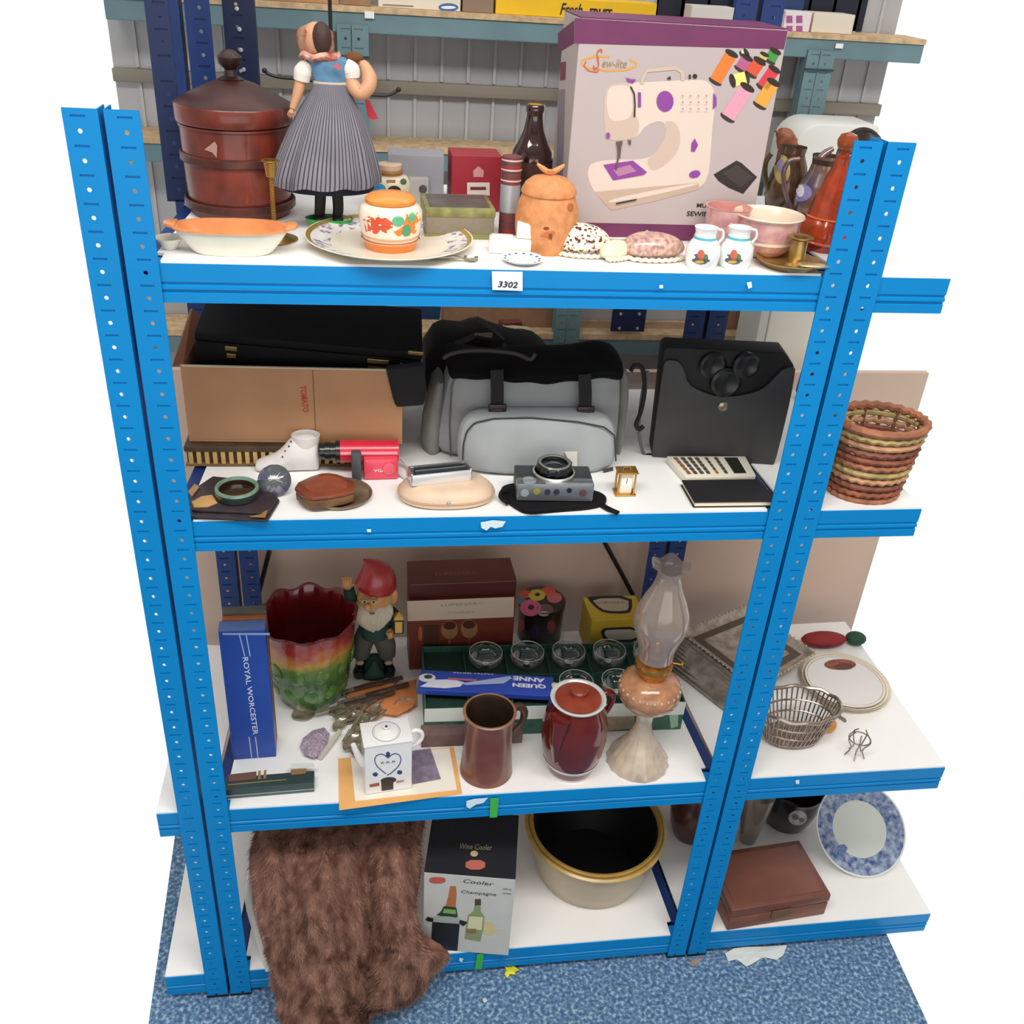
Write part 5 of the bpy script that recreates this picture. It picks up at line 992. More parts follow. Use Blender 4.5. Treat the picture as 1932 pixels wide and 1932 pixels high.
# -- compact camera lying on its back on a case
c = on(1045, 950, SB); s = mp(c); t = thing('camera_case', 'black leather camera case flattened under the camera, strap trailing right', 'case', c)
cp = [(942, 940), (948, 925), (975, 925), (1120, 940), (1150, 948), (1120, 965), (1010, 975), (985, 972)]
m = MB(); q = sm([(942, 934), (950, 922), (1000, 916), (1120, 930), (1150, 948), (1126, 962), (1040, 968), (995, 974), (965, 958)], 2); m.prism([on(x, y, SB+.0004) for x, y in q], (0, 0, .009)); m.build('case', BKL, t, bevel=.002)
m = MB(); m.tube([on(x, y, SB+.003) for x, y in [(1120, 938), (1130, 944), (1138, 954), (1152, 962), (1166, 968)]], .0028, 8, sx=2.0); m.build('strap', BKL, t)
m = MB(); m.tube([on(960, 928, SB+.012), on(948, 926, SB+.016), on(944, 938, SB+.008), on(958, 950, SB+.006)], .003, 8); m.build('strap', BKL, t)
zc = SB+.0098
o_ = on(974, 946, zc); e_ = on(1118, 948, zc); u = (e_-o_).normalized(); n = V((-u.y, u.x, 0)); Lc = (e_-o_).length; t = thing('film_camera', 'grey and black film camera lying lens up on its leather case', 'camera', (o_+e_)/2, rzof(u))
def fk(x0, x1, y0, y1, z0, z1): return [o_+u*x+n*y+V((0, 0, z)) for z in (z0, z1) for x, y in ((x0, y0), (x1, y0), (x1, y1), (x0, y1))]
H = at(1045, 912, o_.y).z-zc
m = MB(); m.hexa(fk(0, Lc, 0, .022, .001, H)); cb = m; m.build('top_plate', mat('#808488', .3, .6, var=.05), t, bevel=.002)
m = MB(); m.hexa(fk(Lc*.0, Lc, .022, .062, .001, H)); m.build('body', mat('#34363a', .5, bump=.3, scale=100), t, bevel=.002)
m = MB(); m.hexa(fk(Lc*.36, Lc*.98, -.0008, .004, H, H+.0012)); m.build('silver_edge', mat('#d6d8d8', .2, .7), t, smooth=False)
lc = o_+u*(Lc*.5)+n*.035+V((0, 0, H)); m = MB(); m.lathe(lc, [(s*38, 0), (s*40, .004), (s*37, .006)], 36); m.build('lens_mount', mat('#cfcfca', .25, .7), t)
m = MB(); m.lathe(lc, [(s*32, .006), (s*33, .007), (s*33, .019), (s*32, .020), (s*27, .020), (s*26, .016), (.0001, .014)], 36, fn=lambda a, r, z, k: (r*(1+.02*math.cos(a*24)*(k in (1, 2))), z)); ln = m.build('lens_barrel', mat('#15161a', .3, coat=.3), t)
m = MB(); m.lathe(lc, [(s*31, .0201), (s*30, .0212), (s*26, .0208), (s*25, .0195)], 36, cap0=False); m.build('filter_ring', mat('#9aa39a', .25, .7), ln)
m = MB(); m.lathe(lc, [(s*17, .0155), (s*10, .0175), (.0001, .018)], 26); m.build('glass_element', mat('#232a2c', .03, coat=1), ln)
tr = bvh(cb)
for (px, py, r_, hx) in ((990, 930, 8, '#a9adb0'), (1013, 927, 7, '#a59a4a'), (1033, 928, 6, '#3a3d42'), (1050, 928, 6, '#3a3d42'), (1074, 925, 5, '#26282c'), (1100, 930, 7, '#6d4a44')):
    hh, nn = hit(tr, px, py)
    if hh is None: continue
    m = MB(); m.lathe((0, 0, 0), [(mp(hh)*r_, -.0005), (mp(hh)*r_, .001), (.0001, .0012)], 14, M=Matrix.Translation(hh) @ Matrix.Rotation(PI/2, 4, 'X')); m.build('button', mat(hx, .35, .4), t)
m = MB(); q = o_+u*(Lc*.16)+n*.008+V((0, 0, H)); m.lathe(q, [(s*13, 0), (s*13, .003), (s*11, .004), (.0001, .004)], 22); m.build('dial', mat('#c9cccc', .25, .7), t)
# -- tiny gilt clock
c = on(1177, 930, SB); s = mp(c); t = thing('miniature_clock', 'tiny gilt carriage clock with white dial near the front of the second shelf', 'clock', c); GC = mat('#c99b52', .3, .8)
H = at(1177, 886, c.y).z-SB; w = s*18
for z0_, z1_, k_ in ((0, .003, 1.1), (H-.003, H, 1.1)): m = MB(); m.box(c.x-w*k_, c.x+w*k_, c.y-w*.8, c.y+w*.8, SB+z0_, SB+z1_); m.build('plate', GC, t, bevel=.0008)
for sx_ in (-1, 1):
    for sy_ in (-1, 1): m = MB(); m.tube([V((c.x+sx_*w*.85, c.y+sy_*w*.6, SB+.003)), V((c.x+sx_*w*.85, c.y+sy_*w*.6, SB+H-.003))], .0017, 8); m.build('column', GC, t)
m = MB(); m.box(c.x-w*.66, c.x+w*.66, c.y-w*.45, c.y+w*.5, SB+.003, SB+H-.003); cf = m; m.build('case', mat('#f0e6d0', .4), t, bevel=.0006)
m = MB(); m.lathe((0, 0, 0), [(w*.55, 0), (w*.55, .0005), (.0001, .0006)], 20, M=Matrix.Translation(V((c.x, c.y-w*.46, SB+H*.55))) @ Matrix.Rotation(PI/2, 4, 'X')); m.build('dial', mat('#f7f4ea', .4), t)
m = MB(); m.box(c.x-.0004, c.x+.0004, c.y-w*.46-.0012, c.y-w*.46-.0008, SB+H*.5, SB+H*.72); m.build('hand', INK, t, smooth=False)
m = MB(); q = V((c.x, c.y, SB+H)); m.tube([q+V((-w*.4, 0, 0)), q+V((-w*.3, 0, .004)), q+V((w*.3, 0, .004)), q+V((w*.4, 0, 0))], .0008, 6); m.build('handle', GC, t)
# -- calculator with black notebook cover
o_ = on(1292, 912, SB+.001); p1 = on(1424, 909, SB+.001); p2 = on(1404, 872, SB+.001); p3 = on(1256, 872, SB+.001)
t = thing('desk_calculator', 'cream desk calculator with rows of dark keys behind the black book', 'calculator', (o_+p2)/2); up_ = V((0, 0, .012))
m = MB(); m.hexa([o_, p1, p2, p3]+[q+up_ for q in (o_, p1, p2, p3)]); m.build('body', mat('#e4dfcb', .5), t, bevel=.0015)
top4 = [q+up_ for q in (o_, p1, p2, p3)]
def bil(a_, b__): return (top4[0]*(1-a_)+top4[1]*a_)*(1-b__)+(top4[3]*(1-a_)+top4[2]*a_)*b__
def key(par, a0_, a1_, b0, b1_, m_, hgt=.0016, nm='key'):
    mb = MB(); q = [bil(a0_, b0), bil(a1_, b0), bil(a1_, b1_), bil(a0_, b1_)]; mb.hexa([p-V((0, 0, .0004)) for p in q]+[p+V((0, 0, hgt)) for p in q]); mb.build(nm, m_, par, smooth=False)
K1, K2 = mat('#4a4642', .5), mat('#8a8478', .5)
for i, aa in enumerate((.06, .15, .24, .33)):
    for j in range(5): key(t, aa, aa+.045, .12+j*.165, .12+j*.165+.12, K1 if i else mat('#8c5a48', .5))
for j in range(5): key(t, .46, .49, .12+j*.165, .12+j*.165+.12, K1 if j else mat('#c04038', .5))
for j in range(5): key(t, .58, .62, .12+j*.165, .12+j*.165+.12, K1)
key(t, .71, .88, .12, .9, mat('#20261a', .2, coat=.5), .001, 'display')
bk = [on(1308, 958, SB+.0003), on(1470, 956, SB+.0003), on(1425, 914, SB+.0003), on(1284, 916, SB+.0003)]
t = thing('black_book', 'black-covered book with cream page edges at the right front of the second shelf', 'book', (bk[0]+bk[2])/2)
ce = (bk[0]+bk[2])/2
def slab(z0_, z1_, k_, nm, m_): mb = MB(); q = [ce+(p-ce)*k_ for p in bk]; mb.hexa([p+V((0, 0, z0_)) for p in q]+[p+V((0, 0, z1_)) for p in q]); return mb.build(nm, m_, t, smooth=False, bevel=.0006)
slab(0, .0016, 1, 'back_cover', mat('#1b1a1b', .5)); slab(.0016, .0085, .965, 'pages', mat('#e5dac0', .8)); slab(.0085, .0105, 1, 'front_cover', mat('#1f1e20', .55, bump=.2, scale=80))
# -- wicker basket beyond the right post
c = on(1626, 925, SB); s = mp(c); t = thing('wicker_basket', 'woven wicker basket on the right bay at the height of the second shelf', 'basket', c); H = at(1640, 790, c.y).z-SB
for k in range(11):
    z = .004+k*(H-.006)/10; r0 = s*(64+k*1.8); m = MB(); m.tube([c+V(((r0+.0012*math.cos(j*PI))*math.cos(2*PI*j/48), (r0+.0012*math.cos(j*PI))*.8*math.sin(2*PI*j/48), z+.001*math.cos(j*PI+k*PI))) for j in range(48)], .0048*(1.1 if k < 10 else 1.4), 7, closed=True); m.build('woven_row', mat(['#a2674a', '#b98a66', '#8f5238', '#b09a60', '#7d4a3a'][(k*2) % 5], .7, var=.25, scale=40), t)
for k in range(16): a_ = 2*PI*k/16; m = MB(); m.tube([c+V((s*60*math.cos(a_), s*48*math.sin(a_), .001)), c+V((s*80*math.cos(a_), s*64*math.sin(a_), H))], .003, 6); m.build('stake', mat('#7d4a34', .7), t)
m = MB(); m.lathe(c, [(s*60, .0005), (s*60, .003)], 30, sy=.8, cap1=True); m.build('base', mat('#7d4a34', .7), t)

ZMIN[0] = None
ZMIN[0] = SD+.0003
# ================================================================== third shelf
# -- blue upright box
t, c8, u, n, h, b, o = cbox('blue_box', 'tall narrow blue carton standing upright at the left end of the third shelf', 'box', SD, (440, 1434), (521, 1428), (417, 1192), .028, mat('#2349a0', .4, var=.04))
KB = mat('#a8bde2', .5)
for q_ in ([(451, 1195), (462, 1238)], [(464, 1195), (472, 1238)], [(470, 1390), (475, 1430)], [(482, 1390), (487, 1430)]): decal(t, 'printed_line', b, [(KB, stroke(q_, 2))])
text(t, 'ROYAL WORCESTER', b, (458, 1240), (478, 1386), 10, mat('#d8deee', .5), bold=.01)
decal(t, 'edge_line', b, [(mat('#8fa6cf', .5), stroke([(420, 1196), (509, 1196)], 4))])
m = MB(); m.hexa([p+V((0, 0, .0004)) for p in c8[4:]]+[p+V((0, 0, .0012)) for p in c8[4:]]); m.build('top_flap', mat('#5672a8', .5), t, smooth=False)
f0 = c8[3]; t2 = thing('flat_box', 'thin grey and orange striped box right behind the tall blue carton', 'box', f0+n*.02+u*.04, rzof(u))
for k, (hx, y0, y1, hh) in enumerate((('#b5642e', .001, .012, .004), ('#5c5c50', .0125, .03, .010))):
    mb = MB(); q = [c8[3]+n*y0+u*.004, c8[2]+n*y0-u*0, c8[2]+n*y1, c8[3]+n*y1+u*.004]; mb.hexa(q+[p+V((0, 0, h+hh)) for p in q]); mb.build('panel', mat(hx, .6, var=.1), t2, smooth=False, bevel=.001)
# -- jardiniere
JG = bpy.data.materials.new('m_majolica'); JG.use_nodes = True
def majolica():
    n_ = JG.node_tree.nodes; L = JG.node_tree.links; b = n_['Principled BSDF']; tc = n_.new('ShaderNodeTexCoord'); sp = n_.new('ShaderNodeSeparateXYZ'); L.new(tc.outputs['Object'], sp.inputs[0])
    nz = n_.new('ShaderNodeTexNoise'); nz.inputs['Scale'].default_value = 28; nz.inputs['Detail'].default_value = 5; L.new(tc.outputs['Object'], nz.inputs['Vector'])
    ad = n_.new('ShaderNodeMath'); ad.operation = 'MULTIPLY_ADD'; ad.inputs[1].default_value = .06; L.new(nz.outputs['Fac'], ad.inputs[0]); L.new(sp.outputs['Z'], ad.inputs[2])
    mr = n_.new('ShaderNodeMapRange'); mr.inputs['From Min'].default_value = .05; mr.inputs['From Max'].default_value = .232; L.new(ad.outputs[0], mr.inputs['Value'])
    r = n_.new('ShaderNodeValToRGB'); e = r.color_ramp.elements; e[0].position = 0; e[0].color = (*lin('#3d5c2c'), 1); e[1].position = 1; e[1].color = (*lin('#7d1f26'), 1)
    for p_, hx in ((.15, '#4d7d38'), (.3, '#2f5c2c'), (.42, '#46702f'), (.55, '#5e7a30'), (.66, '#b5902f'), (.74, '#b86a3a'), (.82, '#9c2a30')): q = e.new(p_); q.color = (*lin(hx), 1)
    L.new(mr.outputs[0], r.inputs[0]); L.new(r.outputs[0], b.inputs['Base Color']); b.inputs['Roughness'].default_value = .22; b.inputs['Coat Weight'].default_value = .5
    bp = n_.new('ShaderNodeBump'); bp.inputs['Strength'].default_value = .9; bp.inputs['Distance'].default_value = .004; L.new(nz.outputs['Fac'], bp.inputs['Height']); L.new(bp.outputs[0], b.inputs['Normal'])
majolica()
c, pr = pprof(588, 1342, SD, [(58, 1305), (64, 1290), (76, 1250), (84, 1210), (88, 1180), (92, 1162)]); s = mp(c)
t = thing('majolica_planter', 'big majolica planter, red scalloped rim over green and yellow, beside the blue carton', 'planter', c)
fnj = lambda a, r, z, k: (r*(1+.02*math.sin(a*9)+.008*math.sin(a*23+k)), z+(.005*math.sin(a*9) if k >= 4 else 0))
b = MB(); b.lathe(c, pr+[(pr[-1][0]*1.02, pr[-1][1]+.006)], 72, fn=fnj); b.build('outer_wall', JG, t)
r, z = pr[-1]; m = MB(); m.lathe(c, [(r*1.02, z+.006), (r*.99, z+.009), (r*.94, z+.004), (r*.9, z-.03), (r*.78, z*.35), (.0001, .012)], 72, fn=lambda a, r_, z_, k: (r_*(1+.02*math.sin(a*9)*(k < 4)), z_+(.005*math.sin(a*9) if k < 3 else 0)), cap0=False); m.build('red_inside', mat('#6b1418', .25, coat=.6, var=.1), t)
GL = mat('#3f8a3a', .25, coat=.5, var=.3, scale=60)
for k in range(11):
    for row_ in (0, 1):
        a_ = 2*PI*(k+.5*row_)/11+.2; i_ = 1+row_; rr = pr[i_][0]*.5+pr[i_+1][0]*.5; zz = (pr[i_][1]+pr[i_+1][1])/2; M_ = Matrix.Rotation(a_, 3, 'Z').to_4x4()
        m = MB(); m.ball(c+V((rr*math.cos(a_), rr*math.sin(a_), zz)), (.0045, .015, .021), 10, 8, M=M_ @ Matrix.Rotation(.12, 4, 'Y')); m.build('leaf', JG, t)
# -- gnome
c = on(706, 1268, SD); s = mp(c); Yg = c.y; G = lambda x, y, dy=0: at(x, y, Yg+dy)
t = thing('garden_gnome', 'garden gnome with red cap and white beard holding a lantern, waving', 'gnome', c)
SK = mat('#c9925c', .5, var=.08); GT = mat('#57534d', .7, var=.12); BOOT = mat('#171414', .35); GRD = mat('#1d3f33', .7, var=.2); BEARD = mat('#c9bfa8', .8, bump=.7, scale=90, var=.1, stretch=(3, 3, .8))
m = MB(); m.lathe(c, [(s*34, 0), (s*36, .004), (s*30, .009), (s*20, .022), (s*10, .045), (.0001, .05)], 28, sy=.75); m.build('mound', GRD, t)
for sg, x in ((-1, 681), (1, 731)):
    a = G(x, 1262); foot = V((a.x, Yg-.006, SD+.012)); m = MB(); m.tube([foot+V((sg*s*4, -.018, -.001)), foot+V((sg*s*3, -.006, .001)), foot+V((0, .006, .004)), G(x-sg*1, 1236)], [s*9, s*12, s*11, s*10], 12); m.build('boot', BOOT, t)
    m = MB(); m.ball(G(x+sg*2, 1250, -.012), (s*8, s*6, s*5), 10, 6); m.build('boot_top', mat('#b5a58c', .6), t)
m = MB(); R = []
m.tube([G(681, 1236), G(684, 1215), G(692, 1196), G(700, 1190)], [s*16, s*19, s*20, s*18], 16); m.tube([G(730, 1236), G(727, 1215), G(718, 1196), G(710, 1190)], [s*16, s*19, s*20, s*18], 16); m.ball(G(706, 1192), (s*29, s*22, s*16), 18, 10); m.build('trousers', GT, t)
m = MB(); m.tube([G(706, 1194), G(707, 1180), G(709, 1162), G(708, 1145)], [s*28, s*29, s*29, s*22], 20); m.build('jacket', mat('#22403f', .7, var=.15), t)
m = MB(); m.tube([G(687, 1150), G(672, 1142), G(662, 1128), G(658, 1110)], [s*12, s*12, s*11, s*10], 12); m.build('sleeve', mat('#1d3b33', .7), t)
m = MB(); p_ = G(656, 1104, -.003); m.ball(p_, (s*9, s*6, s*10), 12, 8)
for k in range(4): m.tube([p_+V((s*(-6+k*4), 0, s*4)), p_+V((s*(-8+k*4.6), 0, s*(12+(1, 2.5, 2, 0)[k]))), p_+V((s*(-8.5+k*4.8), -s*2, s*(16+(1, 3, 2, 0)[k])))], [s*2.6, s*2.3, s*1.6], 6)
m.tube([p_+V((s*6, 0, -s*2)), p_+V((s*12, 0, s*3))], [s*2.8, s*2], 6); m.build('waving_hand', SK, t)
m = MB(); m.tube([G(728, 1152), G(742, 1160), G(748, 1176, -.01), G(742, 1190, -.016)], [s*13, s*12, s*10, s*8], 12); m.build('sleeve', mat('#1d3b33', .7), t)
p_ = G(736, 1193, -.020); m = MB(); m.ball(p_, (s*9, s*8, s*9), 12, 8)
for k in range(4): m.tube([p_+V((s*6, -s*2, s*(5-k*3.4))), p_+V((s*2, -s*9, s*(5-k*3.4))), p_+V((-s*4, -s*9, s*(4-k*3.2)))], [s*2.4, s*2.3, s*1.8], 6)
m.tube([p_+V((-s*4, -s*3, s*6)), p_+V((0, -s*7, s*11))], [s*2.6, s*2], 6); m.build('holding_hand', SK, t)
# head
hc = G(708, 1126, -.002); m = MB(); m.ball(hc, (s*33, s*31, s*34), 24, 16); hd = m.build('head', SK, t)
fy = -.002-s*31
m = MB(); m.ball(G(694, 1146, fy-.004), (s*6, s*7, s*7), 12, 8); m.build('nose', mat('#d49a68', .5), hd)
for x in (688, 705):
    m = MB(); m.ball(G(x, 1135, fy-.000), (s*5.2, s*3, s*4), 10, 6); m.build('eye', mat('#e0cfae', .3), hd); m = MB(); m.ball(G(x, 1136, fy-.0032), (s*2.6, s*1.5, s*2.6), 8, 6); m.build('pupil', mat('#3a2418', .4), hd)
    m = MB(); m.tube([G(x-7, 1131, fy-.001), G(x, 1127, fy-.003), G(x+7, 1131, fy-.001)], s*2.2, 6); m.build('eyebrow', mat('#9c7448', .7), hd)
m = MB(); m.ball(G(741, 1128, -.006), (s*9, s*7, s*19), 12, 8, M=Matrix.Rotation(.25, 4, 'Y')); m.build('ear', SK, hd)
m = MB(); m.tube([G(697, 1157, fy-.010), G(702, 1158, fy-.011), G(707, 1157, fy-.010)], s*1.6, 6); m.build('mouth', mat('#8c4438', .5), hd)
m = MB(); R = []
for k, (hw, y, dp) in enumerate([(30, 1140, .030), (35, 1148, .038), (36, 1158, .042), (32, 1169, .041), (24, 1178, .038), (13, 1185, .033), (5, 1188, .030)]):
    q = G(704, y, -.002-dp*.72); R.append([V((q.x+hw*s*math.cos(a), q.y-dp*.30*math.sin(a)+(.012 if math.sin(a) < 0 else 0)+.0012*math.sin(a*9+k), q.z+s*1.2*math.sin(a*7))) for a in [2*PI*j/36 for j in range(36)]])
m.rings(R, True, True, True); m.build('beard', BEARD, t)
m = MB(); R = []
for (hw, y, cx, dy) in [(33, 1108, 709, 0), (36.5, 1101, 709, 0), (35.5, 1093, 710, 0), (31, 1082, 711, 0), (25, 1072, 710, 0), (17, 1064, 704, 0), (10, 1059, 696, -.002), (3, 1056, 688, -.003)]:
    q = G(cx, y, dy-.002); R.append([q+V((hw*s*math.cos(a), hw*s*.95*math.sin(a), -.006*math.cos(a)*(hw > 30)*(y > 1100))) for a in [2*PI*j/26 for j in range(26)]])
m.rings(R, True, True, True); m.build('red_cap', mat('#a82c2c', .35, coat=.3, var=.06), t)
lp = G(752, 1178, -.022); m = MB(); m.box(lp.x-s*9, lp.x+s*9, lp.y-s*8, lp.y+s*8, lp.z-s*16, lp.z+s*16); lt = m.build('lantern', mat('#2b241c', .5), t, bevel=.001)
for sx_, hx in ((0, '#d9b04a'),): m = MB(); m.box(lp.x-s*6.5, lp.x+s*6.5, lp.y-s*8.6, lp.y-s*8.1, lp.z-s*13, lp.z+s*12); m.build('pane', mat(hx, .3), lt, smooth=False)
m = MB(); m.lathe(lp+V((0, 0, s*16)), [(s*13, 0), (s*8, s*6), (s*2, s*11)], 4, rz=PI/4, cap1=True); m.build('lantern_roof', mat('#c9a03c', .4), lt, smooth=False)
m = MB(); m.lathe(c+V((0, -.024, .010)), [(s*20, 0), (s*12, .02), (s*3, .04)], 16, sy=.5, cap1=True); m.build('grass_tuft', GRD, t)
# -- brown two-part box
BRB = mat('#5a241c', .45, var=.08); c8, u, n, h = boxcorners(SD, (770, 1262), (962, 1252), (766, 1130), .085)
t, c8, u, n, h, b, o = cbox('glassware_carton', 'brown carton with cream label showing two goblets, behind the green glass box', 'box', SD, (772, 1264), (964, 1254), (768, 1136), .085, mat('#6f2e20', .45, var=.1))
decal(t, 'cream_label', b, [(mat('#c7b3a0', .5), [(768, 1134), (970, 1126), (969, 1164), (769, 1172)])])
text(t, 'LUMINARC', b, (832, 1144), (912, 1140), 6, mat('#9a8270', .5)); text(t, 'COGNAC', b, (845, 1158), (897, 1156), 5, mat('#9a8270', .5))
decal(t, 'printed_goblets', b, [(mat('#8f6a48', .5), el(848, 1188, 16, 18)), (mat('#8f6a48', .5), el(885, 1186, 16, 18)), (mat('#4a2216', .5), el(848, 1180, 12, 8)), (mat('#4a2216', .5), el(885, 1178, 12, 8)), (mat('#8a4a30', .5), rc(846, 1204, 850, 1222)), (mat('#8a4a30', .5), rc(883, 1202, 887, 1220)), (mat('#a5583a', .5), el(793, 1195, 4, 14)), (mat('#4a2a1e', .5), rc(800, 1180, 828, 1225))])
t, c8b, u2, n2, h2, b2_, o = None, None, None, None, None, None, None
zt = SD+h; t = thing('brown_box', 'dark brown lidded carton stacked on top of the goblet carton', 'box', (c8[4]+c8[6])/2+V((0, 0, .0005)), rzof(u))
a0 = at(764, 1068, c8[4].y+.05); hh = .03
q = [c8[4]+n*.012+u*-.001, c8[5]+n*.012+u*.001, c8[6]+n*.012, c8[7]+n*.012]; hh = max(.015, at(765, 1104, q[0].y).z-zt)
m = MB(); m.hexa([p+V((0, 0, .0006)) for p in q]+[p+V((0, 0, hh)) for p in q]); m.build('carton', mat('#4c1d1a', .4, var=.08), t, smooth=False, bevel=.0012)
m = MB(); q2 = [p+n*(-.001 if i < 2 else .001) for i, p in enumerate(q)]; m.hexa([p+V((0, 0, hh-.004)) for p in q2]+[p+V((0, 0, hh+.0012)) for p in q2]); lb = m; m.build('lid', mat('#57241f', .35, var=.06), t, smooth=False, bevel=.001)
text(t, 'LUMINARC', lb, (822, 1086), (900, 1083), 9, mat('#8d5a44', .5))
# -- round tin with liquorice sweets
t, c, b, pr, o = turned('sweet_tin', 'round black tin decorated with coloured liquorice sweets between brown and yellow boxes', 'tin', 1017, 1222, SD, [(41, 1196), (42, 1150), (43, 1140)], mat('#1c1214', .3, coat=.4), n=44)
s = mp(c); r, z = pr[-1]; z = at(1017, 1140, c.y).z-SD; m = MB(); m.lathe(c, [(r*1.0, z-.0), (r*1.03, z+.001), (r*1.03, z+.012), (r*.98, z+.014), (.0001, z+.0145)], 44); lidm = m; lid = m.build('lid', mat('#1a1012', .3, coat=.4), t)
for cx_, cy_, rx_, ry_, hx, hole in ((1001, 1147, 20, 16, '#c4567a', 1), (1013, 1123, 16, 11, '#c2a83c', 1), (1034, 1116, 14, 9, '#c4523c', 0), (1046, 1128, 14, 10, '#c2606a', 0), (990, 1121, 12, 8, '#b5483a', 0), (1028, 1150, 16, 10, '#6b5248', 0), (984, 1133, 8, 8, '#4a6a80', 0), (1026, 1158, 10, 5, '#b5aca4', 0)):
    it = [(mat(hx, .4), el(cx_, cy_, rx_, ry_))]
    if hole: it.append((mat('#241416', .4), el(cx_+1, cy_-1, rx_*.3, ry_*.3)))
    decal(lid, 'painted_sweet', lidm, it, off=.0004)
for cx_, cy_, hx in ((982, 1180, '#b8523a'), (1040, 1182, '#8a3a3c'), (1010, 1192, '#3a2a5a')): decal(t, 'painted_sweet', b, [(mat(hx, .4), el(cx_, cy_, 8, 12))], ringed=True)
# -- yellow box
YEL = mat('#c9a82e', .5, var=.05)
c8, u, n, h = boxcorners(SD, (1108, 1232), (1200, 1226), (1102, 1172), .08)
t, c8, u, n, h, b, o = cbox('yellow_box', 'yellow carton with black-framed labels behind the oil lamp', 'box', SD, (1108, 1238), (1208, 1232), (1103, 1172), .085, YEL)
sh = V((-.02, .03, 0))
decal(t, 'top_label', b, [(INK, sm(cv('d2', [(1385, 375), (1690, 370), (1690, 480), (1640, 495), (1500, 490), (1440, 450), (1395, 400)]), 1)), (mat('#b7a890', .5), sm(cv('d2', [(1415, 392), (1665, 388), (1668, 465), (1630, 478), (1510, 474), (1460, 445)]), 1))])
text(t, 'HORNSEA', b, (1121, 1140), (1180, 1138), 6, mat('#5a5248', .5))
decal(t, 'front_label', b, [(INK, sm([(1133, 1190), (1142, 1184), (1206, 1182), (1206, 1212), (1146, 1212), (1136, 1202)], 1)), (mat('#cfc4b0', .5), sm([(1140, 1192), (1146, 1188), (1204, 1187), (1204, 1206), (1150, 1207), (1142, 1200)], 1))])
# -- green carton of wine glasses
GRC = mat('#12392e', .6, var=.15); a = on(792, 1385, SD); b_ = on(1280, 1373, SD); u = (b_-a).normalized(); n = V((-u.y, u.x, 0)); dep = .175; Hh = .062
t, c8, u, n, h, W6, fb, W_ = openbox('glass_carton', 'open dark green carton divided into cells holding wine glasses', 'box', SD, (800, 1391), (1284, 1376), (790, 1338), .19, .003, mat('#2f5a4a', .6, var=.3, scale=30))
dep = .19
# white inner front edge + right end print
m = MB(); m.hexa(fb(0, W_, -.0006, .0001, h*.55, h)); m.build('white_edge', mat('#d6dbd4', .6), t, smooth=False)
decal(t, 'printed_pattern', W6[1], [(mat('#7a8c80', .6, var=.5, scale=120, col2='#b09078'), [(1130, 1346), (1198, 1343), (1196, 1375), (1128, 1380)])]); decal(t, 'pale_stripe', W6[1], [(mat('#8fae98', .6), [(1262, 1343), (1280, 1340), (1279, 1370), (1266, 1374)])])
m = MB(); m.hexa(fb(.0035, W_-.0035, .0035, dep-.0035, .0032, h-.014)); m.build('liner', mat('#0f3328', .7, var=.2), t, smooth=False)
nx, ny = 6, 2
for i in range(1, nx): m = MB(); m.hexa(fb(W_*i/nx-.001, W_*i/nx+.001, .0035, dep-.0035, h-.0138, h-.002)); m.build('divider', mat('#1d4a3a', .7), t, smooth=False)
m = MB(); m.hexa(fb(.0035, W_-.0035, dep*.5-.001, dep*.5+.001, h-.0138, h-.002)); m.build('divider', mat('#1d4a3a', .7), t, smooth=False)
GLS = glass(); o_ = c8[0]; gi = 0
for i in range(nx):
    for j in (0, 1):
        if j == 0 and i < 3: continue
        if (i, j) == (0, 1): continue
        g0 = o_+u*(W_*(i+.5)/nx)+n*(dep*(j+.5)/2)+V((0, 0, h-.0136)); gt = thing('wine_glass', ['clear wine glass in the green carton, %s' % w for w in ('second cell of the back row', 'third cell of the back row', 'fourth cell of the back row', 'front row right of the coffee pot', 'fifth cell of the back row', 'front row behind the lamp', 'back right corner cell', 'front right corner cell')][gi % 8], 'glass', g0, 0, 'wine glasses in the green carton'); gi += 1
        r0 = W_/nx*.42
        m = MB(); m.lathe(g0, [(r0*.25, 0), (r0*.5, .002), (r0*.85, .009), (r0, .020), (r0*.98, .030), (r0*.93, .034)], 32, cap0=True); m.build('bowl', GLS, gt)
        m = MB(); m.tube([g0+V((r0*.93*math.cos(2*PI*j/36), r0*.93*math.sin(2*PI*j/36), .034)) for j in range(36)], .0009, 6, closed=True); m.build('rim', mat('#a9b8b2', .1, coat=.8), gt)
        m = MB(); m.ball(g0+V((0, 0, .004)), (r0*.2, r0*.2, .003), 12, 8); m.build('stem_knot', mat('#cfdcd6', .05, coat=1, trans=.4), gt)
# -- blue Queen Anne box
zq = SD+h+.001
t = thing('cutlery_box', 'long flat blue box with white cutlery picture lying across the green carton', 'box', on(915, 1292, zq))
A = [on(787, 1310, zq), on(1040, 1322, zq), on(1044, 1286, zq), on(795, 1272, zq)]
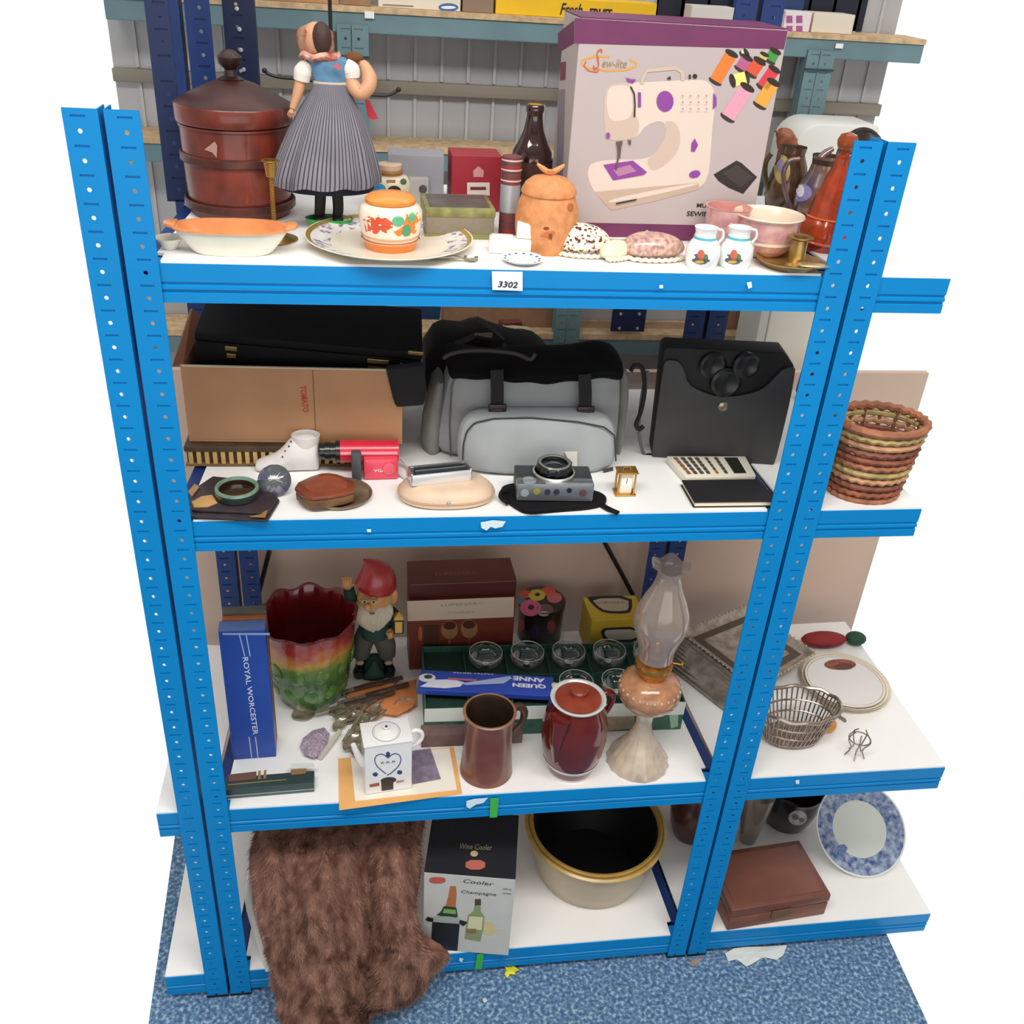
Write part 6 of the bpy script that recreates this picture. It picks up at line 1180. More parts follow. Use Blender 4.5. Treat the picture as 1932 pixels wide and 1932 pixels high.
# rests on the front wall and a divider
dz = .012; m = MB(); m.hexa([p for p in A]+[p+V((0, 0, dz)) for p in A]); qb = m; m.build('carton', mat('#2a48a8', .4, var=.04), t, smooth=False, bevel=.001)
WP = mat('#dfe0ea', .5)
decal(t, 'printed_ladle', qb, [(WP, el(806, 1279, 16, 8)), (mat('#3a4a3a', .5), el(808, 1277, 8, 4)), (WP, [(792, 1296), (815, 1283), (855, 1282), (876, 1288), (868, 1296), (840, 1299)]), (mat('#a8b4dc', .5), [(868, 1290), (962, 1276), (966, 1280), (950, 1290), (880, 1293)]), (mat('#b06a7a', .5), stroke([(845, 1281), (900, 1284)], 4))])
text(t, 'PASTRY SERVER', qb, (930, 1271), (854, 1268), 4, WP); text(t, 'QUEEN', qb, (1030, 1293), (967, 1289), 13, WP, bold=.04); text(t, 'ANNE', qb, (1028, 1281), (968, 1276), 12, WP, bold=.04)
m = MB(); q = A[1]*.45+A[2]*.55+V((.004, 0, .006)); m.ball(q, (.009, .012, .010), 14, 8); m.build('cream_cap', mat('#e3d6ac', .5), t)
# -- purple brown block behind the mug
t, c8, u, n, h, b, o = cbox('stone_block', 'dull purple-brown rough block behind the stoneware mug', 'box', SD, (795, 1411), (985, 1402), (792, 1388), .03, mat('#6b5450', .8, var=.2, scale=30))
# -- spoons and pack of cutlery
PEW = mat('#a89e88', .28, .6, var=.3, scale=60)
t = thing('orange_cloth', 'bright orange and peach paper bag under the pile of spoons', 'bag', on(720, 1320, SD))
m = MB(); pts = [(655, 1300), (700, 1285), (740, 1290), (785, 1282), (786, 1330), (750, 1350), (700, 1345), (660, 1330)]; 
R = [[on(x, y, SD+.0005) for x, y in pts], [on(x, y, SD+.006+.004*((i*7) % 3)) for i, (x, y) in enumerate(pts)], [on(720+(x-720)*.5, 1318+(y-1318)*.5, SD+.010+.003*(i % 2)) for i, (x, y) in enumerate(pts)]]
m.rings(R, True, True, True); m.build('bag', mat('#dd8a54', .5, var=.2, scale=20, bump=.5), t)
specs = [((553, 1358), (690, 1296), 21), ((622, 1350), (745, 1296), 13), ((782, 1328), (655, 1362), 19), ((650, 1418), (742, 1330), 17), ((672, 1432), (700, 1350), 16), ((640, 1370), (775, 1302), 12), ((668, 1385), (770, 1318), 12), ((630, 1380), (705, 1310), 12), ((690, 1372), (640, 1300), 13), ((700, 1352), (752, 1284), 11)]
labs = ['large dull spoon lying leftmost beside the planter foot', 'small bright spoon touching the planter foot', 'broad spoon with its bowl right above the teapot lid', 'spoon bowl down beside the white bar of the lilac stone', 'spoon with its bowl nearest the teapot spout', 'spoon lying across the middle of the cutlery pile', 'spoon low in the pile behind the house teapot', 'thin spoon just above the lilac stone', 'spoon crossing the others towards the planter', 'spoon pointing up to the gnome boots']
for i, ((p0, p1, wp), lb_) in enumerate(zip(specs, labs)):
    sp_ = spoon('spoon', lb_, p0, p1, SD+.0005+.0024*(i % 5), wp, PEW, 'pile of old spoons on the third shelf')
for i, (p0, p1) in enumerate((((668, 1300), (760, 1278)), ((690, 1312), (772, 1290)), ((650, 1330), (745, 1305)))):
    a = on(*p0, SD+.016+.002*i); b_ = on(*p1, SD+.018+.002*i); uu = (b_-a).normalized(); nn = V((-uu.y, uu.x, 0)); tt = thing('table_knife', ['dark knife handle nearest the gnome boots', 'dark knife lying over the orange bag', 'dark knife in the middle of the spoons'][i], 'knife', a, 0, 'pile of old spoons on the third shelf')
    m = MB(); m.ribbon([a, (a+b_)/2, b_], .010, .005, side=nn); m.build('handle', mat('#5d4a40', .4, .3, var=.3), tt, bevel=.0015)
    m = MB(); m.ribbon([a, a-uu*.03, a-uu*.06], .009, .0012, side=nn); m.build('blade', PEW, tt)
for i, (p0, p1) in enumerate((((640, 1350), (700, 1318)), ((655, 1392), (690, 1330)), ((690, 1330), (745, 1300)), ((645, 1340), (735, 1300)))):
    a = on(*p0, SD+.014+.0015*i); b_ = on(*p1, SD+.016+.0015*i); uu = (b_-a).normalized(); nn = V((-uu.y, uu.x, 0)); tt = thing('table_fork', ['fork in the middle of the pile of spoons', 'fork just behind the lilac stone', 'fork lying on the orange bag', 'fork under the dark knives'][i], 'fork', a, 0, 'pile of old spoons on the third shelf')
    m = MB(); m.ribbon([a+uu*.02, (a+b_)/2, b_], .006, .002, side=nn); m.build('handle', PEW, tt)
    for k in range(4): m = MB(); m.ribbon([a+uu*.022+nn*(k-1.5)*.003, a-uu*.012+nn*(k-1.5)*.0034], .0018, .0014, side=nn); m.build('tine', PEW, tt)
# -- amethyst geode
c = on(605, 1418, SD); s = mp(c); t = thing('amethyst_stone', 'rough lilac amethyst geode in front of the spoons', 'stone', c)
random.seed(3); q = [(566, 1408), (572, 1392), (590, 1378), (612, 1372), (622, 1384), (616, 1408), (606, 1424), (592, 1430), (574, 1424)]
R = [[on(x, y, SD+.0003) for x, y in q], [on(x, y, SD+.008+random.random()*.004) for x, y in q], [on(594+(x-594)*.6, 1400+(y-1400)*.6, SD+.011+random.random()*.006) for x, y in q]]
m = MB(); m.rings(R, True, True, True); m.build('stone', mat('#8f7a96', .35, var=.35, scale=220, bump=1, col2='#b8a8b4'), t, smooth=False, sub=0)
m = MB(); a = on(603, 1432, SD+.004); b_ = on(642, 1378, SD+.016); m.ribbon([a, (a+b_)/2, b_], .008, .005, side=(1, .2, 0)); m.build('pale_edge', mat('#b8b4a4', .4), t)
# -- envelopes and papers
zt = SD
for nm, lab, cat, pts, m_, th in (('orange_envelope', 'pale orange card sheet lying under the house teapot', 'envelope', [(640, 1529), (872, 1498), (856, 1410), (638, 1432)], mat('#e9b06a', .8, var=.03), .0009),
    ('white_card', 'white card sheet with gilt edge on the orange sheet', 'card', [(670, 1512), (862, 1490), (848, 1412), (662, 1430)], mat('#efe9dc', .7), .0008),
    ('purple_photo', 'purple-grey picture card between teapot and mug', 'card', [(778, 1480), (832, 1470), (812, 1412), (770, 1418)], mat('#85788c', .5, var=.25, scale=60), .0006)):
    t = thing(nm, lab, cat, on(sum(p[0] for p in pts)/4, sum(p[1] for p in pts)/4, zt)); m = MB(); m.prism([on(x, y, zt+.0002) for x, y in pts], (0, 0, th)); m.build('sheet', m_, t, smooth=False); zt += th+.0003
# -- house teapot
zt += .0001
t, c8, u, n, h, b, o = cbox('house_teapot', 'square white teapot shaped like a tiled stove with blue heart and slanting lid', 'teapot', zt, (690, 1500), (777, 1487), (683, 1412), .058, mat('#e9e9e8', .2, coat=.5), part='body', bevel=.002)
TW = mat('#ecebe8', .2, coat=.5); DB = mat('#2f4272', .4)
m = MB(); e = .0018; q = [c8[4]-u*e-n*e, c8[5]+u*e-n*e, c8[6]+u*e+n*e, c8[7]-u*e+n*e]; m.hexa([p+V((0, 0, .0005)) for p in q]+[p+V((0, 0, .004)) for p in q]); lidb = m; lid = m.build('lid', TW, t, bevel=.0015)
cc = (c8[4]+c8[6])/2+V((0, 0, .004)); m = MB(); m.lathe(cc, [(.023, 0), (.021, .003), (.010, .006), (.004, .007), (.003, .009), (.006, .012), (.004, .015), (.0001, .016)], 30); m.build('lid_dome', TW, lid)
m = MB(); m.lathe(cc, [(.0245, .0002), (.0250, .0006), (.0245, .0008)], 40, cap0=False); m.build('blue_ring', DB, lid)
m = MB(); m.ball(cc+V((0, -.003, .0155)), (.003, .003, .0015), 8, 5); m.build('blue_dot', DB, lid)
hx_ = c8[5]*.5+c8[1]*.5; hb_ = (c8[5]+c8[6])/2; hm = (c8[1]+c8[2])/2
m = MB(); m.tube([hb_+V((0, 0, -.006)), hb_+u*.012+V((0, 0, -.002)), hb_+u*.022+V((0, 0, -.010)), hb_+u*.022+V((0, 0, -.024)), hb_+u*.012+V((0, 0, -.036)), hb_+V((0, 0, -.042))], .0042, 10); m.build('handle', TW, t)
sb_ = (c8[0]+c8[3])/2; m = MB(); m.tube([sb_+V((0, 0, h*.45)), sb_-u*.009+V((0, 0, h*.62)), sb_-u*.017+V((0, 0, h*.86))], [.009, .0065, .0045], 12); m.build('spout', TW, t)
heart = [(732, 1463), (722, 1455), (711, 1446), (706, 1434), (710, 1425), (720, 1422), (728, 1426), (732, 1431), (736, 1426), (744, 1421), (754, 1424), (757, 1433), (753, 1445), (742, 1455)]
decal(t, 'heart_outline', b, [(DB, stroke(sm(heart, 2)+[heart[0]], 1.8))]); decal(t, 'blue_motif', b, [(DB, el(732, 1423, 4, 5))]); text(t, 'E.R.R', b, (719, 1441), (747, 1438), 5, DB)
for x, y in ((708, 1461), (754, 1457)): decal(t, 'blue_dot', b, [(DB, el(x, y, 5, 4))])
decal(t, 'stove_door', b, [(mat('#3c3234', .4), el(733, 1472, 15, 6, -5)), (mat('#3c3234', .4), [(719, 1474), (742, 1471), (742, 1489), (720, 1492)]), (mat('#9a5a3a', .4), [(697, 1480), (715, 1476), (716, 1482), (698, 1485)]), (mat('#a98c7a', .4), [(748, 1473), (762, 1471), (762, 1474), (748, 1477)])])
# -- stoneware mug
MUG = mat('#6b3326', .28, coat=.4, var=.3, scale=14, col2='#7a4a3a'); IN = mat('#2e2019', .45, var=.3)
t, c, b, pr, o = turned('stoneware_mug', 'tall brown glazed stoneware mug left of the coffee pot', 'mug', 917, 1487, SD, [(50, 1453), (49, 1445), (46, 1410), (45, 1370), (47, 1352), (50, 1343)], MUG, n=44)
r, z = pr[-1]; m = MB(); m.lathe(c, [(r, z), (r-.001, z+.0022), (r-.004, z+.002), (r-.006, z-.003), (r-.008, .008), (.0001, .007)], 44, cap0=False); m.build('inside', IN, t)
m = MB(); m.lathe(c, [(r, z-.001), (r+.0012, z+.001), (r-.001, z+.0026), (r-.0042, z+.0022)], 44, cap0=False); m.build('rim', mat('#8a6248', .35, var=.2), t)
m = MB(); q = c+V((r*.85, .02, z*.88)); m.tube([q, q+V((.018, .010, -.001)), q+V((.030, .014, -.018)), q+V((.026, .012, -.045)), q+V((.008, .004, -.062))], [.007, .0075, .0075, .0065, .006], 12); m.build('handle', mat('#4a342b', .4, var=.2), t)
# -- coffee pot
CPB = mat('#641a10', .12, coat=.45, var=.12, scale=8); WG = mat('#c7c9c6', .2, coat=.6)
t, c, b, pr, o = turned('coffee_pot', 'glossy red-brown lidded coffee pot with pale grey rim and foot', 'coffee pot', 1075, 1475, SD, [(42, 1445), (48, 1434), (58, 1408), (62, 1385), (62, 1365), (57, 1342), (50, 1328), (48, 1320)], CPB, n=48)
s = mp(c); m = MB(); m.lathe(c, [(pr[0][0]+.0004, .0002), (pr[0][0]*1.05, .006), ((pr[1][0]+pr[2][0])/2+.0006, (pr[1][1]+pr[2][1])/2)], 48, cap0=False); m.build('grey_foot', WG, t)
r, z = pr[-1]; m = MB(); m.lathe(c, [(r, z-.002), (r+.004, z+.002), (r+.005, z+.005), (r+.001, z+.006), (r-.004, z+.003), (r-.006, z)], 48, cap0=False); m.build('grey_rim', WG, t)
m = MB(); m.lathe(c, [(r-.004, z+.002), (r-.004, z+.0045), (r*.7, z+.008), (r*.32, z+.010), (r*.24, z+.011), (r*.22, z+.015), (r*.34, z+.021), (r*.3, z+.025), (.0001, z+.026)], 44); m.build('lid', mat('#8a3a26', .2, coat=.5, var=.1), t)
m = MB(); q = c+V((r*.9, .012, z*.93)); m.tube([q, q+V((.014, .006, .008)), q+V((.026, .01, .004)), q+V((.031, .012, -.014)), q+V((.024, .01, -.036)), q+V((.010, .004, -.052))], [.0065, .0065, .0062, .006, .0055, .005], 12); m.build('handle', CPB, t)
m = MB(); R = []; dv_ = V((-.70, -.71, 0)); sv_ = V((.71, -.70, 0))
for k in range(9):
    q = k/8; zz = z*(.34+.62*q); rb_ = .060*(1-.0*q) if q < .5 else .060-.011*(q-.5)*2; rr = .005+.015*q; pc = c+dv_*(rb_-.002+.010*q)+V((0, 0, zz)); R.append([pc+dv_*(rr*.8*math.cos(a))+sv_*(rr*math.sin(a)) for a in [2*PI*j/18 for j in range(18)]])
m.rings(R, True, True, True); m.build('spout', CPB, t)
# -- oil lamp
LG = mat('#c9a890', .12, trans=.25, coat=.6, var=.15, scale=40, ior=1.3); LGB = mat('#ecdcc8', .15, trans=.5, coat=.6, var=.12, scale=40, bump=.4, ior=1.3)
c, pr = pprof(1202, 1475, SD, [(57, 1436), (58, 1431), (50, 1420), (38, 1406), (26, 1391), (18, 1376), (15, 1362), (17, 1348), (21, 1338)]); s = mp(c)
t = thing('oil_lamp', 'pressed glass oil lamp with amber font, brass burner and tall chimney', 'lamp', c)
m = MB(); m.lathe(c, pr, 48, fn=lambda a, r_, z_, k: (r_*(1+.03*math.cos(a*16)*(0 < k < 5)), z_), cap1=True); m.build('foot', LGB, t)
cx = lambda y: 1200+(1436-y)*.0
ZL = lambda y: at(1210, y, c.y).z-SD
f0 = pr[-1][1]; prof = [(20, f0), (34, ZL(1331)), (49, ZL(1319)), (56, ZL(1306)), (57, ZL(1298)), (52, ZL(1286)), (36, ZL(1276)), (24, ZL(1273))]
m = MB(); m.lathe(c, [(hw*s, z_) for hw, z_ in prof], 48, fn=lambda a, r_, z_, k: (r_*(1+.02*math.cos(a*28)*(k in (2, 3, 4, 5))), z_), cap1=True); m.build('font', mat('#c08a64', .12, trans=.2, coat=.7, var=.2, scale=50, ior=1.3), t)
for k in range(26):
    a_ = 2*PI*k/26; m = MB(); m.ball(c+V((54*s*math.cos(a_), 54*s*math.sin(a_), ZL(1292))), (.0028, .0028, .004), 8, 6); m.build('bead', LGB, t)
BRS = mat('#c08a44', .25, .8, var=.15)
zb_ = ZL(1273); m = MB(); m.lathe(c, [(25*s, zb_), (26*s, zb_+.004), (33*s, ZL(1258)), (34*s, ZL(1250)), (33*s, ZL(1247)), (20*s, ZL(1245))], 32, cap1=True); bn = m.build('burner', BRS, t)
m = MB(); m.lathe(c, [(16*s, ZL(1236)), (17*s, ZL(1225)), (10*s, ZL(1212)), (3*s, ZL(1208))], 22, cap1=True); m.build('wick_dome', BRS, bn)
m = MB(); m.tube([c+V((30*s, -.01, ZL(1246))), c+V((44*s, -.014, ZL(1247)))], .0015, 6); m.lathe(c+V((46*s, -.014, ZL(1247))), [(.004, -.002), (.005, 0), (.004, .002)], 10, M=Matrix.Rotation(PI/2, 4, 'Y'), cap1=True); m.build('wick_knob', BRS, bn)
chm = [(31, 1240), (32, 1222), (38, 1205), (46, 1185), (48, 1172), (45, 1155), (36, 1132), (26, 1112), (21, 1095), (20, 1082), (24, 1074), (32, 1068)]
m = MB(); m.lathe(c, [(hw*s*(1+.0*y), ZL(y)) for hw, y in chm], 40, cap0=False, fn=lambda a, r_, z_, k: (r_*(1+(.06*math.cos(a*5) if k == 11 else 0)), z_+(.004*math.cos(a*5) if k == 11 else 0))); m.build('chimney', glass('#e2d3c6', .12, haze=.38), t)
# -- green book set at front
zt_ = SD; t = thing('gilt_box', 'dark green gilt-lettered slim box at the left front of the third shelf', 'box', on(510, 1480, SD))
q = [on(425, 1508, SD+.0003), on(593, 1494, SD+.0003), on(590, 1472, SD+.0003), on(424, 1482, SD+.0003)]; H = .020
q = [q[0], q[1], q[1]+V((0, .03, 0)), q[0]+V((0, .03, 0))]
for z0_, z1_, hx in ((0, .0055, '#44585c'), (.006, .0075, '#a8b4b4'), (.008, .023, '#2b403e')):
    m = MB(); m.hexa([p+V((0, 0, z0_)) for p in q]+[p+V((0, 0, z1_)) for p in q]); m.build('layer', mat(hx, .4, var=.1), t, smooth=False, bevel=.0008)
gb = m; GI = mat('#a88a4c', .4, .4)
decal(t, 'gilt_line', gb, [(GI, stroke([(430, 1481), (540, 1471)], 2)), (GI, [(487, 1455), (492, 1454), (492, 1470), (487, 1471)]), (GI, [(498, 1454), (503, 1453), (502, 1469), (497, 1470)]), (mat('#6b4a3a', .5), [(430, 1462), (484, 1456), (484, 1470), (432, 1476)]), (mat('#8c6a48', .5), [(548, 1452), (578, 1450), (577, 1460), (550, 1463)])])
m = MB(); zz = SD+.0236; m.prism([on(548, 1450, zz), on(594, 1447, zz), on(592, 1440, zz), on(550, 1441, zz)], (0, 0, .0008)); m.build('paper_slip', mat('#cfd6d0', .7), t, smooth=False)
# -- black braces behind
for lab, pts in (('slim black rod running down behind the planter', [(508, 1040), (488, 1120), (470, 1205)]), ('slim black rod slanting down behind the yellow box', [(1140, 1022), (1185, 1105), (1215, 1165)])):
    t = thing('black_rod', lab, 'rod', at(*pts[-1], .50), 0); m = MB(); m.tube([at(x, y, .52) for x, y in pts], .0052, 8); m.build('rod', BLACK, t)
# ------------------------------------------------------------------ right bay, third shelf
# -- square glass tray leaning
NICK = mat('#8f857a', .25, .55, var=.3, scale=30, coat=.3)
t = thing('glass_tray', 'square pressed glass tray with beaded edge tilted behind the double post', 'tray', on(1400, 1300, SD))
TL, TT, TR, TB = on(1283, 1192, SD+.065), on(1408, 1142, SD+.065), on(1540, 1232, SD+.05), on(1425, 1300, SD+.035)
nrm = (TT-TL).cross(TB-TL).normalized(); nrm = nrm if nrm.z > 0 else -nrm; q4 = [TL, TB, TR, TT]; ct = sum(q4, V())/4
def tring(k, d): return [ct+(p-ct)*k-nrm*d for p in q4]
m = MB(); m.rings([tring(.72, .034), tring(.84, .022), tring(.96, .004), tring(1, 0), tring(.97, -.001), tring(.90, .008), tring(.78, .012)], True, True, True); m.build('tray', mat('#bdb0a2', .15, .1, trans=.3, coat=.6, var=.3, scale=45, ior=1.3), t, bevel=.001)
m = MB(); m.rings([tring(.80, .0115), tring(.80, .0105), tring(.64, .0105), tring(.64, .0115)], True); m.build('panel_line', mat('#5a4f44', .3), t, smooth=False)
m = MB(); m.ball(ct-nrm*.0112, (.014, .014, .002), 12, 6); m.build('engraved_motif', mat('#4a3a30', .3, var=.4, scale=90), t)
for i in range(4):
    A_, B__ = q4[i], q4[(i+1) % 4]
    for k in range(18): m = MB(); m.ball(A_+(B__-A_)*((k+.5)/18), .0028, 6, 5); m.build('edge_bead', mat('#c9b49a', .2, .3, coat=.6), t)
for i, p_ in enumerate((TB, TR)):
    m = MB(); a_ = ct+(p_-ct)*.6-nrm*.03; m.tube([a_, V((a_.x, a_.y, SD+.002))], .004, 8); m.build('foot', NICK, t)
# slanted ribbed side panel
S1, S2 = TL-V((0, 0, .005)), TB-V((0, 0, .005)); G1, G2 = on(1266, 1262, SD+.004), on(1372, 1345, SD+.004)
m = MB(); dn = V((0, .006, 0)); m.hexa([G1, G2, G2+dn, G1+dn, S1, S2, S2+dn, S1+dn]); m.build('side_panel', mat('#94887c', .2, .2, coat=.5, var=.3, scale=45), t)
for k in range(1, 9): q_ = k/9; m = MB(); m.tube([G1+(S1-G1)*q_-V((0, .0008, 0)), G2+(S2-G2)*q_-V((0, .0008, 0))], .0014, 6); m.build('rib', mat('#857a6e', .25, .3, coat=.4), t)
# -- silver basket
c = on(1492, 1392, SD); s = mp(c); t = thing('silver_basket', 'oval pierced silver basket on small feet, right bay third shelf', 'basket', c); SV = mat('#9a8c80', .25, .75, var=.3, scale=60, coat=.2)
H = at(1492, 1330, c.y).z-SD; rb, rt = s*56, s*76
m = MB(); m.lathe(c, [(rb*.9, .006), (rb, .008), (rb*1.02, .012)], 40, sy=.62, cap1=True); m.build('base', SV, t)
for k in range(44):
    a_ = 2*PI*k/44; p0 = c+V((rb*math.cos(a_), rb*.62*math.sin(a_), .012)); p1 = c+V((rt*math.cos(a_+.07), rt*.66*math.sin(a_+.07), H)); m = MB(); m.tube([p0, (p0+p1)/2+V((0, 0, -.001)), p1], .0016, 5); m.build('wire', SV, t)
for z_, k_ in ((.3, 1.0), (.62, 1.0), (1.0, 1.02)):
    m = MB(); rr = (rb+(rt-rb)*z_)*k_; m.tube([c+V((rr*math.cos(2*PI*j/48), rr*.65*math.sin(2*PI*j/48), .012+(H-.012)*z_+(.002*math.sin(j*1.3) if z_ == 1 else 0))) for j in range(48)], .0022 if z_ < 1 else .004, 7, closed=True); m.build('hoop', SV, t)
for a_ in (-2.3, -.8, .8, 2.3): m = MB(); q = c+V((rb*.85*math.cos(a_), rb*.52*math.sin(a_), 0)); m.tube([q+V((0, 0, .008)), q+V((0, 0, .0012))], [.003, .005], 8); m.build('foot', SV, t)
# -- plates
for i, (zz, hw, lab, hx) in enumerate(((0, 84, 'gold-rimmed plate at the bottom of the plate pile in the right bay', '#e0d4b8'), (.011, 80, 'cream plate in the middle of the pile in the right bay', '#e6dcc6'), (.021, 74, 'top plate of the pile, white with a brown scene in its centre', '#dfdcd8'))):
    c = on(1592, 1290, SD+.0003+zz); s = mp(c); t = thing('dinner_plate', lab, 'plate', c); r = s*hw
    m = MB(); m.lathe(c, [(r*.55, 0), (r*.6, .002), (r, .009), (r*.99, .0105), (r*.68, .005), (.0001, .0045)], 44); pb_ = m; m.build('plate', mat(hx, .25, coat=.4), t)
    m = MB(); m.lathe(c, [(r*.992, .0103), (r*.93, .0095)], 44, cap0=False); m.build('gold_rim', mat('#b58c4a', .3, .5), t)
    if i == 2: decal(t, 'brown_scene', pb_, [(mat('#8a4a30', .4, var=.4, scale=150), el(1585, 1254, 30, 10)), (mat('#5f3324', .4), el(1592, 1258, 18, 6))], ringed=True, off=.0008)
# -- red and green things behind
t = thing('red_cloth', 'dark red folded cloth behind the plate pile', 'cloth', on(1552, 1215, SD)); m = MB(); m.ball(on(1552, 1215, SD)+V((0, 0, .014)), (.055, .025, .014), 20, 10); m.build('cloth', mat('#8c1f24', .7, bump=.5), t)
t = thing('green_cloth', 'dark green folded cloth behind the plates at the edge', 'cloth', on(1600, 1215, SD)); m = MB(); m.ball(on(1612, 1213, SD)+V((0, 0, .014)), (.024, .02, .014), 20, 10); m.build('cloth', mat('#1d4a34', .7, bump=.5), t)
# -- wooden button and chain
c = on(1560, 1378, SD); t = thing('wooden_disc', 'small orange wooden disc with a smiling face beside the silver basket', 'disc', c); s = mp(c); q = c+V((0, 0, s*15)); Mx = Matrix.Translation(q) @ Matrix.Rotation(math.radians(55), 4, 'X')
m = MB(); m.lathe((0, 0, 0), [(s*14, 0), (s*15, .002), (s*14, .005), (.0001, .0055)], 28, M=Mx); db = m; m.build('disc', mat('#c98a45', .5, var=.15, scale=60), t)
decal(t, 'face_mark', db, [(INK, el(1556, 1361, 1.6)), (INK, el(1563, 1359, 1.6)), (INK, stroke([(1554, 1368), (1560, 1371), (1566, 1366)], 1.2))])
t = thing('chain_bracelet', 'silver link bracelet lying between basket and plates', 'bracelet', on(1560, 1335, SD))
for k in range(12): q = on(1550+k*4, 1330+k*2.6, SD+.0035); m = MB(); m.box(q.x-.0024, q.x+.0024, q.y-.004, q.y+.004, q.z-.003, q.z+.002); m.build('link', NICK, t, bevel=.0008)
# -- wire stand at the edge
c = on(1612, 1425, SD); s = mp(c); t = thing('wire_stand', 'small scrolled wire stand in front of the plates in the right bay', 'stand', c)
for k in range(5): a_ = 2*PI*k/5+.5; m = MB(); m.tube([c+V((.020*math.cos(a_), .018*math.sin(a_), .0015)), c+V((.012*math.cos(a_), .01*math.sin(a_), .02)), c+V((.022*math.cos(a_), .02*math.sin(a_), .045)), c+V((.012*math.cos(a_), .01*math.sin(a_), .062))], .0014, 6); m.build('wire', NICK, t)
m = MB(); m.tube([c+V((.021*math.cos(2*PI*j/30), .019*math.sin(2*PI*j/30), .045)) for j in range(30)], .0014, 6, closed=True); m.build('hoop', NICK, t)

ZMIN[0] = None
# ================================================================== bottom shelf and floor
# -- fur coat
t = thing('fur_coat', 'brown fur coat spilling from the bottom shelf onto the carpet', 'coat', on(620, 1830, 0))
rows = [(1548, 482, 800, .12), (1575, 479, 798, .09), (1610, 474, 795, .065), (1650, 471, 791, .045), (1700, 478, 788, .022), (1735, 488, 789, .004), (1760, 494, 792, -.010), (1785, 500, 812, -.016), (1796, 503, 840, -.020), (1810, 506, 846, -.026), (1826, 509, 832, -.034), (1850, 513, 812, -.045), (1875, 518, 796, -.056), (1892, 522, 780, -.064), (1903, 525, 742, -.070), (1912, 527, 704, -.074), (1930, 531, 692, -.082), (1955, 538, 676, -.092), (1985, 546, 650, -.105)]
def lerp(a, b_, q): return a+(b_-a)*q
NR_, NC = 64, 46; F_ = []; B_ = []
for i in range(NR_):
    q = i/(NR_-1)*(len(rows)-1); k = min(len(rows)-2, int(q)); f = q-k; y, xl, xr, Y = [lerp(rows[k][j], rows[k+1][j], f) for j in range(4)]
    rf, rb = [], []
    for j in range(NC):
        u = j/(NC-1); x = lerp(xl, xr, u)+3*math.sin(i*.6+u*2)*(u in (0, 1)); split = (697-xl)/max(1, xr-xl)
        lobe = math.sin(PI*min(1, u/max(.05, split))) if u < split else math.sin(PI*(u-split)/max(.05, 1-split))
        bul = .040*(.25+.75*min(1, (y-1548)/150))*max(0, lobe)**.55+.004*math.sin(x*.06+i*.22)+.003*math.sin(x*.13-i*.3)
        yy = y
        if y > 1800 and u > split: pass
        p = at(x, yy, Y-bul); 
        if p.z < .006: p.z = .006+.004*max(0, lobe)
        rf.append(p)
        bk = V((p.x, Y+.02, p.z)) if Y > .012 else V((p.x, max(p.y+.004, min(Y+.006, -.0035)), p.z))
        rb.append(bk)
    F_.append(rf); B_.append(rb[::-1])
m = MB(); m.rings([a+b_ for a, b_ in zip(F_, B_)], True, True, True)
FUR = mat('#6b4436', .85, col2='#94695a', scale=22, bump=.5, stretch=(1.6, 1.6, .7)); FUR2 = mat('#603c2f', .8, col2='#a67c6a', scale=26, stretch=(2, 2, .8))
coat = m; cb_ = m.build('pelt', FUR, t)
random.seed(11); fm = MB(); tv, tf = [], []
for _ in range(42000):
    i = random.random()*(NR_-1.001); j = random.random()*(NC-1.001); a, b_ = int(i), int(j); fi, fj = i-a, j-b_
    p = (F_[a][b_]*(1-fj)+F_[a][b_+1]*fj)*(1-fi)+(F_[a+1][b_]*(1-fj)+F_[a+1][b_+1]*fj)*fi
    du = F_[a][b_+1]-F_[a][b_]; dv = F_[a+1][b_]-F_[a][b_]; nn = du.cross(dv); nn = -nn.normalized() if nn.y > 0 else nn.normalized()
    edge = (b_ < 2 or b_ > NC-4)
    d = (dv.normalized()*random.uniform(.4, 1.0)+nn*random.uniform(.25, .7)+du.normalized()*random.uniform(-.45, .45)+(du.normalized()*(-.7 if b_ < 2 else .7) if edge else V())).normalized()
    L_ = random.uniform(.008, .017); sd = d.cross(nn).normalized()*random.uniform(.0005, .0009)
    e_ = p+d*L_
    if e_.z < .001: e_.z = .001
    k = len(tv); tv += [p+sd, p-sd, e_]; tf.append((k, k+1, k+2))
fm.v = tv; fm.f = tf; fm.m = [0]*len(tf)
inv = rootmat(t).inverted(); me = bpy.data.meshes.new('fur'); me.from_pydata([inv @ p for p in tv], [], tf); me.materials.append(FUR2); fo = bpy.data.objects.new('fur', me); COL.objects.link(fo); fo.parent = t; fo['kind'] = 'stuff'
# white lining edge at the left
m = MB(); m.tube([at(474, 1640, .07), at(470, 1700, .055), at(488, 1770, .03), at(506, 1830, .004)], [.006, .008, .008, .006], 8); m.build('pale_lining', mat('#e6dfd4', .8), t)
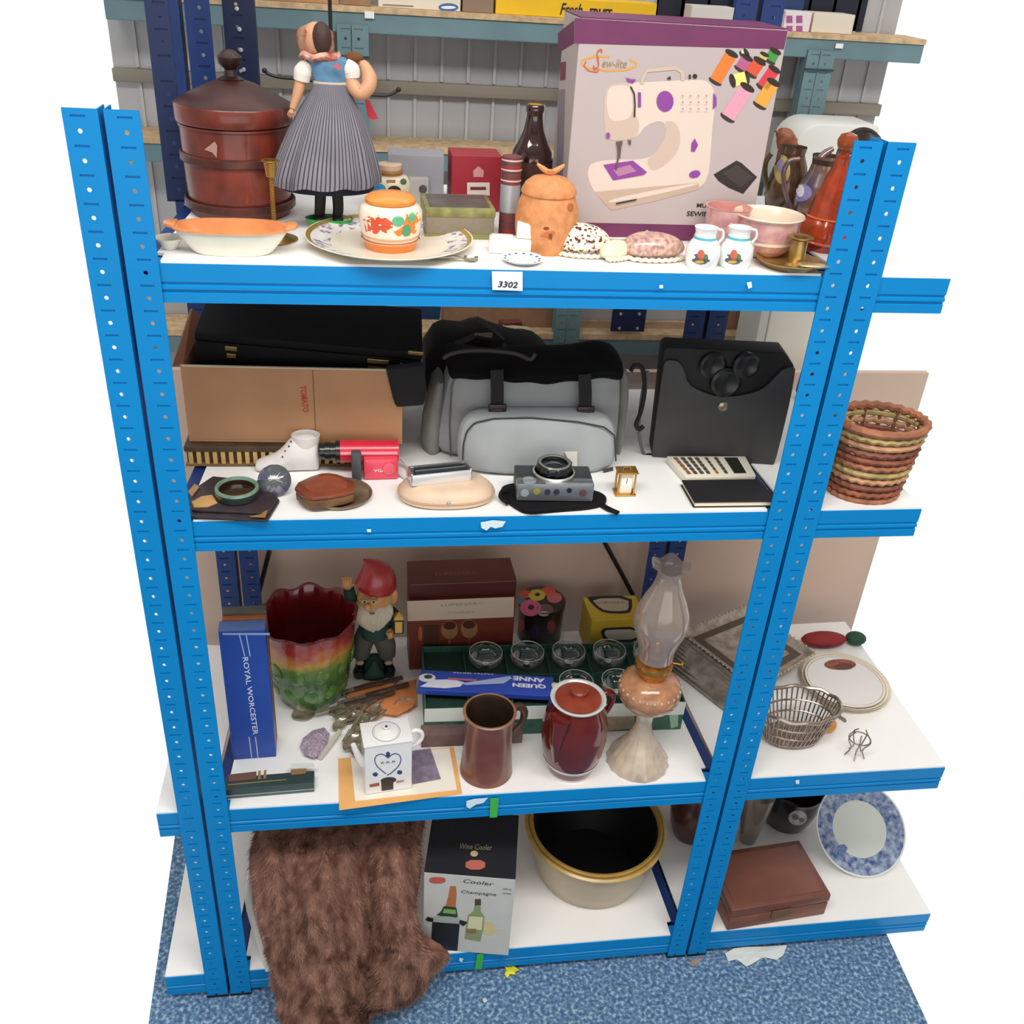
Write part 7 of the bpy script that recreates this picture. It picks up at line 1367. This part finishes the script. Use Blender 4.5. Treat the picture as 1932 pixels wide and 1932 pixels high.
# -- wine cooler carton
a, b_ = on(797, 1790, SE), on(959, 1803, SE); t, c8, u, n, h, b, o = cbox('wine_cooler_carton', 'black and white carton printed with champagne and wine bottles on the bottom shelf', 'box', SE, (797, 1790), (959, 1803), (803, 1646), .16, mat('#c9c8c2', .5, var=.02))
m = MB(); m.hexa([p+V((0, 0, .0004)) for p in c8[4:]]+[p+V((0, 0, .0014)) for p in c8[4:]]); tb_ = m; m.build('black_top', mat('#1b1c20', .5), t, smooth=False)
m = MB(); T_ = [c8[5], c8[6], c8[6]-V((0, 0, h)), c8[1]]
decal(t, 'printed_ring', tb_, [(mat('#c9b48a', .5), cv('e2', el(520, 505, 28, 22))), (mat('#c06a58', .5), cv('e2', sm(rc(458, 552, 600, 622), 1)))])
text(t, 'Wine Cooler', tb_, cv('e2', [(415, 470)])[0], cv('e2', [(650, 482)])[0], 13, mat('#a89c78', .5), italic=.2)
E2 = lambda pts: cv('e2', pts); DG = mat('#1d1c20', .5)
decal(t, 'red_badge', b, [(mat('#c05a4c', .5), E2(sm(rc(192, 675, 312, 722), 1)))])
decal(t, 'printed_champagne', b, [(mat('#b5703f', .5), E2([(345, 740), (388, 742), (392, 800), (385, 900), (310, 890), (330, 820)])), (mat('#26402a', .5), E2([(300, 885), (390, 895), (402, 965), (340, 975), (245, 950), (275, 930)])), (mat('#7fae5a', .5), E2([(300, 905), (385, 912), (388, 945), (290, 935)])),
    (mat('#a8b0a8', .5), E2(el(320, 985, 110, 26, 4))), (DG, E2([(215, 1000), (415, 1015), (398, 1210), (205, 1200)])), (DG, E2([(165, 980), (185, 962), (225, 975), (220, 1000), (180, 995)])), (DG, E2([(415, 985), (470, 1000), (465, 1012), (440, 1030), (412, 1010)]))])
decal(t, 'printed_wine', b, [(mat('#5a3a30', .5), E2(rc(525, 835, 570, 880))), (mat('#8a9a6a', .5), E2([(522, 880), (568, 882), (568, 925), (595, 960), (590, 1040), (565, 1145), (450, 1125), (460, 1040), (475, 950), (515, 925)])), (mat('#d8d6a8', .5), E2([(485, 960), (585, 965), (575, 1060), (470, 1050)])), (mat('#8a7248', .5), E2(rc(462, 1050, 535, 1085)))])
decal(t, 'printed_glasses', b, [(mat('#d6c48a', .5), E2([(585, 1000), (665, 1010), (668, 1080), (640, 1100), (590, 1090)])), (mat('#cfc9a6', .5), E2([(668, 1060), (742, 1066), (720, 1090), (690, 1092)]))])
text(t, 'Cooler', b, E2([(440, 715)])[0], E2([(660, 740)])[0], 11, DG, italic=.2); text(t, 'Champagne', b, E2([(425, 790)])[0], E2([(680, 812)])[0], 11, DG, italic=.2)
for k in range(4): text(t, ['SIZE 22', '26 CM', 'MODEL', 'B 40'][k], b, E2([(730+(k % 2)*75, 765+(k//2)*32)])[0], E2([(790+(k % 2)*75, 771+(k//2)*32)])[0], 4, DG)
# -- big pan
t, c, b, pr, o = turned('stoneware_basin', 'large cream stoneware basin with doubled gold rim and black inside on the bottom shelf', 'basin', 1112, 1704, SE, [(94, 1638), (102, 1626), (114, 1602), (124, 1575), (128, 1556)], mat('#b5a489', .4, var=.1, scale=8, coat=.2), n=64)
r, z = pr[-1]
m = MB(); m.lathe(c, [(r, z-.004), (r+.006, z-.001), (r+.007, z+.004), (r+.002, z+.007), (r-.003, z+.005), (r-.004, z+.002)], 64, cap0=False); m.build('outer_rim', mat('#b8974e', .35, coat=.3, var=.12), t)
m = MB(); m.lathe(c, [(r-.004, z+.002), (r-.003, z+.009), (r-.006, z+.0115), (r-.011, z+.010), (r-.013, z+.004)], 64, cap0=False); m.build('inner_rim', mat('#a8853c', .35, coat=.3, var=.12), t)
m = MB(); m.lathe(c, [(r-.013, z+.005), (r-.016, z-.006), (r*.86, z*.55), (r*.6, .012), (.0001, .010)], 64, cap0=False); m.build('black_inside', mat('#100d0f', .5, var=.2), t)
# -- right bay bottom: vases, box, platter
t, c, b, pr, o = turned('red_vase', 'dark red-brown vase in shadow left of the double post, bottom shelf', 'vase', 1300, 1592, SE, [(30, 1570), (40, 1550), (46, 1520), (40, 1495), (24, 1480)], mat('#4a1c12', .3, coat=.3), cap1=True)
t, c, b, pr, o = turned('ruby_vase', 'dark red glass vase immediately right of the double post on the bottom shelf', 'vase', 1364, 1590, SE, [(18, 1577), (21, 1562), (24, 1530), (20, 1500), (14, 1480)], mat('#33120f', .15, coat=.6), cap1=True)
t, c, b, pr, o = turned('clear_jug', 'clear glass funnel-shaped jug beside the dark red glass vase', 'jug', 1410, 1594, SE, [(15, 1584), (18, 1570), (24, 1540), (30, 1505), (31, 1495)], glass('#c9bfb4', .06, haze=.25))
t, c, b, pr, o = turned('black_bowl', 'black glazed bowl with a pale face picture behind the brown leather box', 'bowl', 1480, 1566, SE, [(34, 1550), (42, 1540), (52, 1520), (58, 1500), (58, 1480)], mat('#15161a', .2, coat=.5))
decal(t, 'pale_picture', b, [(mat('#8f8f8c', .4, var=.3, scale=90), el(1505, 1543, 18, 14)), (mat('#4a4c50', .4), el(1500, 1541, 6, 6)), (mat('#4a4c50', .4), el(1512, 1547, 5, 4))], ringed=True)
m = MB(); q = c+V((mp(c)*54, 0, pr[-2][1])); m.tube([q, q+V((.018, 0, .004)), q+V((.026, 0, -.012)), q+V((.008, 0, -.03))], .0045, 8); m.build('handle', mat('#15161a', .2, coat=.5), t)
# brown box
LEB = mat('#6e3f30', .45, var=.15, scale=14, bump=.25, coat=.15); LEB2 = mat('#7d4c3a', .45, var=.15, scale=20, bump=.2)
p0, p1 = on(1371, 1756, SE), on(1555, 1725, SE); u = (p1-p0).normalized(); n = V((-u.y, u.x, 0)); Lb = (p1-p0).length
h = at(1562, 1688, p1.y).z-SE; q = on(1493, 1587, SE+h); dpt = (q-p1).dot(n)
t = thing('leather_case', 'flat brown leather box with lid and small brass catch, right bay bottom shelf', 'box', (p0+p1)/2+n*dpt/2, rzof(u))
def fl_(x0, x1, y0, y1, z0, z1): return [p0+u*x+n*y+V((0, 0, z)) for z in (z0, z1) for x, y in ((x0, y0), (x1, y0), (x1, y1), (x0, y1))]
m = MB(); m.hexa(fl_(0, Lb, 0, dpt, 0, h*.60)); m.build('base', LEB2, t, bevel=.0025)
m = MB(); m.hexa(fl_(-.001, Lb+.001, -.001, dpt+.001, h*.63, h)); m.build('lid', LEB, t, bevel=.004)
m = MB(); m.hexa(fl_(.012, Lb-.012, .012, dpt-.012, h, h+.001)); m.build('lid_panel', mat('#744232', .4, var=.15, scale=10, coat=.2), t, smooth=False, bevel=.0004)
m = MB(); m.hexa(fl_(Lb*.42, Lb*.62, -.0035, -.0008, h*.30, h*.66)); m.build('catch', mat('#8f6a48', .35, .5), t, smooth=False, bevel=.0006)
# platter
pc = at(1596, 1632, .20); t = thing('blue_platter', 'blue and white willow pattern oval platter propped up at the right edge', 'platter', V((pc.x, pc.y, SE))); s = mp(pc)
tilt = math.radians(38); Mx = Matrix.Translation(V((0, 0, 0))) @ Matrix.Rotation(tilt, 4, 'X')
rx, ry = s*86, s*84
def plat(k, zz): return [(math.cos(a)*rx*k, math.sin(a)*ry*k, zz) for a in [2*PI*j/56 for j in range(56)]]
low = min((Mx @ V(p)).z for p in plat(1, .012)); base = V((pc.x, pc.y, SE-low+.0012))
def W(k, zz): return [base+(Mx @ V(p)) for p in plat(k, zz)]
WIL = mat('#31508c', .2, var=.3, scale=70, coat=.5, col2='#a9b8cc'); 
m = MB(); m.rings([W(.6, 0), W(.7, .001), W(1, .012), W(.99, .0135), W(.96, .0130)], True, True, False); m.build('platter', mat('#dfe3df', .2, coat=.5), t)
m = MB(); m.rings([W(.96, .0130), W(.60, .0052)], True); wb = m; m.build('blue_border', WIL, t)
m = MB(); m.rings([W(.60, .0052), W(.5, .003), W(.3, .003), W(.01, .003)], True, False, True); wl = m; m.build('well', mat('#d6dcd4', .2, coat=.5), t)
BW = mat('#2f5a94', .3, var=.3, scale=120, col2='#7a94bc', coat=.4)
decal(t, 'painted_willow', wl, [(BW, el(1596, 1610, 22, 16, 20)), (BW, el(1578, 1650, 20, 9, 15)), (BW, el(1606, 1655, 26, 12, 10)), (BW, [(1560, 1632), (1572, 1622), (1584, 1640), (1590, 1668), (1574, 1660)])])
# ------------------------------------------------------------------ tape, stickers, litter
def beampt(x, y, Y=-.0012): return at(x, y, Y)
GTP = mat('#3fb54a', .4)
for pts, lab in (([(925, 1507), (941, 1506), (938, 1542), (924, 1543)], 'strip of green tape on the third shelf edge'), ([(900, 1801), (913, 1800), (909, 1828), (896, 1829)], 'strip of green tape on the bottom shelf edge')):
    t = thing('green_tape', lab, 'tape', beampt(*pts[0])); m = MB(); m.prism([beampt(*p) for p in pts], (0, .0009, 0)); m.build('strip', GTP, t, smooth=False)
for pts, lab in (([(907, 986), (930, 982), (954, 984), (948, 994), (934, 997), (926, 994), (918, 1001), (908, 996)], 'torn white label scrap on the second shelf edge'), ([(880, 1512), (895, 1508), (920, 1506), (912, 1515), (898, 1518), (886, 1526), (880, 1522)], 'torn white label scrap on the third shelf edge'),
    ([(1409, 533), (1418, 532), (1419, 542), (1412, 545)], 'small white sticker crumb at the right on the top shelf edge'), ([(1244, 538), (1251, 538), (1251, 544), (1244, 544)], 'tiny white sticker crumb in the middle of the top shelf edge'), ([(868, 1807), (874, 1810), (871, 1816), (866, 1812)], 'tiny white sticker crumb on the bottom shelf edge'),
    ([(1501, 1473), (1508, 1472), (1508, 1479), (1502, 1479)], 'tiny white sticker crumb on the right bay third shelf edge'), ([(692, 999), (700, 999), (700, 1004), (693, 1004)], 'tiny white sticker crumb at the left on the second shelf edge')):
    t = thing('paper_scrap', lab, 'label', beampt(*pts[0])); m = MB(); m.prism([beampt(*p) for p in pts], (0, .0009, 0)); m.build('scrap', mat('#d9ecf5', .6), t, smooth=False)
def litter(name, lab, cat, pts, m_, th=.002, wav=.003):
    t = thing(name, lab, cat, on(*pts[0], 0)); random.seed(len(lab)); m = MB(); top_ = [on(x, y, .0005+th+random.random()*wav) for x, y in pts]; bot = [on(x, y, .0005) for x, y in pts]; cc = sum(top_, V())/len(top_)
    m.rings([bot, top_, [cc+(p-cc)*.4+V((0, 0, wav*.4)) for p in top_]], True, True, True); m.build('scrap', m_, t, smooth=False)
litter('torn_paper', 'torn piece of white paper on the carpet under the right bay', 'paper', [(1368, 1799), (1385, 1789), (1408, 1786), (1440, 1786), (1485, 1783), (1478, 1802), (1465, 1811), (1452, 1806), (1436, 1808), (1420, 1818), (1408, 1824), (1396, 1814), (1384, 1808), (1374, 1814)], mat('#dfe3dc', .7))
litter('yellow_scrap', 'crumpled bright yellow paper scrap on the carpet', 'paper', [(951, 1822), (962, 1818), (968, 1821), (980, 1830), (972, 1834), (973, 1839), (962, 1838), (957, 1846), (952, 1838), (955, 1830)], mat('#e3dc3a', .6), .003, .006)
litter('brown_scrap', 'small pale brown scrap on the carpet at the foot of the double post', 'paper', [(1298, 1818), (1310, 1808), (1328, 1808), (1320, 1815), (1308, 1824)], mat('#9a8a84', .8))
litter('white_crumb', 'tiny white crumb on the carpet below the green tape', 'crumb', [(911, 1884), (916, 1882), (920, 1888), (915, 1892), (911, 1889)], mat('#d9dde0', .8))
bpy.context.view_layer.update()
for o in list(bpy.data.objects):
    if o.type == 'EMPTY' and not o.children: bpy.data.objects.remove(o)
